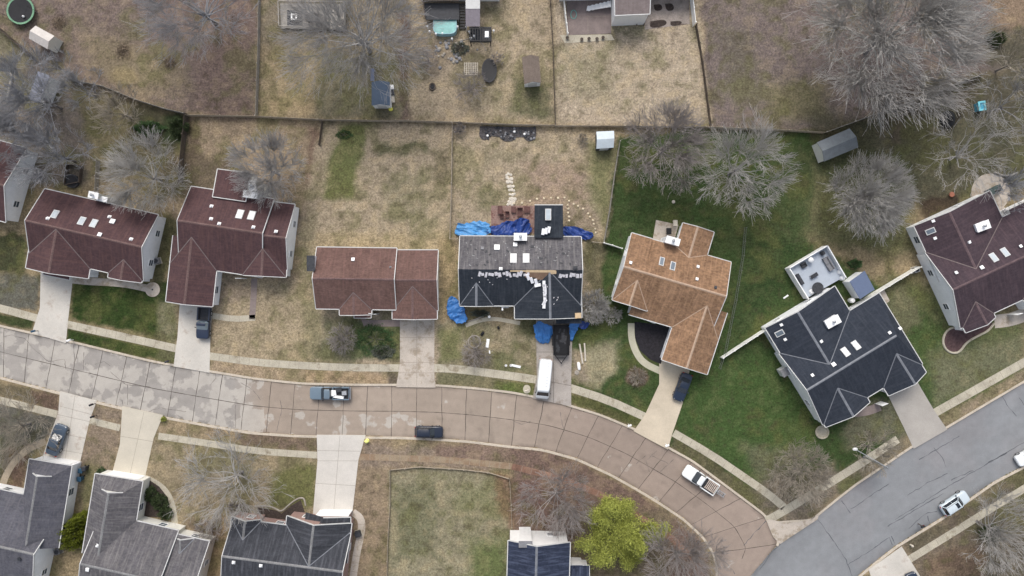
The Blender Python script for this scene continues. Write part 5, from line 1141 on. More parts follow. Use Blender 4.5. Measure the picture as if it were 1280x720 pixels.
# ------------------------------------------------------------ fences
def along(pts, step):
    W_ = [P2(*p) for p in pts]; out = []; acc = 0
    for a, b in zip(W_[:-1], W_[1:]):
        L = (b-a).length; k = max(1, round(L/step)); out += [a+(b-a)*i/k for i in range(k)]
    return out+[W_[-1]]
def fence(pts, label, kind='wood', h=1.5, name=None, group='yard fences', step=2.4, m=None):
    h = h*.85 if kind == 'wood' else h
    c = P2(*pts[0]); o = thing(name or {'wood': 'wooden_fence', 'chain': 'chain_link_fence', 'vinyl': 'vinyl_fence', 'rail': 'rail_fence'}[kind], label, 'fence', (c.x, c.y, 0), 0, group)
    pp = along(pts, step); mt = M[m] if m else M[{'wood': 'wood', 'chain': 'chain', 'vinyl': 'vinyl', 'rail': 'wood'}[kind]]; first = None
    for i, p in enumerate(pp[:98]):
        if first is None:
            b = MB(); w = .1 if kind != 'chain' else .04; b.box((0, 0, (h+.1)/2-.1), (w, w, h+.3)); b.box((0, 0, h+.11), (w+.05, w+.05, .05)); first = b.build('post', mt, o, world=False); q = first
        else: q = first.copy(); COL.objects.link(q)
        q.location = (p.x-c.x, p.y-c.y, 0)
    b = MB(); rb = MB(); rn = random.Random(len(pp))
    for p, q in zip(pp[:-1], pp[1:]):
        v = q-p; L = v.length; a = math.atan2(v.y, v.x); mx = (p+q)/2
        if kind == 'wood':
            k = max(1, int(L/.2))
            for j in range(k):
                s = p+v*((j+.5)/k); hh = h+rn.uniform(-.04, .03); b.box((s.x, s.y, hh/2), (.17, .025, hh), a)
        elif kind == 'vinyl':
            b.box((mx.x, mx.y, h/2), (L-.1, .05, h-.12), a)
        elif kind == 'rail':
            for z in (.45, .85, 1.2): b.box((mx.x, mx.y, z*h/1.3), (L, .04, .12), a)
        else:
            k = max(1, int(L/.35))
            for j in range(k):
                s = p+v*(j/k); e = p+v*((j+1)/k)
                b.tube([(s.x, s.y, .05), (e.x, e.y, h)], .006, 3, cap=False); b.tube([(e.x, e.y, .05), (s.x, s.y, h)], .006, 3, cap=False)
        for z in ((h-.12,) if len(pp) < 3 else (h-.12, .25) if kind != 'vinyl' else (h-.02, .12)): rb.box((mx.x, mx.y, z), (L, .07 if kind != 'chain' else .04, .08 if kind != 'chain' else .04), a)
    pn = b.build('panel', mt, o); rb.build('rail', mt, o); return o
F_ = fence
F_([(-5,30),(20,52),(44,72)], 'dark wooden fence behind the big trampoline at top left', m='wooddark', h=1.6)
F_([(90,101),(133,110),(175,127),(210,138),(236,144)], 'slanting wooden fence running down to the dark shrub corner', m='woodgrey')
F_([(236,144),(233,170),(230,200),(228,228)], 'dark wooden fence dropping from the shrub corner toward the house with the long garage wing', m='wooddark', h=1.7)
F_([(236,145.5),(322,147),(400,151),(480,152.5),(512,152)], 'long level wooden fence below the blue roofed shed', m='wood', h=1.3)
F_([(512,152.5),(565,154),(640,157),(694,158)], 'level wooden fence behind the scalloped stone bed', m='wood', h=1.2)
F_([(694,158.5),(780,159),(880,160),(960,163),(1029,167)], 'level fence between the bare dry lawn and the twin bare trees', m='wood', h=1.2)
F_([(1029,167),(1100,141),(1160,119),(1225,94)], 'long slanted grey wooden fence at the upper right', m='woodgrey', h=1.5)
F_([(326,-20),(325,60),(322,146)], 'upright thin fence between the top left yards', m='woodgrey', h=1.2)
F_([(687,-10),(691,60),(694,157)], 'thin fence right of the brown garden shed', m='wooddark', h=1.2)
F_([(869,33),(877,80),(887,158)], 'thin fence down the right side of the big dry lawn', m='wooddark', h=1.2)
F_([(566,156),(565,230),(563,298)], 'rail fence between the green patched yard and the tarped house', 'rail', h=1.2)
F_([(563.5,299),(573,299)], 'short fence return meeting the tarped house corner', 'rail', h=1.2)
F_([(774,178),(768,215),(761,265),(754,304)], 'pale wooden fence between the tarped house and tan house yards', m='woodgrey', h=1.3)
F_([(753.5,304),(764,307),(776,311)], 'short white fence joining the tan house', 'vinyl', h=1.3)
F_([(740,303),(753,304)], 'short wooden fence beside the dark blue tarp', 'rail', h=1.2)
F_([(930,285),(927,320),(918,375),(905,440),(898,460)], 'thin chain link fence right of the tan house', 'chain', h=1.2)
F_([(900,446.5),(928,428),(956,410)], 'white vinyl fence between the tan house and the navy house', 'vinyl', h=1.6, step=1.8)
F_([(1063,383),(1090,366),(1118,349),(1143,334)], 'white vinyl fence between the navy house and the plum house', 'vinyl', h=1.7, step=1.8)
F_([(404,153),(400,182)], 'short stub of fence above the brown path', m='wooddark', h=1.1)
F_([(125,202),(123,240)], 'pale post fence behind the far left burgundy house', m='woodgrey', h=1.2)
F_([(484,740),(485,680),(488,630),(488,587)], 'low brown fence on the left of the lower lawn plot', m='wood', h=.6)
F_([(488,587),(525,583),(580,586.5),(610,590),(637,598)], 'low brown fence along the street side of the lower lawn plot', m='wood', h=.6)
F_([(637,598),(639,630),(640,658)], 'low reddish fence on the right of the lower lawn plot', m='wood', h=.6)
F_([(704,0),(706,22),(709,46)], 'white vinyl fence on the left of the top patio', 'vinyl', h=1.5, step=1.8)
F_([(862,-3),(864,15),(866,33)], 'white vinyl fence on the right of the top patio', 'vinyl', h=1.7, step=1.8)

# ------------------------------------------------------------ sheds
def shed_hut(c4, ze, zr, label, roofm, wallm='siding_cream', name='garden_shed', ridge='long', group='garden sheds', edge=True):
    """c4: the four roof corners in the photo, in order"""
    q = [P(x, y, ze) for x, y in c4]; o = thing(name, label, 'shed', tuple((q[0]+q[2])/2*Vector((1, 1, 0)).x if 0 else ((q[0].x+q[2].x)/2, (q[0].y+q[2].y)/2, 0)), 0, group)
    if ridge == 'flat':
        hi = [Vector((p.x, p.y, ze+(zr-ze)*(1 if i < 2 else 0))) for i, p in enumerate(q)]; slabs = [hi]
        ends = []
    else:
        if (q[1]-q[0]).length < (q[2]-q[1]).length: q = q[1:]+q[:1]
        m0 = (q[1]+q[2])/2; m1 = (q[3]+q[0])/2; m0.z = m1.z = zr; slabs = [[q[0], q[1], m0, m1], [q[2], q[3], m1, m0]]
    rb = MB()
    for s in slabs:
        n = len(s); dn = Vector((0, 0, .09)); nz = sum(s[i].x*s[(i+1) % n].y-s[(i+1) % n].x*s[i].y for i in range(n))
        if nz < 0: s = s[::-1]
        rb.add(s+[p-dn for p in s], [tuple(range(n)), tuple(2*n-1-i for i in range(n))]+[(i, n+i, n+(i+1) % n, (i+1) % n) for i in range(n)])
    r_ = rb.build('roof', roofm if not isinstance(roofm, str) else M[roofm], o)
    c = sum(q, Vector())/4; k = .93; g_ = [Vector((c.x+(p.x-c.x)*k, c.y+(p.y-c.y)*k, 0)) for p in q]; wb = MB()
    if ridge == 'flat':
        zt = [ze+(zr-ze)*(1 if i < 2 else 0)-.12 for i in range(4)]
        wb.add([Vector((p.x, p.y, -.1)) for p in g_]+[Vector((p.x, p.y, z)) for p, z in zip(g_, zt)], [(i, (i+1) % 4, 4+(i+1) % 4, 4+i) for i in range(4)])
    else:
        a, b, c_, d = g_; e0 = (b+c_)/2; e1 = (d+a)/2; zt = ze-.02; zp = zr-.13
        f = lambda p, z: Vector((p.x, p.y, z))
        wb.rings([[f(a, -.1), f(a, zt), f(e1, zp), f(d, zt), f(d, -.1)], [f(b, -.1), f(b, zt), f(e0, zp), f(c_, zt), f(c_, -.1)]])
    wb.build('wall', M[wallm], o)
    # door on the short side facing down the photo
    pair = min(((g_[i], g_[(i+1) % 4]) for i in range(4)), key=lambda t: (t[0].y+t[1].y)); mdp = (pair[0]+pair[1])/2; v = (pair[1]-pair[0]).normalized(); nn = Vector((v.y, -v.x, 0)); nn = nn if nn.dot(mdp-c) > 0 else -nn
    db = MB(); db.boxf(Vector((mdp.x, mdp.y, 0)), (v, nn, Vector((0, 0, 1))), (0, .02, .95), (min(1.3, (pair[1]-pair[0]).length*.6), .05, 1.8)); db.build('door', M['trim'], o)
    return o
shed_hut([(652.5,71.5),(673.5,70.5),(676.5,103.5),(655.5,105)], 2.1, 3.0, 'brown roofed garden shed with white door end on the tan lawn', mat('shed_roof_brown', srgb(118,106,97), .9, .15, 1, .2, 8), 'white')
shed_hut([(464.5,102.5),(487,102.5),(487.5,132),(464.5,132)], 2.1, 2.9, 'blue grey roofed garden shed under the big overhanging tree', mat('metal_roof_blue', srgb(78,92,110), .5, .1, 1, .1, 6), 'white')
shed_hut([(745.5,164.5),(767.5,163.5),(767,184.5),(745.5,186)], 1.9, 2.4, 'small shed with pale blue white roof against the rear fence', mat('pale_roof', srgb(190,200,206), .5, .08, 1, .06, 6), 'dark')
shed_hut([(1021,178),(1062,160.5),(1073,184),(1030,202)], 2.2, 2.9, 'grey metal roofed shed under the long slanted fence', mat('metal_roof_grey', srgb(112,118,122), .5, .14, 1.5, .12, 8), 'siding_cream')
shed_hut([(44.5,32),(68,45),(59.5,61.5),(36,48)], 2.2, 2.7, 'pale metal roofed shed beside the big trampoline', mat('metal_roof_pale', srgb(190,184,178), .5, .1, 1.5, .1, 8), 'siding_cream')
shed_hut([(1061,352),(1079.5,338.5),(1093.5,362),(1075,374)], 2.3, 2.6, 'flat blue grey roofed shed between the deck and white fence', mat('flat_roof_blue', srgb(100,112,136), .5, .05, 1, .05, 6), 'siding_white', ridge='flat')

# ------------------------------------------------------------ vehicles
def carmat(n, c, rough=.3): return mat(n, c, rough, .04, 1, .03, 8, spec=.5, coat=.35)
CM = dict(navy=carmat('paint_navy', (.012,.018,.034)), darkblue=carmat('paint_dark_blue', (.015,.026,.05)), steelblue=carmat('paint_steel_blue', (.14,.19,.235)), white=carmat('paint_white', (.78,.8,.8)),
          midblue=carmat('paint_blue', (.06,.085,.12)), silverblue=carmat('paint_pale_blue', (.55,.62,.66)), pickblue=carmat('paint_pickup_blue', (.018,.028,.055)))
M['cglass'] = mat('car_glass', (.015,.02,.028), .06, .1, 1, 0, 1, spec=.9); M['cglass2'] = mat('car_glass_pale', (.22,.28,.32), .08, .1, 1, 0, 1, spec=.9)
M['lampw'] = mat('headlamp', (.75,.76,.74), .15, 0, 1, 0, 1); M['lampr'] = mat('tail_lamp', (.35,.015,.01), .25, 0, 1, 0, 1); M['tyre'] = mat('tyre_rubber', (.018,.018,.018), .85, .1, 4, 0, 1)
def sup(L, Wd, e, n=44, x0=0, y0=0):
    out = []
    for k in range(n):
        t = 2*math.pi*(k+.5)/n; c, s_ = math.cos(t), math.sin(t); out.append((x0+L/2*math.copysign(abs(c)**e, c), y0+Wd/2*math.copysign(abs(s_)**e, s_)))
    return out
def wheels(o, xs, wd, r=.34):
    proto = None
    for x in xs:
        for sg in (-1, 1):
            if proto is None:
                b = MB(); b.tube([(0, -.11, 0), (0, -.1, 0), (0, .1, 0), (0, .11, 0)], [r-.04, r, r, r-.04], 20); w = thing('wheel', None, None); w.parent = o
                b.build('tyre', M['tyre'], w, world=False); c = MB(); c.tube([(0, -.115, 0), (0, .115, 0)], r*.62, 14); c.build('rim', M['steel'], w, world=False); proto = w
            else: w = copy_tree(proto, o)
            w.location = (x, sg*(wd/2-.1), r)
def vehicle(front, rear, kind, paint, label, cat, z=.03, roofz=1.45, glass='cglass', W_=None, group='vehicles parked in the neighbourhood', name=None, sunroof=False, load=None):
    f, r = P2(*front, .8), P2(*rear, .8); v = f-r; L = v.length; c = (f+r)/2; a = math.atan2(v.y, v.x)
    o = thing(name or 'parked_car', label, cat, (c.x, c.y, z), a, group); Wd = W_ or min(2.0, L*.41); pm = CM[paint]; h = L/2
    def ring(zz, k, x0=-h, x1=h, e=.3, dn=0): return [Vector((x, y*k, zz-(dn*max(0, (x-h*.25)/(h*.75))**2)-(dn*.4*max(0, (-x-h*.55)/(h*.45))**2))) for x, y in sup((x1-x0)*(.5+.5*k), Wd, e, x0=(x0+x1)/2)]
    b = MB()
    if kind in ('sedan', 'suv'):
        bl = .92 if kind == 'sedan' else 1.0
        b.rings([ring(.2, .93), ring(.38, .995), ring(.62, 1.0), ring(bl-.12, .985, dn=.1), ring(bl, .93, dn=.2), ring(bl+.03, .8, dn=.22)]); b.build('body', pm, o, smooth=True, world=False)
        xf = h*.38 if kind == 'sedan' else h*.42; xb = -h*.68 if kind == 'sedan' else -h*.93
        cl, cw = xf-xb, Wd*.88; fr, br_ = (.75, .62) if kind == 'sedan' else (.62, .25)
        q0 = [Vector((x, y, bl-.04)) for x, y in sup(cl, cw, .22, x0=(xf+xb)/2)]; q1 = [Vector((x, y, roofz-.05)) for x, y in sup(cl-fr-br_, cw*.8, .25, x0=(xf-fr+xb+br_)/2)]
        g_ = MB(); g_.rings([q0, q1]); g_.build('windows', M[glass], o, smooth=False, world=False)
        q2 = [Vector((x, y, roofz)) for x, y in sup(cl-fr-br_-.16, cw*.74, .28, x0=(xf-fr+xb+br_)/2)]
        q1b = [p+Vector((0, 0, .01)) for p in q1]; t = MB(); t.rings([[Vector((p.x*1.0, p.y*1.02, roofz-.07)) for p in q1], q1b, q2]); rf = t.build('roof', pm, o, smooth=True, world=False)
        if sunroof: s_ = MB(); s_.box(((xf-fr)-.45, 0, roofz+.006), (.5, .8, .02)); s_.build('sunroof', M['cglass'], rf, world=False)
        p_ = MB()
        for sg in (-1, 1):
            p_.tube([(xf-.1, sg*cw*.46, bl-.03), (xf-fr-.02, sg*cw*.385, roofz-.05)], .045, 6); p_.tube([(xb+.1, sg*cw*.46, bl-.03), (xb+br_+.05, sg*cw*.385, roofz-.05)], .07, 6); p_.tube([((xf+xb)/2, sg*cw*.475, bl-.03), ((xf+xb)/2-.05, sg*cw*.39, roofz-.06)], .04, 6)
        lp = [(xf-fr-.02, -cw*.385), (xf-fr-.02, cw*.385), (xb+br_+.05, cw*.385), (xb+br_+.05, -cw*.385), (xf-fr-.02, -cw*.385)]; p_.tube([(x, y, roofz-.06) for x, y in lp], .04, 6)
        p_.build('window_frame', pm, o, world=False)
        if kind == 'suv':
            for sg in (-1, 1): q = MB(); q.tube([(xf-fr-.1, sg*cw*.36, roofz+.05), (xb+br_+.1, sg*cw*.36, roofz+.05)], .025, 6); q.build('roof_rail', M['black'], o, world=False)
        wheels(o, (h*.62, -h*.6), Wd); mx = xf-.35
    elif kind == 'pickup':
        bl = 1.0; xf = h*.42; xc = -h*.12   # cab from xf back to xc, bed behind
        b.rings([ring(.32, .93, xc-.05, h), ring(.5, .995, xc-.05, h), ring(.8, 1.0, xc-.05, h), ring(bl, .95, xc-.05, h, dn=.12), ring(bl+.05, .84, xc-.05, h, dn=.16)]); b.build('body', pm, o, smooth=True, world=False)
        cl, cw = xf-xc, Wd*.88; q0 = [Vector((x, y, bl)) for x, y in sup(cl, cw, .2, x0=(xf+xc)/2)]; q1 = [Vector((x, y, roofz-.05)) for x, y in sup(cl-.75, cw*.82, .25, x0=(xf-.6+xc+.15)/2)]
        g_ = MB(); g_.rings([q0, q1]); g_.build('windows', M[glass], o, world=False)
        t = MB(); t.rings([[Vector((p.x, p.y, roofz-.08)) for p in q1], q1, [Vector((x, y, roofz)) for x, y in sup(cl-.95, cw*.76, .28, x0=(xf-.6+xc+.15)/2)]]); t.build('roof', pm, o, smooth=True, world=False)
        bd = MB(); x0, x1 = -h+.05, xc-.1; lx = x1-x0; mxx = (x0+x1)/2
        bd.box((mxx, 0, .62), (lx-.1, Wd-.35, .06), m=1)
        for sg in (-1, 1): bd.box((mxx, sg*(Wd/2-.09), .72), (lx, .16, .62)); bd.box((mxx, sg*(Wd/2-.2), .8), (lx-.3, .1, .3), m=1)
        bd.box((x1-.04, 0, .74), (.08, Wd-.34, .58)); bd.build('bed', [pm, M['dark']], o, world=False)
        tg = MB(); tg.box((x0+.03, 0, .76), (.07, Wd-.36, .54)); tg.build('tailgate', pm, o, world=False)
        bp = MB(); bp.box((-h+.0, 0, .5), (.16, Wd-.1, .2)); bp.build('bumper', M['steel'], o, world=False)
        wheels(o, (h*.64, -h*.62), Wd, .38); mx = xf-.3
    else:   # van
        prof = []
        for zz, k, x1 in ((.25, .95, h), (.45, 1.0, h), (.95, 1.0, h-.05), (1.15, .98, h-.45), (1.85, .93, h-1.15), (2.12, .86, h-1.3), (2.16, .78, h-1.4)): prof.append([Vector((x, y, zz)) for x, y in sup(x1+h*1.0-(1-k)*.3, Wd*k, .22, x0=(x1-h)/2)])
        b.rings(prof); b.build('body', pm, o, smooth=True, world=False)
        g_ = MB(); g_.add([(h-.52, -Wd*.44, 1.22), (h-.52, Wd*.44, 1.22), (h-1.08, Wd*.4, 1.84), (h-1.08, -Wd*.4, 1.84), (h-.60, -Wd*.44, 1.14), (h-.60, Wd*.44, 1.14), (h-1.2, Wd*.4, 1.76), (h-1.2, -Wd*.4, 1.76)], [(0, 1, 2, 3), (7, 6, 5, 4), (0, 4, 5, 1), (1, 5, 6, 2), (2, 6, 7, 3), (3, 7, 4, 0)]); g_.build('windshield', M['cglass'], o, world=False)
        for sg in (-1, 1): s_ = MB(); s_.box((h-1.5, sg*(Wd*.475), 1.5), (.7, .05, .5)); s_.build('side_window', M['cglass'], o, world=False)
        for k in range(9): q = MB(); q.box((-h+.5+k*.42, Wd*.17, 2.165), (.035, Wd*.16, .02)); q.build('roof_rib', M['grey'], o, world=False)
        wheels(o, (h*.62, -h*.6), Wd, .37); mx = h-.95
    for sg in (-1, 1):
        zl = .68 if kind != 'van' else .85
        q = MB(); q.lathe((0, 0, 0), [(.02, -.03), (.13, 0), (.1, .05)], 10); l_ = q.build('headlight', M['lampw'], o, world=False); l_.location = (h-.17, sg*(Wd/2-.3), zl); l_.rotation_euler = (0, R(80), 0)
        q = MB(); q.box((-h+.07, sg*(Wd/2-.2), .82), (.08, .22, .16)); q.build('tail_light', M['lampr'], o, world=False)
        q = MB(); q.box((mx, sg*(Wd/2+.08), 1.02 if kind != 'van' else 1.35), (.12, .2, .14)); q.build('mirror', M['black'] if kind != 'sedan' else pm, o, world=False)
    return o
vehicle((387,491.5),(437,492), 'pickup', 'steelblue', 'steel blue pickup with a loaded bed parked on the street kerb', 'pickup', z=ZR, roofz=1.75, glass='cglass', W_=1.95, name='pickup_truck')
vehicle((553.5,540.5),(518,540), 'suv', 'navy', 'dark navy car parked at the lower kerb of the street', 'car', z=ZR, roofz=1.6)
vehicle((856,587),(896,613.5), 'pickup', 'white', 'white pickup with rack in its bed parked on the street bend', 'pickup', z=ZR, roofz=1.8, W_=1.98, name='pickup_truck')
vehicle((847,501),(860,467), 'sedan', 'darkblue', 'dark blue sedan in the driveway of the tan house', 'car', roofz=1.4)
vehicle((253,423.5),(255.5,384), 'pickup', 'pickblue', 'dark blue pickup backed up to the garage of the burgundy house', 'pickup', roofz=1.7, W_=1.9, name='pickup_truck', glass='cglass2')
vehicle((77,531),(63.5,569), 'sedan', 'midblue', 'slate blue sedan in the driveway at the lower left', 'car', roofz=1.4)
vehicle((1210.5,619),(1179,640), 'suv', 'silverblue', 'pale silver compact car with sunroof parked on the asphalt road', 'car', z=ZR, roofz=1.6, sunroof=True)
vehicle((1273,578.5),(1305,560), 'suv', 'white', 'white car cut by the right edge on the asphalt road', 'car', z=ZR, roofz=1.55)
vehicle((677.5,498.5),(682.5,448.5), 'van', 'white', 'long white cargo van parked beside the black trailer', 'van', W_=2.05, name='cargo_van')
vehicle((1138,717),(1152,750), 'sedan', 'darkblue', 'dark car just entering the frame at the bottom right driveway', 'car', roofz=1.4)
# load in the first pickup
rn = random.Random(8)
for i, (x, y, w, l, m, n_, lab) in enumerate([(416,491,1.2,.9,'white','cardboard_box','white carton behind the cab of the steel blue pickup'),(424,487,.9,.7,'dark','toolbox','dark toolbox on the kerb side of the pickup bed'),(424,496,1.5,.35,'white','white_board','white board along the street side of the pickup bed'),(431,491,.7,.6,'steel','metal_bucket','grey metal bin near the tailgate of the steel blue pickup')]):
    b = MB(); b.box((0, 0, .25), (w, l, .5)); b.box((0, 0, .52), (w*.92, l*.9, .05)); o = b.build(n_, M[m]); p = P(x, y, .6); o.location = (p.x, p.y, .53); o.rotation_euler = (0, 0, rn.uniform(-.2, .2)); tag(o, lab, n_.split('_')[-1])
# rack in the white pickup bed and its tow ramp
b = MB(); c = P(889, 608, 1.0); a_ = math.atan2(-(587-613.5), 856-896); MM = Matrix.Rotation(a_, 4, 'Z')
for k in range(7): b.box(c+MM @ Vector((-.75+k*.25, 0, .12)), (.12, 1.35, .05), M=MM)
for sg in (-1, 1): b.box(c+MM @ Vector((0, sg*.65, .07)), (1.8, .08, .06), M=MM)
tag(b.build('wooden_pallet', mat('pallet_pinkish', (.5,.42,.36), .8, .2, 2, .2, 9)), 'pale slatted wooden pallet in the bed of the white pickup', 'pallet')
b = MB(); c = P(901.5, 617, .5)
for sg in (-1, 1): b.box(c+MM @ Vector((0, sg*.28, 0)), (1.3, .07, .06), M=MM)
for k in range(5): b.box(c+MM @ Vector((-.5+k*.25, 0, 0)), (.06, .5, .05), M=MM)
b.box(c+MM @ Vector((.55, 0, -.28)), (.3, .2, .55), M=MM); b.box(c+MM @ Vector((-.5, 0, -.3)), (.07, .4, .62), M=MM)
tag(b.build('hitch_rack', M['steel']), 'light metal rack sticking out behind the white pickup', 'hitch rack')
# black trailer
o = thing('utility_trailer', 'black open utility trailer backed to the garage of the tarped house', 'trailer', (*P2(701.5, 425), .03))
c = P(701.5, 425, .9); wx_, ly_ = 2.25, 4.5
b = MB(); b.box(c+Vector((0, 0, -.3)), (wx_, ly_, .08), m=1); 
for sg in (-1, 1): b.box(c+Vector((sg*wx_/2, 0, .05)), (.1, ly_, .75)); 
b.box(c+Vector((0, ly_/2-.03, .05)), (wx_-.08, .06, .75)); b.box(c+Vector((0, -ly_/2+.03, .05)), (wx_-.08, .06, .75)); b.build('body', [M['black'], M['black']], o)
b = MB(); tip = c+Vector((.05, -ly_/2-1.25, -.35))
for sg in (-1, 1): b.tube([c+Vector((sg*wx_*.42, -ly_/2, -.35)), tip], .05, 6)
b.box(c+Vector((0, -ly_/2-.45, -.35)), (1.3, .08, .08)); b.cyl(tip, .09, .14, 10); b.build('drawbar', M['black'], o)
b = MB(); b.tube([tip+Vector((0, .25, -.45)), tip+Vector((0, .25, .35))], .035, 8); b.build('jack', M['steel'], o)
for sg in (-1, 1):
    for yy in (-.45, .45): b = MB(); b.tube([c+Vector((sg*1.16-.1, yy, -.55)), c+Vector((sg*1.16+.1, yy, -.55))], .34, 18); b.build('wheel', M['tyre'], o)
    b = MB(); b.box(c+Vector((sg*1.2, 0, -.16)), (.26, 1.7, .05)); b.build('mudguard', M['black'], o)
rb = MB()
for i in range(14): rb.box(c+Vector((rn.uniform(-.7, .7), rn.uniform(-1.8, 1.8), -.22+i*.008)), (rn.uniform(.2, .5), rn.uniform(.3, .8), .03), rn.uniform(-.4, .4), m=i % 2)
tag(rb.build('roofing_debris', [M['dark'], mat('torn_shingle', (.06,.06,.065), .9, .3, 4, .3, 12)]), 'heap of torn dark shingles inside the black trailer', 'debris', kind='stuff')
# ------------------------------------------------------------ tarps round the house being re-roofed
def tarp(quad, label, m, z=.25, rough=.35, seed=1, n=46, group='blue tarps round the stripped house', zs=None):
    """crumpled sheet over four photo corners; zs: height at each corner"""
    g = np.linspace(0, 1, n); U, V_ = np.meshgrid(g, g); zs = zs or (z,)*4
    q = np.array([[*P2(*p)] for p in quad]); w = [(1-U)*(1-V_), U*(1-V_), U*V_, (1-U)*V_]
    X = sum(q[i, 0]*w[i] for i in range(4)); Y = sum(q[i, 1]*w[i] for i in range(4)); Zb = sum(zs[i]*w[i] for i in range(4))
    # ragged, bunched outline
    ed = np.minimum(np.minimum(U, 1-U), np.minimum(V_, 1-V_)); cx, cy = X.mean(), Y.mean()
    s = 1+(fnoise(X+seed*9, Y, .9, seed)-.5)*.55*(1-np.clip(ed*4, 0, 1)); corner = np.clip((np.hypot(U-.5, V_-.5)-.5)*1.4, 0, .25); s = s-corner
    X = cx+(X-cx)*s+(fnoise(X, Y, .5, seed+3, 2)-.5)*.3; Y = cy+(Y-cy)*s+(fnoise(X, Y, .5, seed+4, 2)-.5)*.3
    ca_, sa_ = math.cos(seed*1.3), math.sin(seed*1.3); Xr, Yr = X*ca_+Y*sa_, (Y*ca_-X*sa_)*.38; rid = 1-np.abs(fnoise(Xr, Yr, .75, seed+5, 3)*2-1)*2.6; Zz = Zb+rough*(rid-.4)*.6+rough*(fnoise(X, Y, 1.6, seed+8, 2)-.5)*.7; Zz = np.maximum(Zz, .04)
    o = np_mesh('blue_tarp', np.stack([X, Y, Zz], -1).reshape(-1, 3), grid_faces(n, n)[:, ::-1], M[m]); md = o.modifiers.new('thickness', 'SOLIDIFY'); md.thickness = .012
    return tag(o, label, 'tarp', group)
tarp([(569,279),(614,277),(616,295),(567,297)], 'light blue crumpled tarp at the rear left corner of the grey roof', 'tarplight', .5, .5, 1)
tarp([(612,282),(664,270),(668,294),(612,296)], 'dark blue crumpled tarp between light tarp and the rear addition', 'tarpdark', .5, .7, 2)
tarp([(703,281),(738,288),(741,300),(703,298)], 'dark blue crumpled tarp right of the rear addition', 'tarpdark', .4, .5, 3)
tarp([(557,372),(574,370),(588,402),(562,405)], 'medium blue tarp beside the front left corner of the black roof', 'tarp', .7, .5, 4)
tarp([(664,402),(691,402),(688,430),(672,433)], 'bright blue tarp hanging over the driveway left of the trailer', 'tarp', .7, .4, 5, zs=(1.6,1.6,.2,.2))
tarp([(710,402),(726,403),(716,424),(710,428)], 'narrow blue tarp strip right of the trailer', 'tarp', .5, .4, 6, zs=(1.4,1.4,.2,.2))
tarp([(720,400),(738,402),(736,410),(722,410)], 'small dark blue tarp scrap by the front right corner', 'tarpdark', .3, .3, 7)
# ------------------------------------------------------------ small things
def put(mb, name, mats, label, cat, group=None, kind=None): return tag(mb.build(name, mats), label, cat, group, kind)
# edging stones curving behind the rear addition
E1 = [(642.5,254.5),(652.5,253.7),(662.5,251.2),(671.2,248.7),(680,248),(688.7,247.5),(697.5,247.5),(705.5,247)]
E2 = [(711.2,251.2),(717,255),(722.5,257.5),(728.7,261.2),(735,267),(737.5,271.2),(741.2,275.5),(742,280),(743.7,286.2),(744.5,291)]
E3 = [(709.5,256.5),(710.5,261),(710,266),(711.2,271),(711.2,276)]
for lst, gl, gr in ((E1, 'pale tan edging stone in the row above the rear addition', 'edging stones above the addition'), (E2, 'pale tan edging stone in the curve right of the rear addition', 'edging stones on the right curve'), (E3, 'pale tan edging stone in the straight file beside the rear addition', 'edging stones beside the addition')):
    for i, (x, y) in enumerate(lst):
        p = P(x, y); b = MB(); r_ = rn.uniform(.15, .2); b.lathe((p.x, p.y, 0), [(r_, -.02), (r_*1.05, .06), (r_*.8, .13), (r_*.3, .15)], 7); put(b, 'edging_stone', mat('sandstone', (.58,.5,.36), .9, .2, 3, .2, 12) if i == 0 and lst is E1 else bpy.data.materials['sandstone'], gl, 'stone', gr)
# stepping path of pale rubble
pa = [(635.5,218),(636,223),(637,228),(638.5,233),(639.5,238),(640,243),(640.5,248),(639,252.5),(637,255)]
k = 0
for (x, y) in pa:
    for dx in (-2.6, 0.2, 2.8):
        p = P(x+dx+rn.uniform(-.5, .5), y+rn.uniform(-1, 1)); b = MB(); r_ = rn.uniform(.2, .3); b.lathe((p.x, p.y, 0), [(r_, -.02), (r_, .05), (r_*.6, .09)], 6); put(b, 'paving_stone', M['stonewhite'], 'pale rubble stone in the narrow upright path across the dry yard', 'stone', 'rubble path stones')
# scalloped stone bed
for j, (x, y, r_) in enumerate([(606,166,6.5),(620,163,5.5),(635,167,7.5),(648,163,5),(661,168,7.5)]):
    pass
mb = MB()
poly = [(600,158)]+[(606+7*math.cos(a), 167+8*math.sin(a)) for a in np.linspace(math.pi, .35, 9)]+[(635+12*math.cos(a), 167+10*math.sin(a)) for a in np.linspace(math.pi-.45, .45, 10)]+[(662+8.5*math.cos(a), 167+9.5*math.sin(a)) for a in np.linspace(math.pi-.5, 0, 9)]+[(670,159)]
mb.prism([P2(*p) for p in poly], -.1, .09); tag(mb.build('stone_bed', mat('bed_dark_stone', (.07,.065,.066), .95, .5, 2.5, .5, 9, bump=1, stain=((.16,.15,.145), 3, .6))), kind='structure')
for i, (x, y) in enumerate([(609.5,170),(643,165),(655.5,168)]):
    p = P(x, y); b = MB(); b.lathe((p.x, p.y, .08), [(.16, 0), (.2, .12), (.16, .25), (.05, .3)], 8); put(b, 'garden_stone', M['white'], ['left white stone','middle white stone','right white stone'][i]+' on the scalloped dark bed', 'stone', 'white stones on the dark bed')
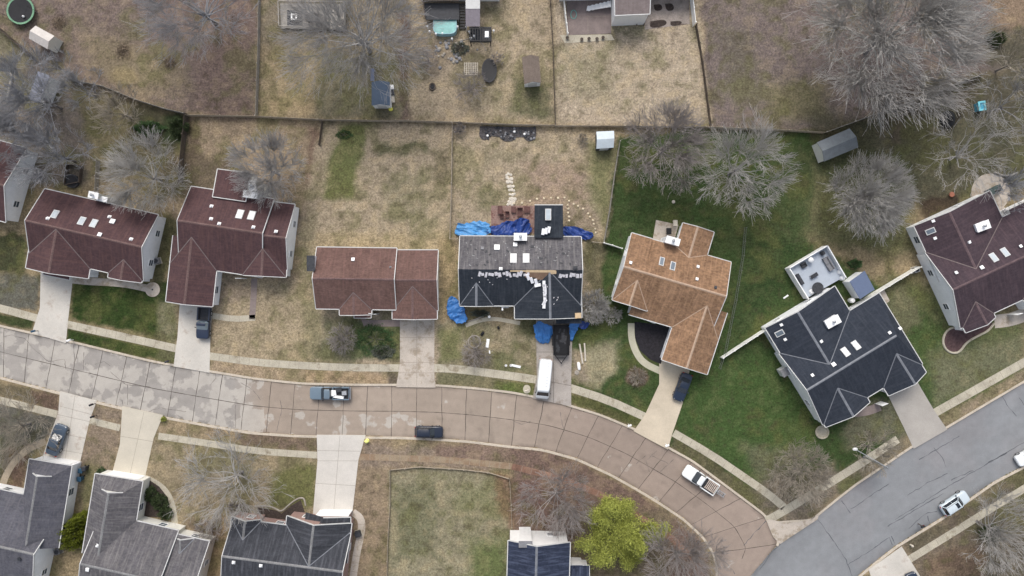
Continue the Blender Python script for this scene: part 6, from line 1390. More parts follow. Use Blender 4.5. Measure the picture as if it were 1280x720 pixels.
for i in range(70):   # dark cobbles
    x, y = rn.uniform(602, 668), rn.uniform(159, 174)
    if abs(x-620) < 6 and y > 168 or abs(x-650) < 5 and y > 169: continue
    p = P(x, y); b = MB(); r_ = rn.uniform(.12, .26); b.lathe((p.x, p.y, .08), [(r_, 0), (r_*.9, r_*.5), (r_*.4, r_*.75)], 6); put(b, 'cobble', M['grey'] if i % 3 == 0 else M['dark'], 'dark cobble lying on the scalloped stone bed' if i % 3 else 'grey cobble lying on the scalloped stone bed', 'stone', 'dark cobbles on the bed' if i % 3 else 'grey cobbles on the bed')
# trampolines
def trampoline(px, py, rx, ry, label, z=.85, ring='tramp_green', ang=0, net=True):
    c = P(px, py, z); a = rx*K*(1-z/HC); bb = ry*K*(1-z/HC); o = thing('trampoline', label, 'trampoline', (c.x, c.y, 0), R(ang), None)
    n = 28; E_ = lambda k, s, zz: Vector((a*s*math.cos(k*2*math.pi/n), bb*s*math.sin(k*2*math.pi/n), zz))
    m_ = MB(); m_.add([Vector((0, 0, z-.03))]+[E_(k, .88, z) for k in range(n)], [(0, 1+k, 1+(k+1) % n) for k in range(n)]); m_.build('mat', M['black'], o, world=False)
    p_ = MB(); vs = []
    for s, zz in ((.87, z+.02), (1.0, z+.03), (1.0, z-.05), (.87, z-.04)): vs += [E_(k, s, zz) for k in range(n)]
    p_.add(vs, [(r_*n+k, ((r_+1) % 4)*n+k, ((r_+1) % 4)*n+(k+1) % n, r_*n+(k+1) % n) for r_ in range(4) for k in range(n)]); p_.build('pad', M[ring], o, world=False)
    for k in range(0, n, 7 if n % 7 == 0 else 5): l = MB(); l.tube([E_(k, .97, 0), E_(k, .97, z)], .03, 6); l.build('leg', M['steel'], o, world=False)
    if net:
        for k in range(0, n, 4): l = MB(); l.tube([E_(k, 1.02, .3), E_(k, 1.02, z+1.6)], .022, 6); l.build('net_pole', M['black'], o, world=False)
        t = MB(); t.tube([E_(k, 1.02, z+1.6) for k in list(range(n))+[0]], .018, 4, cap=False); t.build('top_ring', M['black'], o, world=False)
    return o
M['tramp_green'] = mat('pad_green', srgb(110,150,120), .6, .2, 1, .1, 6); M['tramp_dark'] = mat('pad_dark', (.03,.03,.035), .6, .2, 1, .1, 6)
trampoline(25.5, 13, 17.5, 17.5, 'big round black trampoline with pale green rim at top left')
trampoline(611.5, 88, 9.5, 15, 'dark oval trampoline right of the lattice pavers', .5, 'tramp_dark', net=False)
p = P(30, 21, .9); b = MB(); b.lathe(p, [(.02, 0), (.14, .05), (.18, .16), (.12, .28), (.03, .32)], 12); put(b, 'play_ball', M['white'], 'white ball lying on the big trampoline', 'ball')
# top deck with fire table (under the big tree)
def deck(c4, z, label, m, rail=None, railh=1.0, railm='white', name='deck', sides=(0, 1, 2, 3), group=None, boards=True, solid=False):
    q = [P2(x, y, z) for x, y in c4]; c = sum(q, Vector((0, 0)))/4; o = thing(name, label, 'deck', (c.x, c.y, 0), 0, group)
    b = MB(); b.prism(q, z-.12, z); b.build('deck_floor', M[m] if isinstance(m, str) else m, o)
    f_ = MB(); 
    for p in q: f_.box((c.x+(p.x-c.x)*.95, c.y+(p.y-c.y)*.95, z/2-.1), (.12, .12, z)); 
    f_.build('support', M['woodgrey'], o)
    for s in sides:
        a, b2 = q[s], q[(s+1) % 4]; v = b2-a; L = v.length; an = math.atan2(v.y, v.x); r_ = MB(); m_ = (a+b2)/2
        r_.box((m_.x, m_.y, z+railh), (L+.1, .14, .06), an); 
        if solid: r_.box((m_.x, m_.y, z+railh/2-.4), (L, .05, railh+.75), an)
        else:
            k = int(L/.22)
            for i in range(k+1): p = a+v*i/max(1, k); r_.box((p.x, p.y, z+railh/2), (.04, .04, railh), an)
        r_.build('railing', M[railm], o)
    return o
deck([(350,4),(432,5),(432,37),(351,35)], .5, 'weathered grey railed deck partly under the big bare tree', 'woodgrey', railm='woodgrey', railh=.9)
p = P(367.5, 21, .9); b = MB()
for dx, dy, w, l in ((-.34, 0, .22, .95), (.34, 0, .22, .95), (0, .36, .5, .22), (0, -.36, .5, .22)): b.box((p.x+dx, p.y+dy, .92), (w, l, .1), m=0)
b.box((p.x, p.y, .7), (.7, .7, .36), m=1); put(b, 'fire_table', [M['white'], M['black']], 'square white rimmed fire table on the grey railed deck', 'fire table')
b = MB(); b.box((p.x, p.y, .515), (2.3, 2.3, .02)); put(b, 'outdoor_rug', M['dark'], 'dark rug beneath the white rimmed fire table', 'rug')
for i, (x, y) in enumerate([(384,22),(396,20),(388,30)]):
    p = P(x, y, .9); b = MB(); b.box((p.x, p.y, .75), (.6, .6, .1)); b.box((p.x, p.y+.28, 1.0), (.6, .08, .5)); b.box((p.x-.25, p.y, .62), (.06, .5, .24)); b.box((p.x+.25, p.y, .62), (.06, .5, .24)); put(b, 'deck_chair', M['wooddark'], ['left dark chair of the three','right dark chair of the three','lower dark chair of the three'][i]+' on the grey railed deck', 'chair', 'chairs on the grey deck')
# stuff beside the blue shed
for i, (x, y, w, l, h_, m, n_, lab) in enumerate([(490.5,110,.5,.6,.5,'white','storage_box','white box at the top beside the blue grey roofed shed'),(490.5,117,.55,.8,.5,'dark','storage_box','black box in the row beside the blue grey roofed shed'),(491.5,124,.45,1.1,.35,'stonewhite','storage_box','long pale box beside the blue grey roofed shed')]):
    p = P(x, y); b = MB(); b.box((p.x, p.y, h_/2), (w, l, h_), .1); b.box((p.x, p.y, h_+.02), (w+.05, l+.05, .05), .1); put(b, n_, M[m], lab, 'box', 'boxes beside the blue grey shed')
p = P(488.5, 136.5); b = MB(); b.lathe((p.x, p.y, 0), [(.3, 0), (.34, .1), (.25, .25), (.1, .3)], 10); put(b, 'yellow_bucket', mat('yellow_plastic', (.75,.7,.12), .5, .1, 2, 0, 1), 'yellow tub at the lower corner of the blue grey roofed shed', 'tub')
b = MB(); a, c = P(465.5, 86, 1.2), P(465.5, 101, .3); b.tube([a, c], .03, 5); b.boxf((a+c)/2, ((c-a).normalized(), Vector((1,0,0)), Vector((1,0,0)).cross((c-a).normalized())), (0, 0, 0), ((c-a).length, .5, .05))
for s in (-1, 1): b.boxf((a+c)/2, ((c-a).normalized(), Vector((1,0,0)), Vector((1,0,0)).cross((c-a).normalized())), (0, s*.25, -.08), ((c-a).length, .05, .18))
b.box((a.x, a.y, .6), (.5, .08, 1.2)); put(b, 'garden_slide', mat('slide_blue_grey', srgb(130,140,165), .5, .1, 2, 0, 1), 'blue grey slide standing above the blue grey roofed shed', 'slide')
# pool yard at the top
o = thing('swimming_pool', 'small turquoise above ground pool half under a dark deck', 'pool', (*P2(556, 30), 0))
b = MB(); c = P2(556, 31, 1.1); ou = [c+Vector((x, y)) for x, y in sup(3.5, 2.7, .55)]; 
vs = []
for s, zz in ((1, 0), (1, 1.1), (.94, 1.1), (.94, 1.0)): vs.append([Vector((c.x+(q.x-c.x)*s, c.y+(q.y-c.y)*s, zz)) for q in ou])
b.rings(vs, cap=False); b.build('pool_wall', mat('pool_wall_blue', (.3,.5,.55), .5, .1, 2, 0, 1), o)
b = MB(); b.add([Vector((c.x+(q.x-c.x)*.93, c.y+(q.y-c.y)*.93, 1.0)) for q in ou], [tuple(range(len(ou)))]); b.build('water', mat('pool_water', (.2,.44,.42), .08, .2, 1.2, .1, 3, spec=.6), o)
deck([(530,4),(574,4),(574,24.5),(532,24.5)], 1.3, 'black board deck in front of the turquoise pool', 'dark', railm='wooddark', sides=(0, 3))
for x, y in ((582,33),(574,34)):
    pass
o = thing('pergola', 'black slatted pergola with a white grill beside the pool deck', 'pergola', (*P2(601, 43), 0))
for s in range(9): b = MB(); p = P(588+s*3.1, 43, 2.2); b.box((p.x, p.y, 2.2), (.12, 1.95, .08)); b.build('rafter', M['black'], o)
for sx, sy in ((588,35.5),(613,35.5),(588,51),(613,51)): b = MB(); p = P(sx, sy, 2.1); b.box((p.x, p.y, 1.05), (.12, .12, 2.1)); b.build('post', M['black'], o)
for sy in (35.5, 51): b = MB(); p = P(600.5, sy, 2.1); b.box((p.x, p.y, 2.1), (3.1, .1, .12)); b.build('beam', M['black'], o)
b = MB(); p = P(600.5, 43, .1); b.box((p.x, p.y, .1), (3.3, 2.2, .18)); tag(b.build('deck_platform', M['dark']), 'dark platform beneath the black pergola', 'platform')
p = P(608.5, 43, 2.45); b = MB(); b.box((p.x, p.y, 2.4), (.55, .9, .3)); b.box((p.x, p.y, 2.56), (.5, .8, .06)); put(b, 'storage_box', M['white'], 'white box resting on the black pergola', 'box')
o = thing('stairs', 'black open stairs between the pool deck and grey awning', 'stairs', (*P2(578, 22), 0))
for k in range(9): b = MB(); p = P(578, 6+k*3.6, 1.2-k*.12); b.box((p.x, p.y, 1.25-k*.12), (.85, .3, .05)); b.build('step', M['black'], o)
for sx in (-.45, .45): b = MB(); a = P(578, 4, 1.3); c = P(578, 37, .2); b.tube([a+Vector((sx, 0, 0)), c+Vector((sx, 0, 0))], .04, 5); b.build('stringer', M['black'], o)
o = thing('awning', 'grey canvas awning with white upper panel right of the black stairs', 'awning', (*P2(591, 18), 0))
b = MB(); q = [P(582, 11, 2.6), P(600, 11, 2.6), P(600, 33, 2.3), P(582, 33, 2.3)]; b.add(q+[v-Vector((0, 0, .05)) for v in q], [(3, 2, 1, 0), (4, 5, 6, 7), (0, 1, 5, 4), (1, 2, 6, 5), (2, 3, 7, 6), (3, 0, 4, 7)]); b.build('canvas', mat('canvas_grey', srgb(122,116,122), .8, .1, 2, .1, 8), o)
b = MB(); q = [P(582, -3, 2.75), P(600, -3, 2.75), P(600, 10.9, 2.65), P(582, 10.9, 2.65)]; b.add(q+[v-Vector((0, 0, .05)) for v in q], [(3, 2, 1, 0), (4, 5, 6, 7), (0, 1, 5, 4), (1, 2, 6, 5), (2, 3, 7, 6), (3, 0, 4, 7)]); b.build('panel', M['trim'], o)
for sx in (582.5, 599.5): b = MB(); p = P(sx, 32, 2.2); b.box((p.x, p.y, 1.15), (.1, .1, 2.3)); b.build('post', M['trim'], o)
for i, (x, y) in enumerate([(534,33),(537,39.5),(545,42.5),(553,42),(565,48.5),(572,33.5),(583,33.5),(586.5,39.5),(588.5,47.5),(592.5,45),(617,38.5),(581.5,8.5)]):
    p = P(x, y, .9); b = MB(); b.box((p.x, p.y, .45), (.09, .09, .9)); b.lathe((p.x, p.y, .9), [(.14, 0), (.17, .1), (.1, .2), (.03, .24)], 10); put(b, 'post_lamp', M['white'], 'white capped post lamp round the turquoise pool yard', 'lamp post', 'white capped posts round the pool')
for k in range(48):
    x, y = rn.gauss(563, 12), rn.gauss(62, 9)
    if y < 48: continue
    p = P(x, y); b = MB(); r_ = rn.uniform(.15, .34); b.lathe((p.x, p.y, 0), [(r_, -.05), (r_*.95, r_*.4), (r_*.5, r_*.7)], 6); put(b, 'garden_rock', M['stone'] if k % 2 else M['grey'], 'tan rock in the rock garden below the pool' if k % 2 else 'grey rock in the rock garden below the pool', 'rock', 'tan rock garden rocks' if k % 2 else 'grey rock garden rocks')
b = MB()
for i in range(7): p = P(580.5+i*2.75, 86, .04); b.box((p.x, p.y, .05), (.07, 1.9, .06))
for i in range(7): p = P(588.7, 79+i*2.4, .04); b.box((p.x, p.y, .055), (2.05, .07, .06))
put(b, 'paver_lattice', M['stonewhite'], 'square lattice of pale pavers left of the oval trampoline', 'lattice')
b = MB(); c = P2(588, 70); b.tube([(c.x+2.5*math.cos(a), c.y+2.6*math.sin(a), .03) for a in np.linspace(.3, 3.6, 20)], .06, 5); put(b, 'edging_curve', M['stone'], 'curved stone edging above the lattice pavers', 'edging')
p = P(540.6, 108.5); b = MB(); b.tube([(p.x+.42*math.cos(a), p.y+.5*math.sin(a), .12) for a in np.linspace(0, 2*math.pi, 14)], .1, 6, cap=False); b.cyl((p.x, p.y, .04), .36, .06, 12, 1); put(b, 'fire_pit', [M['wooddark'], M['black']], 'small dark fire pit on the tan lawn left of the lattice', 'fire pit')
# hoop and planters on the top patio
p = P(717, 18, .1); b = MB(); b.tube([(p.x+.42*math.cos(a), p.y+.65*math.sin(a), .08) for a in np.linspace(0, 2*math.pi, 24)], .05, 6, cap=False); put(b, 'garden_hose', mat('hose_teal', (.15,.42,.38), .5, .1, 2, 0, 1), 'coiled teal hose ring on the left top patio', 'hose')
for i, (x, y) in enumerate([(709,48),(727,50),(736,49.3),(746,49.5),(753.5,47.8)]):
    p = P(x, y); b = MB(); b.lathe((p.x, p.y, 0), [(.16, 0), (.24, .3), (.26, .34), (.2, .34), (.17, .28)], 10); put(b, 'planter', M['wooddark'], 'dark planter pot in the row below the top patio', 'planter', 'pots below the top patio')
b = MB(); q = [P(733, 13.5, .3), P(734, 8, .3), P(764, 1, 1.2), P(764, 8.5, 1.2)]; b.add(q+[v-Vector((0, 0, .06)) for v in q], [(0, 1, 2, 3), (7, 6, 5, 4), (0, 4, 5, 1), (1, 5, 6, 2), (2, 6, 7, 3), (3, 7, 4, 0)])
for k in range(6): p = P(736+k*5, 10.5-k*1.2, .35+k*.17); b.box((p.x, p.y, .35+k*.17), (.3, .8, .05), .2)
b.box((P(763, 4, .6).x, P(763, 4, .6).y, .5), (.08, .8, 1.2)); put(b, 'access_ramp', M['white'], 'white ramp leading to the grey sunroom over the top patio', 'ramp')
for s in (0, 1):
    p = P((795.5, 804.5)[s], 29); b = MB(); b.box((p.x, p.y, .25), (.08, .9, .5)); b.box((p.x, p.y+.4, .25), (.3, .06, .4)); put(b, 'trellis_stand', M['wooddark'], ('left' if s == 0 else 'right')+' dark trellis stand below the grey sunroom wall', 'trellis')
# the navy house deck and its furniture
dk = deck([(983.5,335.5),(1030.5,307.5),(1053.5,347),(1007,373.5)], .9, 'pale grey deck with white railing behind the navy roofed house', mat('deck_pale', srgb(168,176,186), .7, .06, 1, .05, 8), railm='white', railh=1.0, sides=(0, 1, 3), solid=True)
ax = Vector((.859, .512, 0)).normalized(); ay = Vector((-ax.y, ax.x, 0)); az_ = Vector((0, 0, 1)); DKF = (ax, ay, az_)
def fur(px, py, parts, name, m, label, cat, z=.9, fr=DKF, group=None):
    p = P(px, py, z+.4); p.z = z; b = MB()
    for c, s_ in parts: b.boxf(p, fr, c, s_)
    return put(b, name, M[m], label, cat, group)
sofa = lambda L: [((0, 0, .22), (L, .75, .3)), ((0, .36, .48), (L, .16, .5)), ((-L/2+.07, 0, .38), (.14, .75, .3)), ((L/2-.07, 0, .38), (.14, .75, .3)), ((-L/4+.02, -.04, .42), (L/2-.2, .6, .1)), ((L/4-.02, -.04, .42), (L/2-.2, .6, .1))]
fr2 = (-ay, ax, az_)
fur(1035.5, 330, sofa(2.1), 'outdoor_sofa', 'grey', 'grey cushioned sofa along the right rail of the white railed deck', 'sofa', fr=fr2)
fur(1018, 344.5, [((0, 0, .38), (1.15, .55, .06)), ((-.5, -.2, .18), (.07, .07, .36)), ((.5, -.2, .18), (.07, .07, .36)), ((-.5, .2, .18), (.07, .07, .36)), ((.5, .2, .18), (.07, .07, .36)), ((0, 0, .43), (.8, .3, .04))], 'coffee_table', 'dark', 'dark coffee table in the middle of the white railed deck', 'table')
fur(1005, 331.5, [((0, 0, .22), (.75, .75, .3)), ((0, .33, .48), (.75, .14, .45)), ((-.33, 0, .38), (.12, .7, .25)), ((.33, 0, .38), (.12, .7, .25))], 'outdoor_chair', 'dark', 'dark armchair against the upper rail of the white railed deck', 'chair')
fur(1000, 349, [((0, 0, .25), (1.7, .4, .45)), ((0, 0, .5), (1.75, .45, .06))], 'storage_bench', 'dark', 'long dark bench along the left rail of the white railed deck', 'bench', fr=fr2)
fur(1028.5, 316.5, [((0, 0, .3), (.5, .5, .6)), ((0, 0, .66), (.35, .35, .15))], 'planter', 'dark', 'dark planter in the top corner of the white railed deck', 'planter')
p = P(1021, 360, 1.3); b = MB(); b.lathe((p.x, p.y, .9), [(.85, .72), (.85, .78)], 24); b.tube([(p.x, p.y, .9), (p.x, p.y, 1.65)], .05, 8); b.lathe((p.x, p.y, .9), [(.3, 0), (.3, .04)], 12); put(b, 'round_table', M['dark'], 'round dark table by the house side of the white railed deck', 'table')
p = P(1014, 325, 1.7); b = MB(); b.tube([(p.x, p.y, .9), (p.x, p.y, 2.0)], .03, 8); b.lathe((p.x, p.y, 1.7), [(.42, 0), (.3, .16), (.12, .28), (.02, .32)], 10); b.lathe((p.x, p.y, .9), [(.22, 0), (.22, .06)], 10); put(b, 'patio_umbrella', M['white'], 'small white umbrella near the upper rail of the deck', 'umbrella')
for i, (x, y) in enumerate([(1015.5,364.5),(1051,340),(1054,347.5),(1066.5,375.5)]):
    p = P(x, y, 1.2); b = MB(); b.lathe((p.x, p.y, 0), [(.28, 0), (.38, .5), (.4, 1.0), (.28, 1.25), (.05, 1.35)], 12); put(b, 'covered_urn', M['white'], ['white covered urn at the house end of the deck','upper white covered urn at the right deck corner','lower white covered urn at the right deck corner','white covered urn where the vinyl fence meets the navy roof'][i], 'urn', 'white covered urns')
p = P(982, 371); b = MB(); b.box((p.x, p.y, .08), (.85, .22, .12), .6); b.box((p.x, p.y, .16), (.7, .12, .05), .6); put(b, 'white_plank', M['white'], 'short white plank on the green lawn left of the deck', 'plank')
# air conditioners
def ac(px, py, label, m='grey'):
    p = P(px, py, .7); o = thing('air_conditioner', label, 'air conditioner', (p.x, p.y, 0), .3, 'air conditioners beside houses'); b = MB(); b.box((0, 0, .42), (.8, .8, .74)); b.build('casing', M[m], o, world=False)
    b = MB(); b.cyl((0, 0, .81), .33, .04, 18); b.build('fan_grille', M['dark'], o, world=False); b = MB(); b.box((0, 0, .02), (1, 1, .08)); b.build('pad', M['walk'], o, world=False)
ac(195, 326, 'grey air conditioner beside the white wall of the far left burgundy house'); ac(1146, 337, 'grey air conditioner between the vinyl fence end and plum house', 'steel')
ac(71, 690, 'grey air conditioner beside the gable wall of the bottom left house'); ac(447, 668, 'dark air conditioner beside the charcoal roofed house', 'dark')
# bins, mailboxes, hydrant, lamps
def bin_(px, py, m, label, name='wheelie_bin', ang=0):
    p = P(px, py, .9); o = thing(name, label, 'bin', (p.x, p.y, 0), R(ang), 'household bins'); b = MB()
    b.rings([[Vector((x, y, z)) for x, y in sup(w, w*1.1, .25, 16)] for z, w in ((.08, .46), (.95, .6))]); b.build('body', M[m], o, world=False)
    b = MB(); b.rings([[Vector((x, y, z)) for x, y in sup(w, w*1.1, .25, 16)] for z, w in ((.96, .66), (1.02, .66), (1.06, .5))]); b.build('lid', M[m], o, world=False)
    for s in (-1, 1): b = MB(); b.tube([(s*.26-.03, .28, .12), (s*.26+.03, .28, .12)], .12, 10); b.build('wheel', M['tyre'], o, world=False)
M['binblue'] = mat('bin_blue', (.03,.08,.13), .5, .1, 2, 0, 1)
bin_(100.5, 588.5, 'binblue', 'blue bin nearest the driveway at the bottom left house'); bin_(99, 599, 'binblue', 'blue bin farther from the driveway at the bottom left house')
bin_(104.5, 586, 'dark', 'dark bin behind the blue bins at the bottom left house')
def mailbox(px, py, m, label, h=1.1, ang=20):
    p = P(px, py, h); o = thing('mailbox', label, 'mailbox', (p.x, p.y, 0), R(ang), 'kerbside mailboxes'); b = MB(); b.box((0, 0, h/2-.1), (.1, .1, h)); b.build('post', M['wooddark'] if m != 'white' else M['white'], o, world=False)
    b = MB(); b.tube([(-.28, 0, h+.05), (.28, 0, h+.05)], .15, 12); b.box((0, 0, h-.04), (.6, .26, .06)); b.build('box', M[m], o, world=False)
    b = MB(); b.box((.1, .17, h+.12), (.04, .02, .2)); b.build('flag', M['lampr'], o, world=False)
mailbox(41.5, 414, 'binblue', 'dark blue mailbox beside the leftmost driveway', ang=15); mailbox(86, 425.5, 'white', 'white mailbox on the other side of the leftmost driveway'); mailbox(114, 506, 'black', 'upper black mailbox beside the lower left driveway'); mailbox(115.5, 521, 'black', 'lower black mailbox beside the lower left driveway')
mailbox(208.5, 452, 'dark', 'dark mailbox by the driveway with the dark pickup'); mailbox(1153.5, 658, 'black', 'black mailbox at the lower kerb of the asphalt road'); mailbox(834, 557, 'white', 'white mailbox at the foot of the tan driveway'); mailbox(787, 532, 'white', 'white mailbox on the street strip left of the tan driveway'); mailbox(658.5, 488, 'stonewhite', 'pale mailbox on a small round pad left of the white van')
b = MB(); c = P2(658.5, 486.5); b.prism([c+Vector((x, y)) for x, y in sup(1.1, 1.3, .9, 20)], -.05, .035); tag(b.build('mailbox_pad', M['walk']), kind='structure')
b = MB(); p = P(1138, 681); b.lathe((p.x, p.y, 0), [(.14, 0), (.14, .5), (.2, .52), (.12, .7), (.04, .76)], 10); put(b, 'lawn_bollard', M['stonewhite'], 'pale short bollard on the strip beside the bottom right driveway', 'bollard')
p = P(458.5, 551.5, .4); o = thing('fire_hydrant', 'bright yellow fire hydrant right of the broad pale driveway', 'hydrant', (p.x, p.y, 0)); yl = mat('hydrant_yellow', (.85,.85,.25), .45, .05, 2, 0, 1)
b = MB(); b.lathe((0, 0, 0), [(.3, 0), (.3, .08), (.22, .1), (.22, .55), (.27, .58), (.27, .64), (.2, .75), (.06, .84)], 16); b.build('barrel', yl, o, world=False)
for s in (-1, 1): b = MB(); b.tube([(s*.12, 0, .45), (s*.36, 0, .45)], .1, 10); b.build('nozzle', yl, o, world=False)
# street lamp at the pavement corner
o = thing('street_lamp', 'street lamp with pale head standing above the pavement near the corner', 'street lamp', (*P2(1080, 571), 0)); p0 = P2(1080, 571); b = MB(); tipp = P(1069, 561.5, 7.2)
b.tube([(p0.x, p0.y, 0), (p0.x, p0.y, 4), (p0.x-.02, p0.y, 6.6), (p0.x-.35, p0.y+.25, 7.1), (tipp.x, tipp.y, 7.2)], [.11, .09, .07, .06, .05], 10); b.build('pole', M['steel'], o)
b = MB(); b.rings([[Vector((tipp.x+x, tipp.y+y, z)) for x, y in sup(w, w*.6, .8, 16)] for z, w in ((7.12, .5), (7.2, .75), (7.3, .6), (7.34, .3))]); b.build('lamp_head', M['trim'], o)
b = MB(); b.cyl((p0.x, p0.y, .1), .2, .25, 12); b.build('base', M['grey'], o)
# round white ring on lawn + manhole-like disc
b = MB(); c = P(1028, 540.5, .3); b.lathe((c.x, c.y, 0), [(.95, 0), (1.05, .25), (.95, .42), (.85, .38), (.8, .2)], 26); b.cyl((c.x, c.y, .1), .82, .18, 24, 1); put(b, 'stone_planter', [M['walk'], M['dark']], 'round stone planter at the lower corner of the navy house', 'planter')
b = MB(); c = P(191, 362); b.cyl((c.x, c.y, .04), 1.1, .12, 26); b.cyl((c.x, c.y, .12), .12, .06, 10, 1); put(b, 'round_pad', [M['concrete2'], M['dark']], 'round concrete pad below the front corner of the far left burgundy house', 'pad')
# walls of garden curbing by the plum house
b = MB(); pts = [(1196,408),(1184,412),(1178,424),(1181,436),(1190,442),(1200,440),(1208,428),(1222,420),(1235,414),(1243,404)]
pp = smooth_line(pts, 2); b.tube([P(x, y, .08) for x, y in pp], .17, 6); put(b, 'garden_curbing', M['walk'], 'curved concrete curbing round the bed before the plum house', 'curbing')
sheet('mulch_bed', smooth_line(pts+[(1230,400),(1205,395)], 1), mat('bed_plum', srgb(84,66,66), .95, .3, 2, .4, 12, bump=1), z=.04)
b = MB(); b.tube([P(x, y, .08) for x, y in smooth_line([(318,633),(335,632),(345,636),(352,640),(362,630),(372,623),(380,622),(382,632)], 2)], .13, 6); put(b, 'garden_curbing', M['stone'], 'wavy stone curbing before the charcoal roofed house', 'curbing')
sheet('mulch_bed', [(322,634),(345,638),(352,642),(364,632),(376,625),(381,640),(378,650),(345,655),(322,650)], M['mulch'], z=.02)
b = MB(); b.tube([P(x, y, .06) for x, y in smooth_line([(486,400),(505,403)], 1)], .05, 5)
# front yard bits of the tarped house
b = MB(); c = P2(593, 427+0); c = P2(593, 427); 
b = MB(); b.tube([P(593+7.5*math.cos(a), 427+7.5*math.sin(a), .06) for a in np.linspace(0, 2*math.pi, 26)], .1, 6, cap=False); put(b, 'stone_ring', M['stone'], 'stone ring on the lawn before the tarped house', 'ring')
for i, (x, y, w, l, a, m, n_, lab) in enumerate([(609.5,429,.45,1.3,-8,'white','foam_board','white panel lying upright on the dirt before the tarped house'),(612,440,.2,.5,5,'white','white_scrap','small white scrap below the white panel'),(632.5,456.5,.4,.4,0,'white','paint_bucket','left white bucket near the pavement'),(638.5,456.5,.4,.4,0,'white','paint_bucket','right white bucket near the pavement'),(645,457.5,1.4,.35,-12,'white','white_board','white board lying beside the pavement left of the van'),
      (726.2,442,.28,3.0,9,'stonewhite','pale_log','left pale log lying upright right of the trailer'),(731,440,.28,2.7,3,'stonewhite','pale_log','right pale log lying upright right of the trailer'),(723.5,457.5,.5,1.3,8,'white','white_sack','white sack on the dirt below the pale logs'),(721,465.5,.75,.7,20,'stone','flat_stone','flat tan stone below the white sack'),
      (603,417,.4,.8,-35,'black','rubbish_bag','black bag in the dead bush before the tarped house'),(623,409.5,.35,.5,20,'black','rubbish_bag','small black bag on the dirt by the front walk'),(673,455,.5,.2,0,'black','plank_scrap','dark scrap beside the van')]):
    if n_ == 'plank_scrap': continue
    p = P(x, y); b = MB()
    if n_ in ('rubbish_bag', 'white_sack'): b.rings([[Vector((xx, yy, z)) for xx, yy in sup(w*s, l*s, .7, 14)] for z, s in ((0, .8), (.1, 1), (.22, .85), (.3, .3))])
    elif n_ == 'paint_bucket': b.lathe((0, 0, 0), [(.15, 0), (.18, .38), (.19, .4), (.16, .4)], 14); b.cyl((0, 0, .39), .15, .02, 14)
    elif n_ == 'pale_log': b.tube([(0, -l/2, .13), (0.02, 0, .14), (0, l/2, .13)], [.14, .13, .12], 8)
    elif n_ == 'flat_stone': b.lathe((0, 0, 0), [(.36, 0), (.38, .06), (.3, .1)], 8)
    else: b.box((0, 0, .1), (w, l, .05), m=0); b.box((w*.2, 0, .04), (w*.3, l*.8, .08)); b.box((-w*.2, 0, .14), (w*.4, l*.9, .03))
    o = put(b, n_, M[m], lab, n_.split('_')[-1]); o.location = (p.x, p.y, .01); o.rotation_euler = (0, 0, R(a))
p = P(611.5, 396, .8); b = MB(); b.lathe((p.x, p.y, 0), [(.2, 0), (.12, .3), (.1, .8), (.2, .95), (.03, 1.1)], 10); put(b, 'garden_statue', M['white'], 'white garden ornament by the front walk of the tarped house', 'ornament')
b = MB(); p = P(628, 383, 2.3); b.box((p.x, p.y, 2.35), (2.6, .12, .12)); b.box((p.x, p.y-.5, 1.15), (.22, .22, 2.3)); b.box((p.x, p.y-.25, 2.35), (.2, .6, .12)); put(b, 'porch_frame', M['white'], 'white porch post and beam of the tarped house', 'porch')
# round stone bed wall / front bed
b = MB(); b.tube([P(x, y, .1) for x, y in smooth_line([(584,402),(595,399),(606,394),(612,392)], 1)], .1, 6); put(b, 'bed_edging', M['stone'], 'low stone edging before the left gable of the tarped house', 'edging')
shrub(600, 392, 12, 4.5, .8, 'grey green shrub under the left gable of the tarped house', 'leafgrey', 96, 1400, .09)
# patio furniture behind the tarped house
for i, (x, y, w, l) in enumerate([(625,262,.7,1.2),(634,268,.6,.9),(642,262,.7,.9),(650,265,.8,1.3),(659,262,.9,.9),(627,270,.6,.6)]):
    p = P(x, y, .5); b = MB(); b.box((p.x, p.y, .4), (w, l, .08))
    for sx in (-1, 1):
        for sy in (-1, 1): b.box((p.x+sx*w*.42, p.y+sy*l*.42, .18), (.07, .07, .36))
    if i % 2: b.box((p.x, p.y+l*.45, .7), (w, .07, .55))
    put(b, 'patio_chair' if i % 2 else 'patio_table', bpy.data.materials.get('patio_red_wood') or mat('patio_red_wood', srgb(92,66,62), .8, .3, 2, .2, 9), ['reddish patio table at the left end of the rear paver patio','reddish patio chair left of the middle on the rear paver patio','reddish patio table in the middle of the rear paver patio','reddish patio chair right of the middle on the rear paver patio','dark patio table nearest the rear addition','small reddish patio chair just above the dark blue tarp'][i], 'chair' if i % 2 else 'table', 'furniture on the rear patio')
# chimney-side patio things of the tan house
for i, (x, y, w, l, m, n_, lab) in enumerate([(836,289,.7,.9,'black','barbecue_grill','black grill on the patio behind the tan house'),(844,279,.6,.9,'stonewhite','patio_chair','pale chair on the patio behind the tan house')]):
    p = P(x, y, .7); b = MB(); b.box((p.x, p.y, .75), (w, l, .35)); b.box((p.x, p.y, .96), (w*.8, l*.9, .1)); 
    for sx in (-1, 1):
        for sy in (-1, 1): b.box((p.x+sx*w*.4, p.y+sy*l*.4, .3), (.06, .06, .6))
    put(b, n_, M[m], lab, n_.split('_')[-1])
p = P(841.5, 252.5); b = MB(); b.lathe((p.x, p.y, 0), [(.2, 0), (.26, .2), (.15, .3)], 9); put(b, 'garden_lantern', M['stonewhite'], 'small pale lantern on the green lawn under the twin bare trees', 'lantern')
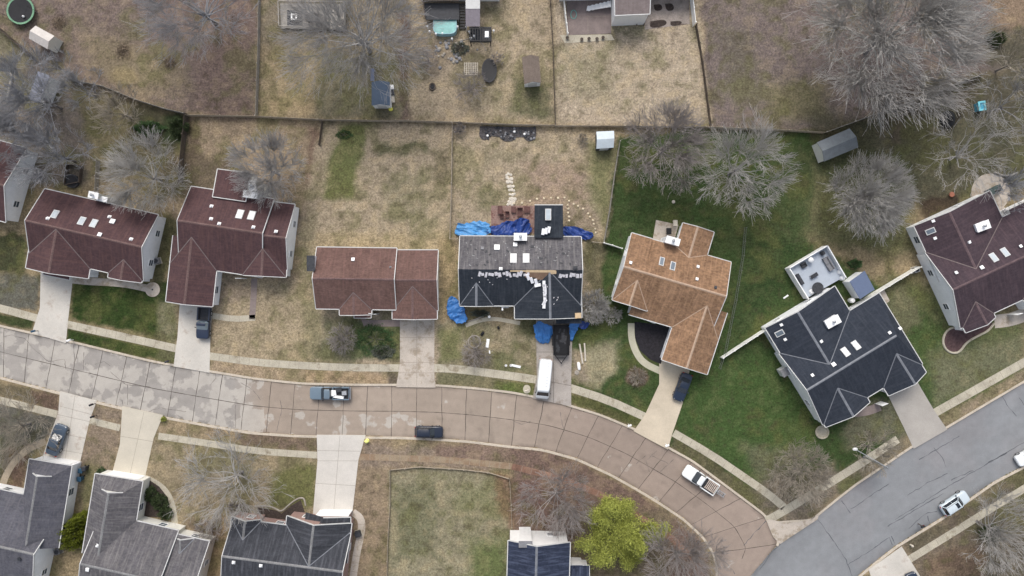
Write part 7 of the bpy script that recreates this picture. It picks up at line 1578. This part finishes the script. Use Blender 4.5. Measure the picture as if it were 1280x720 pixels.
# upper right: black furniture heap and blue playhouse
p = P(1187, 148, .8); b = MB()
for i in range(6): a = i*1.05; b.tube([(p.x+1.1*math.cos(a), p.y+1.2*math.sin(a), .1), (p.x+.2*math.cos(a+1), p.y+.2*math.sin(a+1), 1.3)], .06, 6)
b.rings([[Vector((p.x+x, p.y+y, z)) for x, y in sup(2.2*s, 2.6*s, .9, 18)] for z, s in ((.3, 1), (.55, .95), (.8, .5))]); b.tube([(p.x-1, p.y+.5, 1), (p.x+.9, p.y-1, 1.1)], .05, 6); put(b, 'covered_furniture', M['black'], 'black covered garden furniture heap under the upper right fence', 'furniture')
p = P(1227, 132.5, 1); o = thing('playhouse', 'small bright blue playhouse at the upper right edge', 'playhouse', (p.x, p.y, 0), .15); bl_ = mat('play_blue', (.08,.35,.5), .4, .1, 2, 0, 1)
b = MB(); b.box((0, 0, .5), (.85, 1.15, 1.0)); b.build('wall', bl_, o, world=False)
b = MB(); 
for dx, dy, w, l in ((-.42, 0, .25, 1.4), (.42, 0, .25, 1.4), (0, .58, .6, .25), (0, -.58, .6, .25)): b.box((dx, dy, 1.08), (w, l, .16))
b.build('roof', mat('play_cyan', (.2,.6,.7), .4, .1, 2, 0, 1), o, world=False)
p = P(1238+9, 262-5, .5); b = MB(); p = P(1242, 238, .6); b.box((p.x, p.y, .5), (2.0, .9, .7), .45); b.box((p.x, p.y, .9), (2.1, 1.0, .08), .45); put(b, 'hot_tub_cover', mat('cover_greygreen', srgb(74,86,84), .7, .2, 2, .2, 8), 'grey green covered box on the round patio behind the plum house', 'cover')
p = P(1190, 243, .3); b = MB(); b.lathe((p.x, p.y, 0), [(.3, 0), (.4, .3), (.3, .35)], 12); put(b, 'clay_pot', mat('terracotta', (.35,.14,.09), .8, .15, 2, .1, 8), 'terracotta pot on the dark soil beside the plum house', 'pot')
b = MB(); b.tube([P(x, y, .3) for x, y in smooth_line([(1243,215),(1252,219),(1262,220),(1272,216)], 2)], .12, 6); b.tube([P(x, y, .1) for x, y in smooth_line([(1243,215),(1252,219),(1262,220),(1272,216)], 2)], .14, 6); put(b, 'retaining_wall', M['woodgrey'], 'short curved garden wall above the round patio at the right edge', 'wall')
# leaf heaps on the top left yard
for i, (x, y) in enumerate([(154,64),(212,78),(74,28)]):
    p = P(x, y); g_ = np.random.RandomState(i+5); n_ = 900; C = g_.normal(0, .55, (n_, 3)); C[:, 2] = np.abs(C[:, 2])*.35+.03; C[:, 0] += p.x; C[:, 1] += p.y; V, F = leaves(C, .09, i); tag(np_mesh('leaf_pile', V, F, bpy.data.materials.get('dry_leaves') or mat('dry_leaves', srgb(132,118,102), .9, .3, 3, .2, 10)), ['pale dry leaf pile on the upper left yard, left one','pale dry leaf pile on the upper left yard, right one','brown leaf pile right of the big trampoline'][i], 'leaf pile', 'leaf piles')
# plank on the left + white stick
b = MB(); a, c = P(13, 84, .2), P(8, 129, .3); b.tube([P(11, 84, .3), P(15, 96, .3), P(12, 108, .3), P(8, 129, .3)], [.1, .12, .16, .1], 7); put(b, 'fallen_branch', M['stonewhite'], 'bright bare fallen branch at the left edge', 'branch')
b = MB(); p = P(58, 113, 1.0); b.box((p.x, p.y, 2.6), (1.8, 4.3, .1), R(-20)); b.box((p.x, p.y, 1.25), (1.6, 4.0, 2.5), R(-20), 1); put(b, 'lean_to', [mat('lean_to_roof', srgb(122,126,140), .6, .15, 2, .1, 8), M['siding_white']], 'narrow grey roofed lean-to under the tangled bare tree', 'lean-to')
# dark enclosure behind the far left house
b = MB(); pts = [(86,206),(104,208),(102,228),(84,232)]; 
for q, r_ in zip(pts, pts[1:]+pts[:1]):
    a, c = P(*q), P(*r_); v = c-a; b.box(((a.x+c.x)/2, (a.y+c.y)/2, .4), (v.length, .08, .8), math.atan2(v.y, v.x))
put(b, 'compost_enclosure', M['wooddark'], 'dark square enclosure behind the far left burgundy house', 'enclosure')
b = MB(); p = P(92, 227); b.cyl((p.x, p.y, .25), 1.0, .5, 22); b.cyl((p.x, p.y, .52), .85, .04, 22, 1); put(b, 'water_tub', [M['dark'], M['black']], 'round black tub inside the dark enclosure', 'tub')
# dark storm drain and curb inlet
for i, (x, y) in enumerate([(957,662),(1020,648)]):
    pass
# ------------------------------------------------------------ end
print('OBJECTS', len(bpy.data.objects))
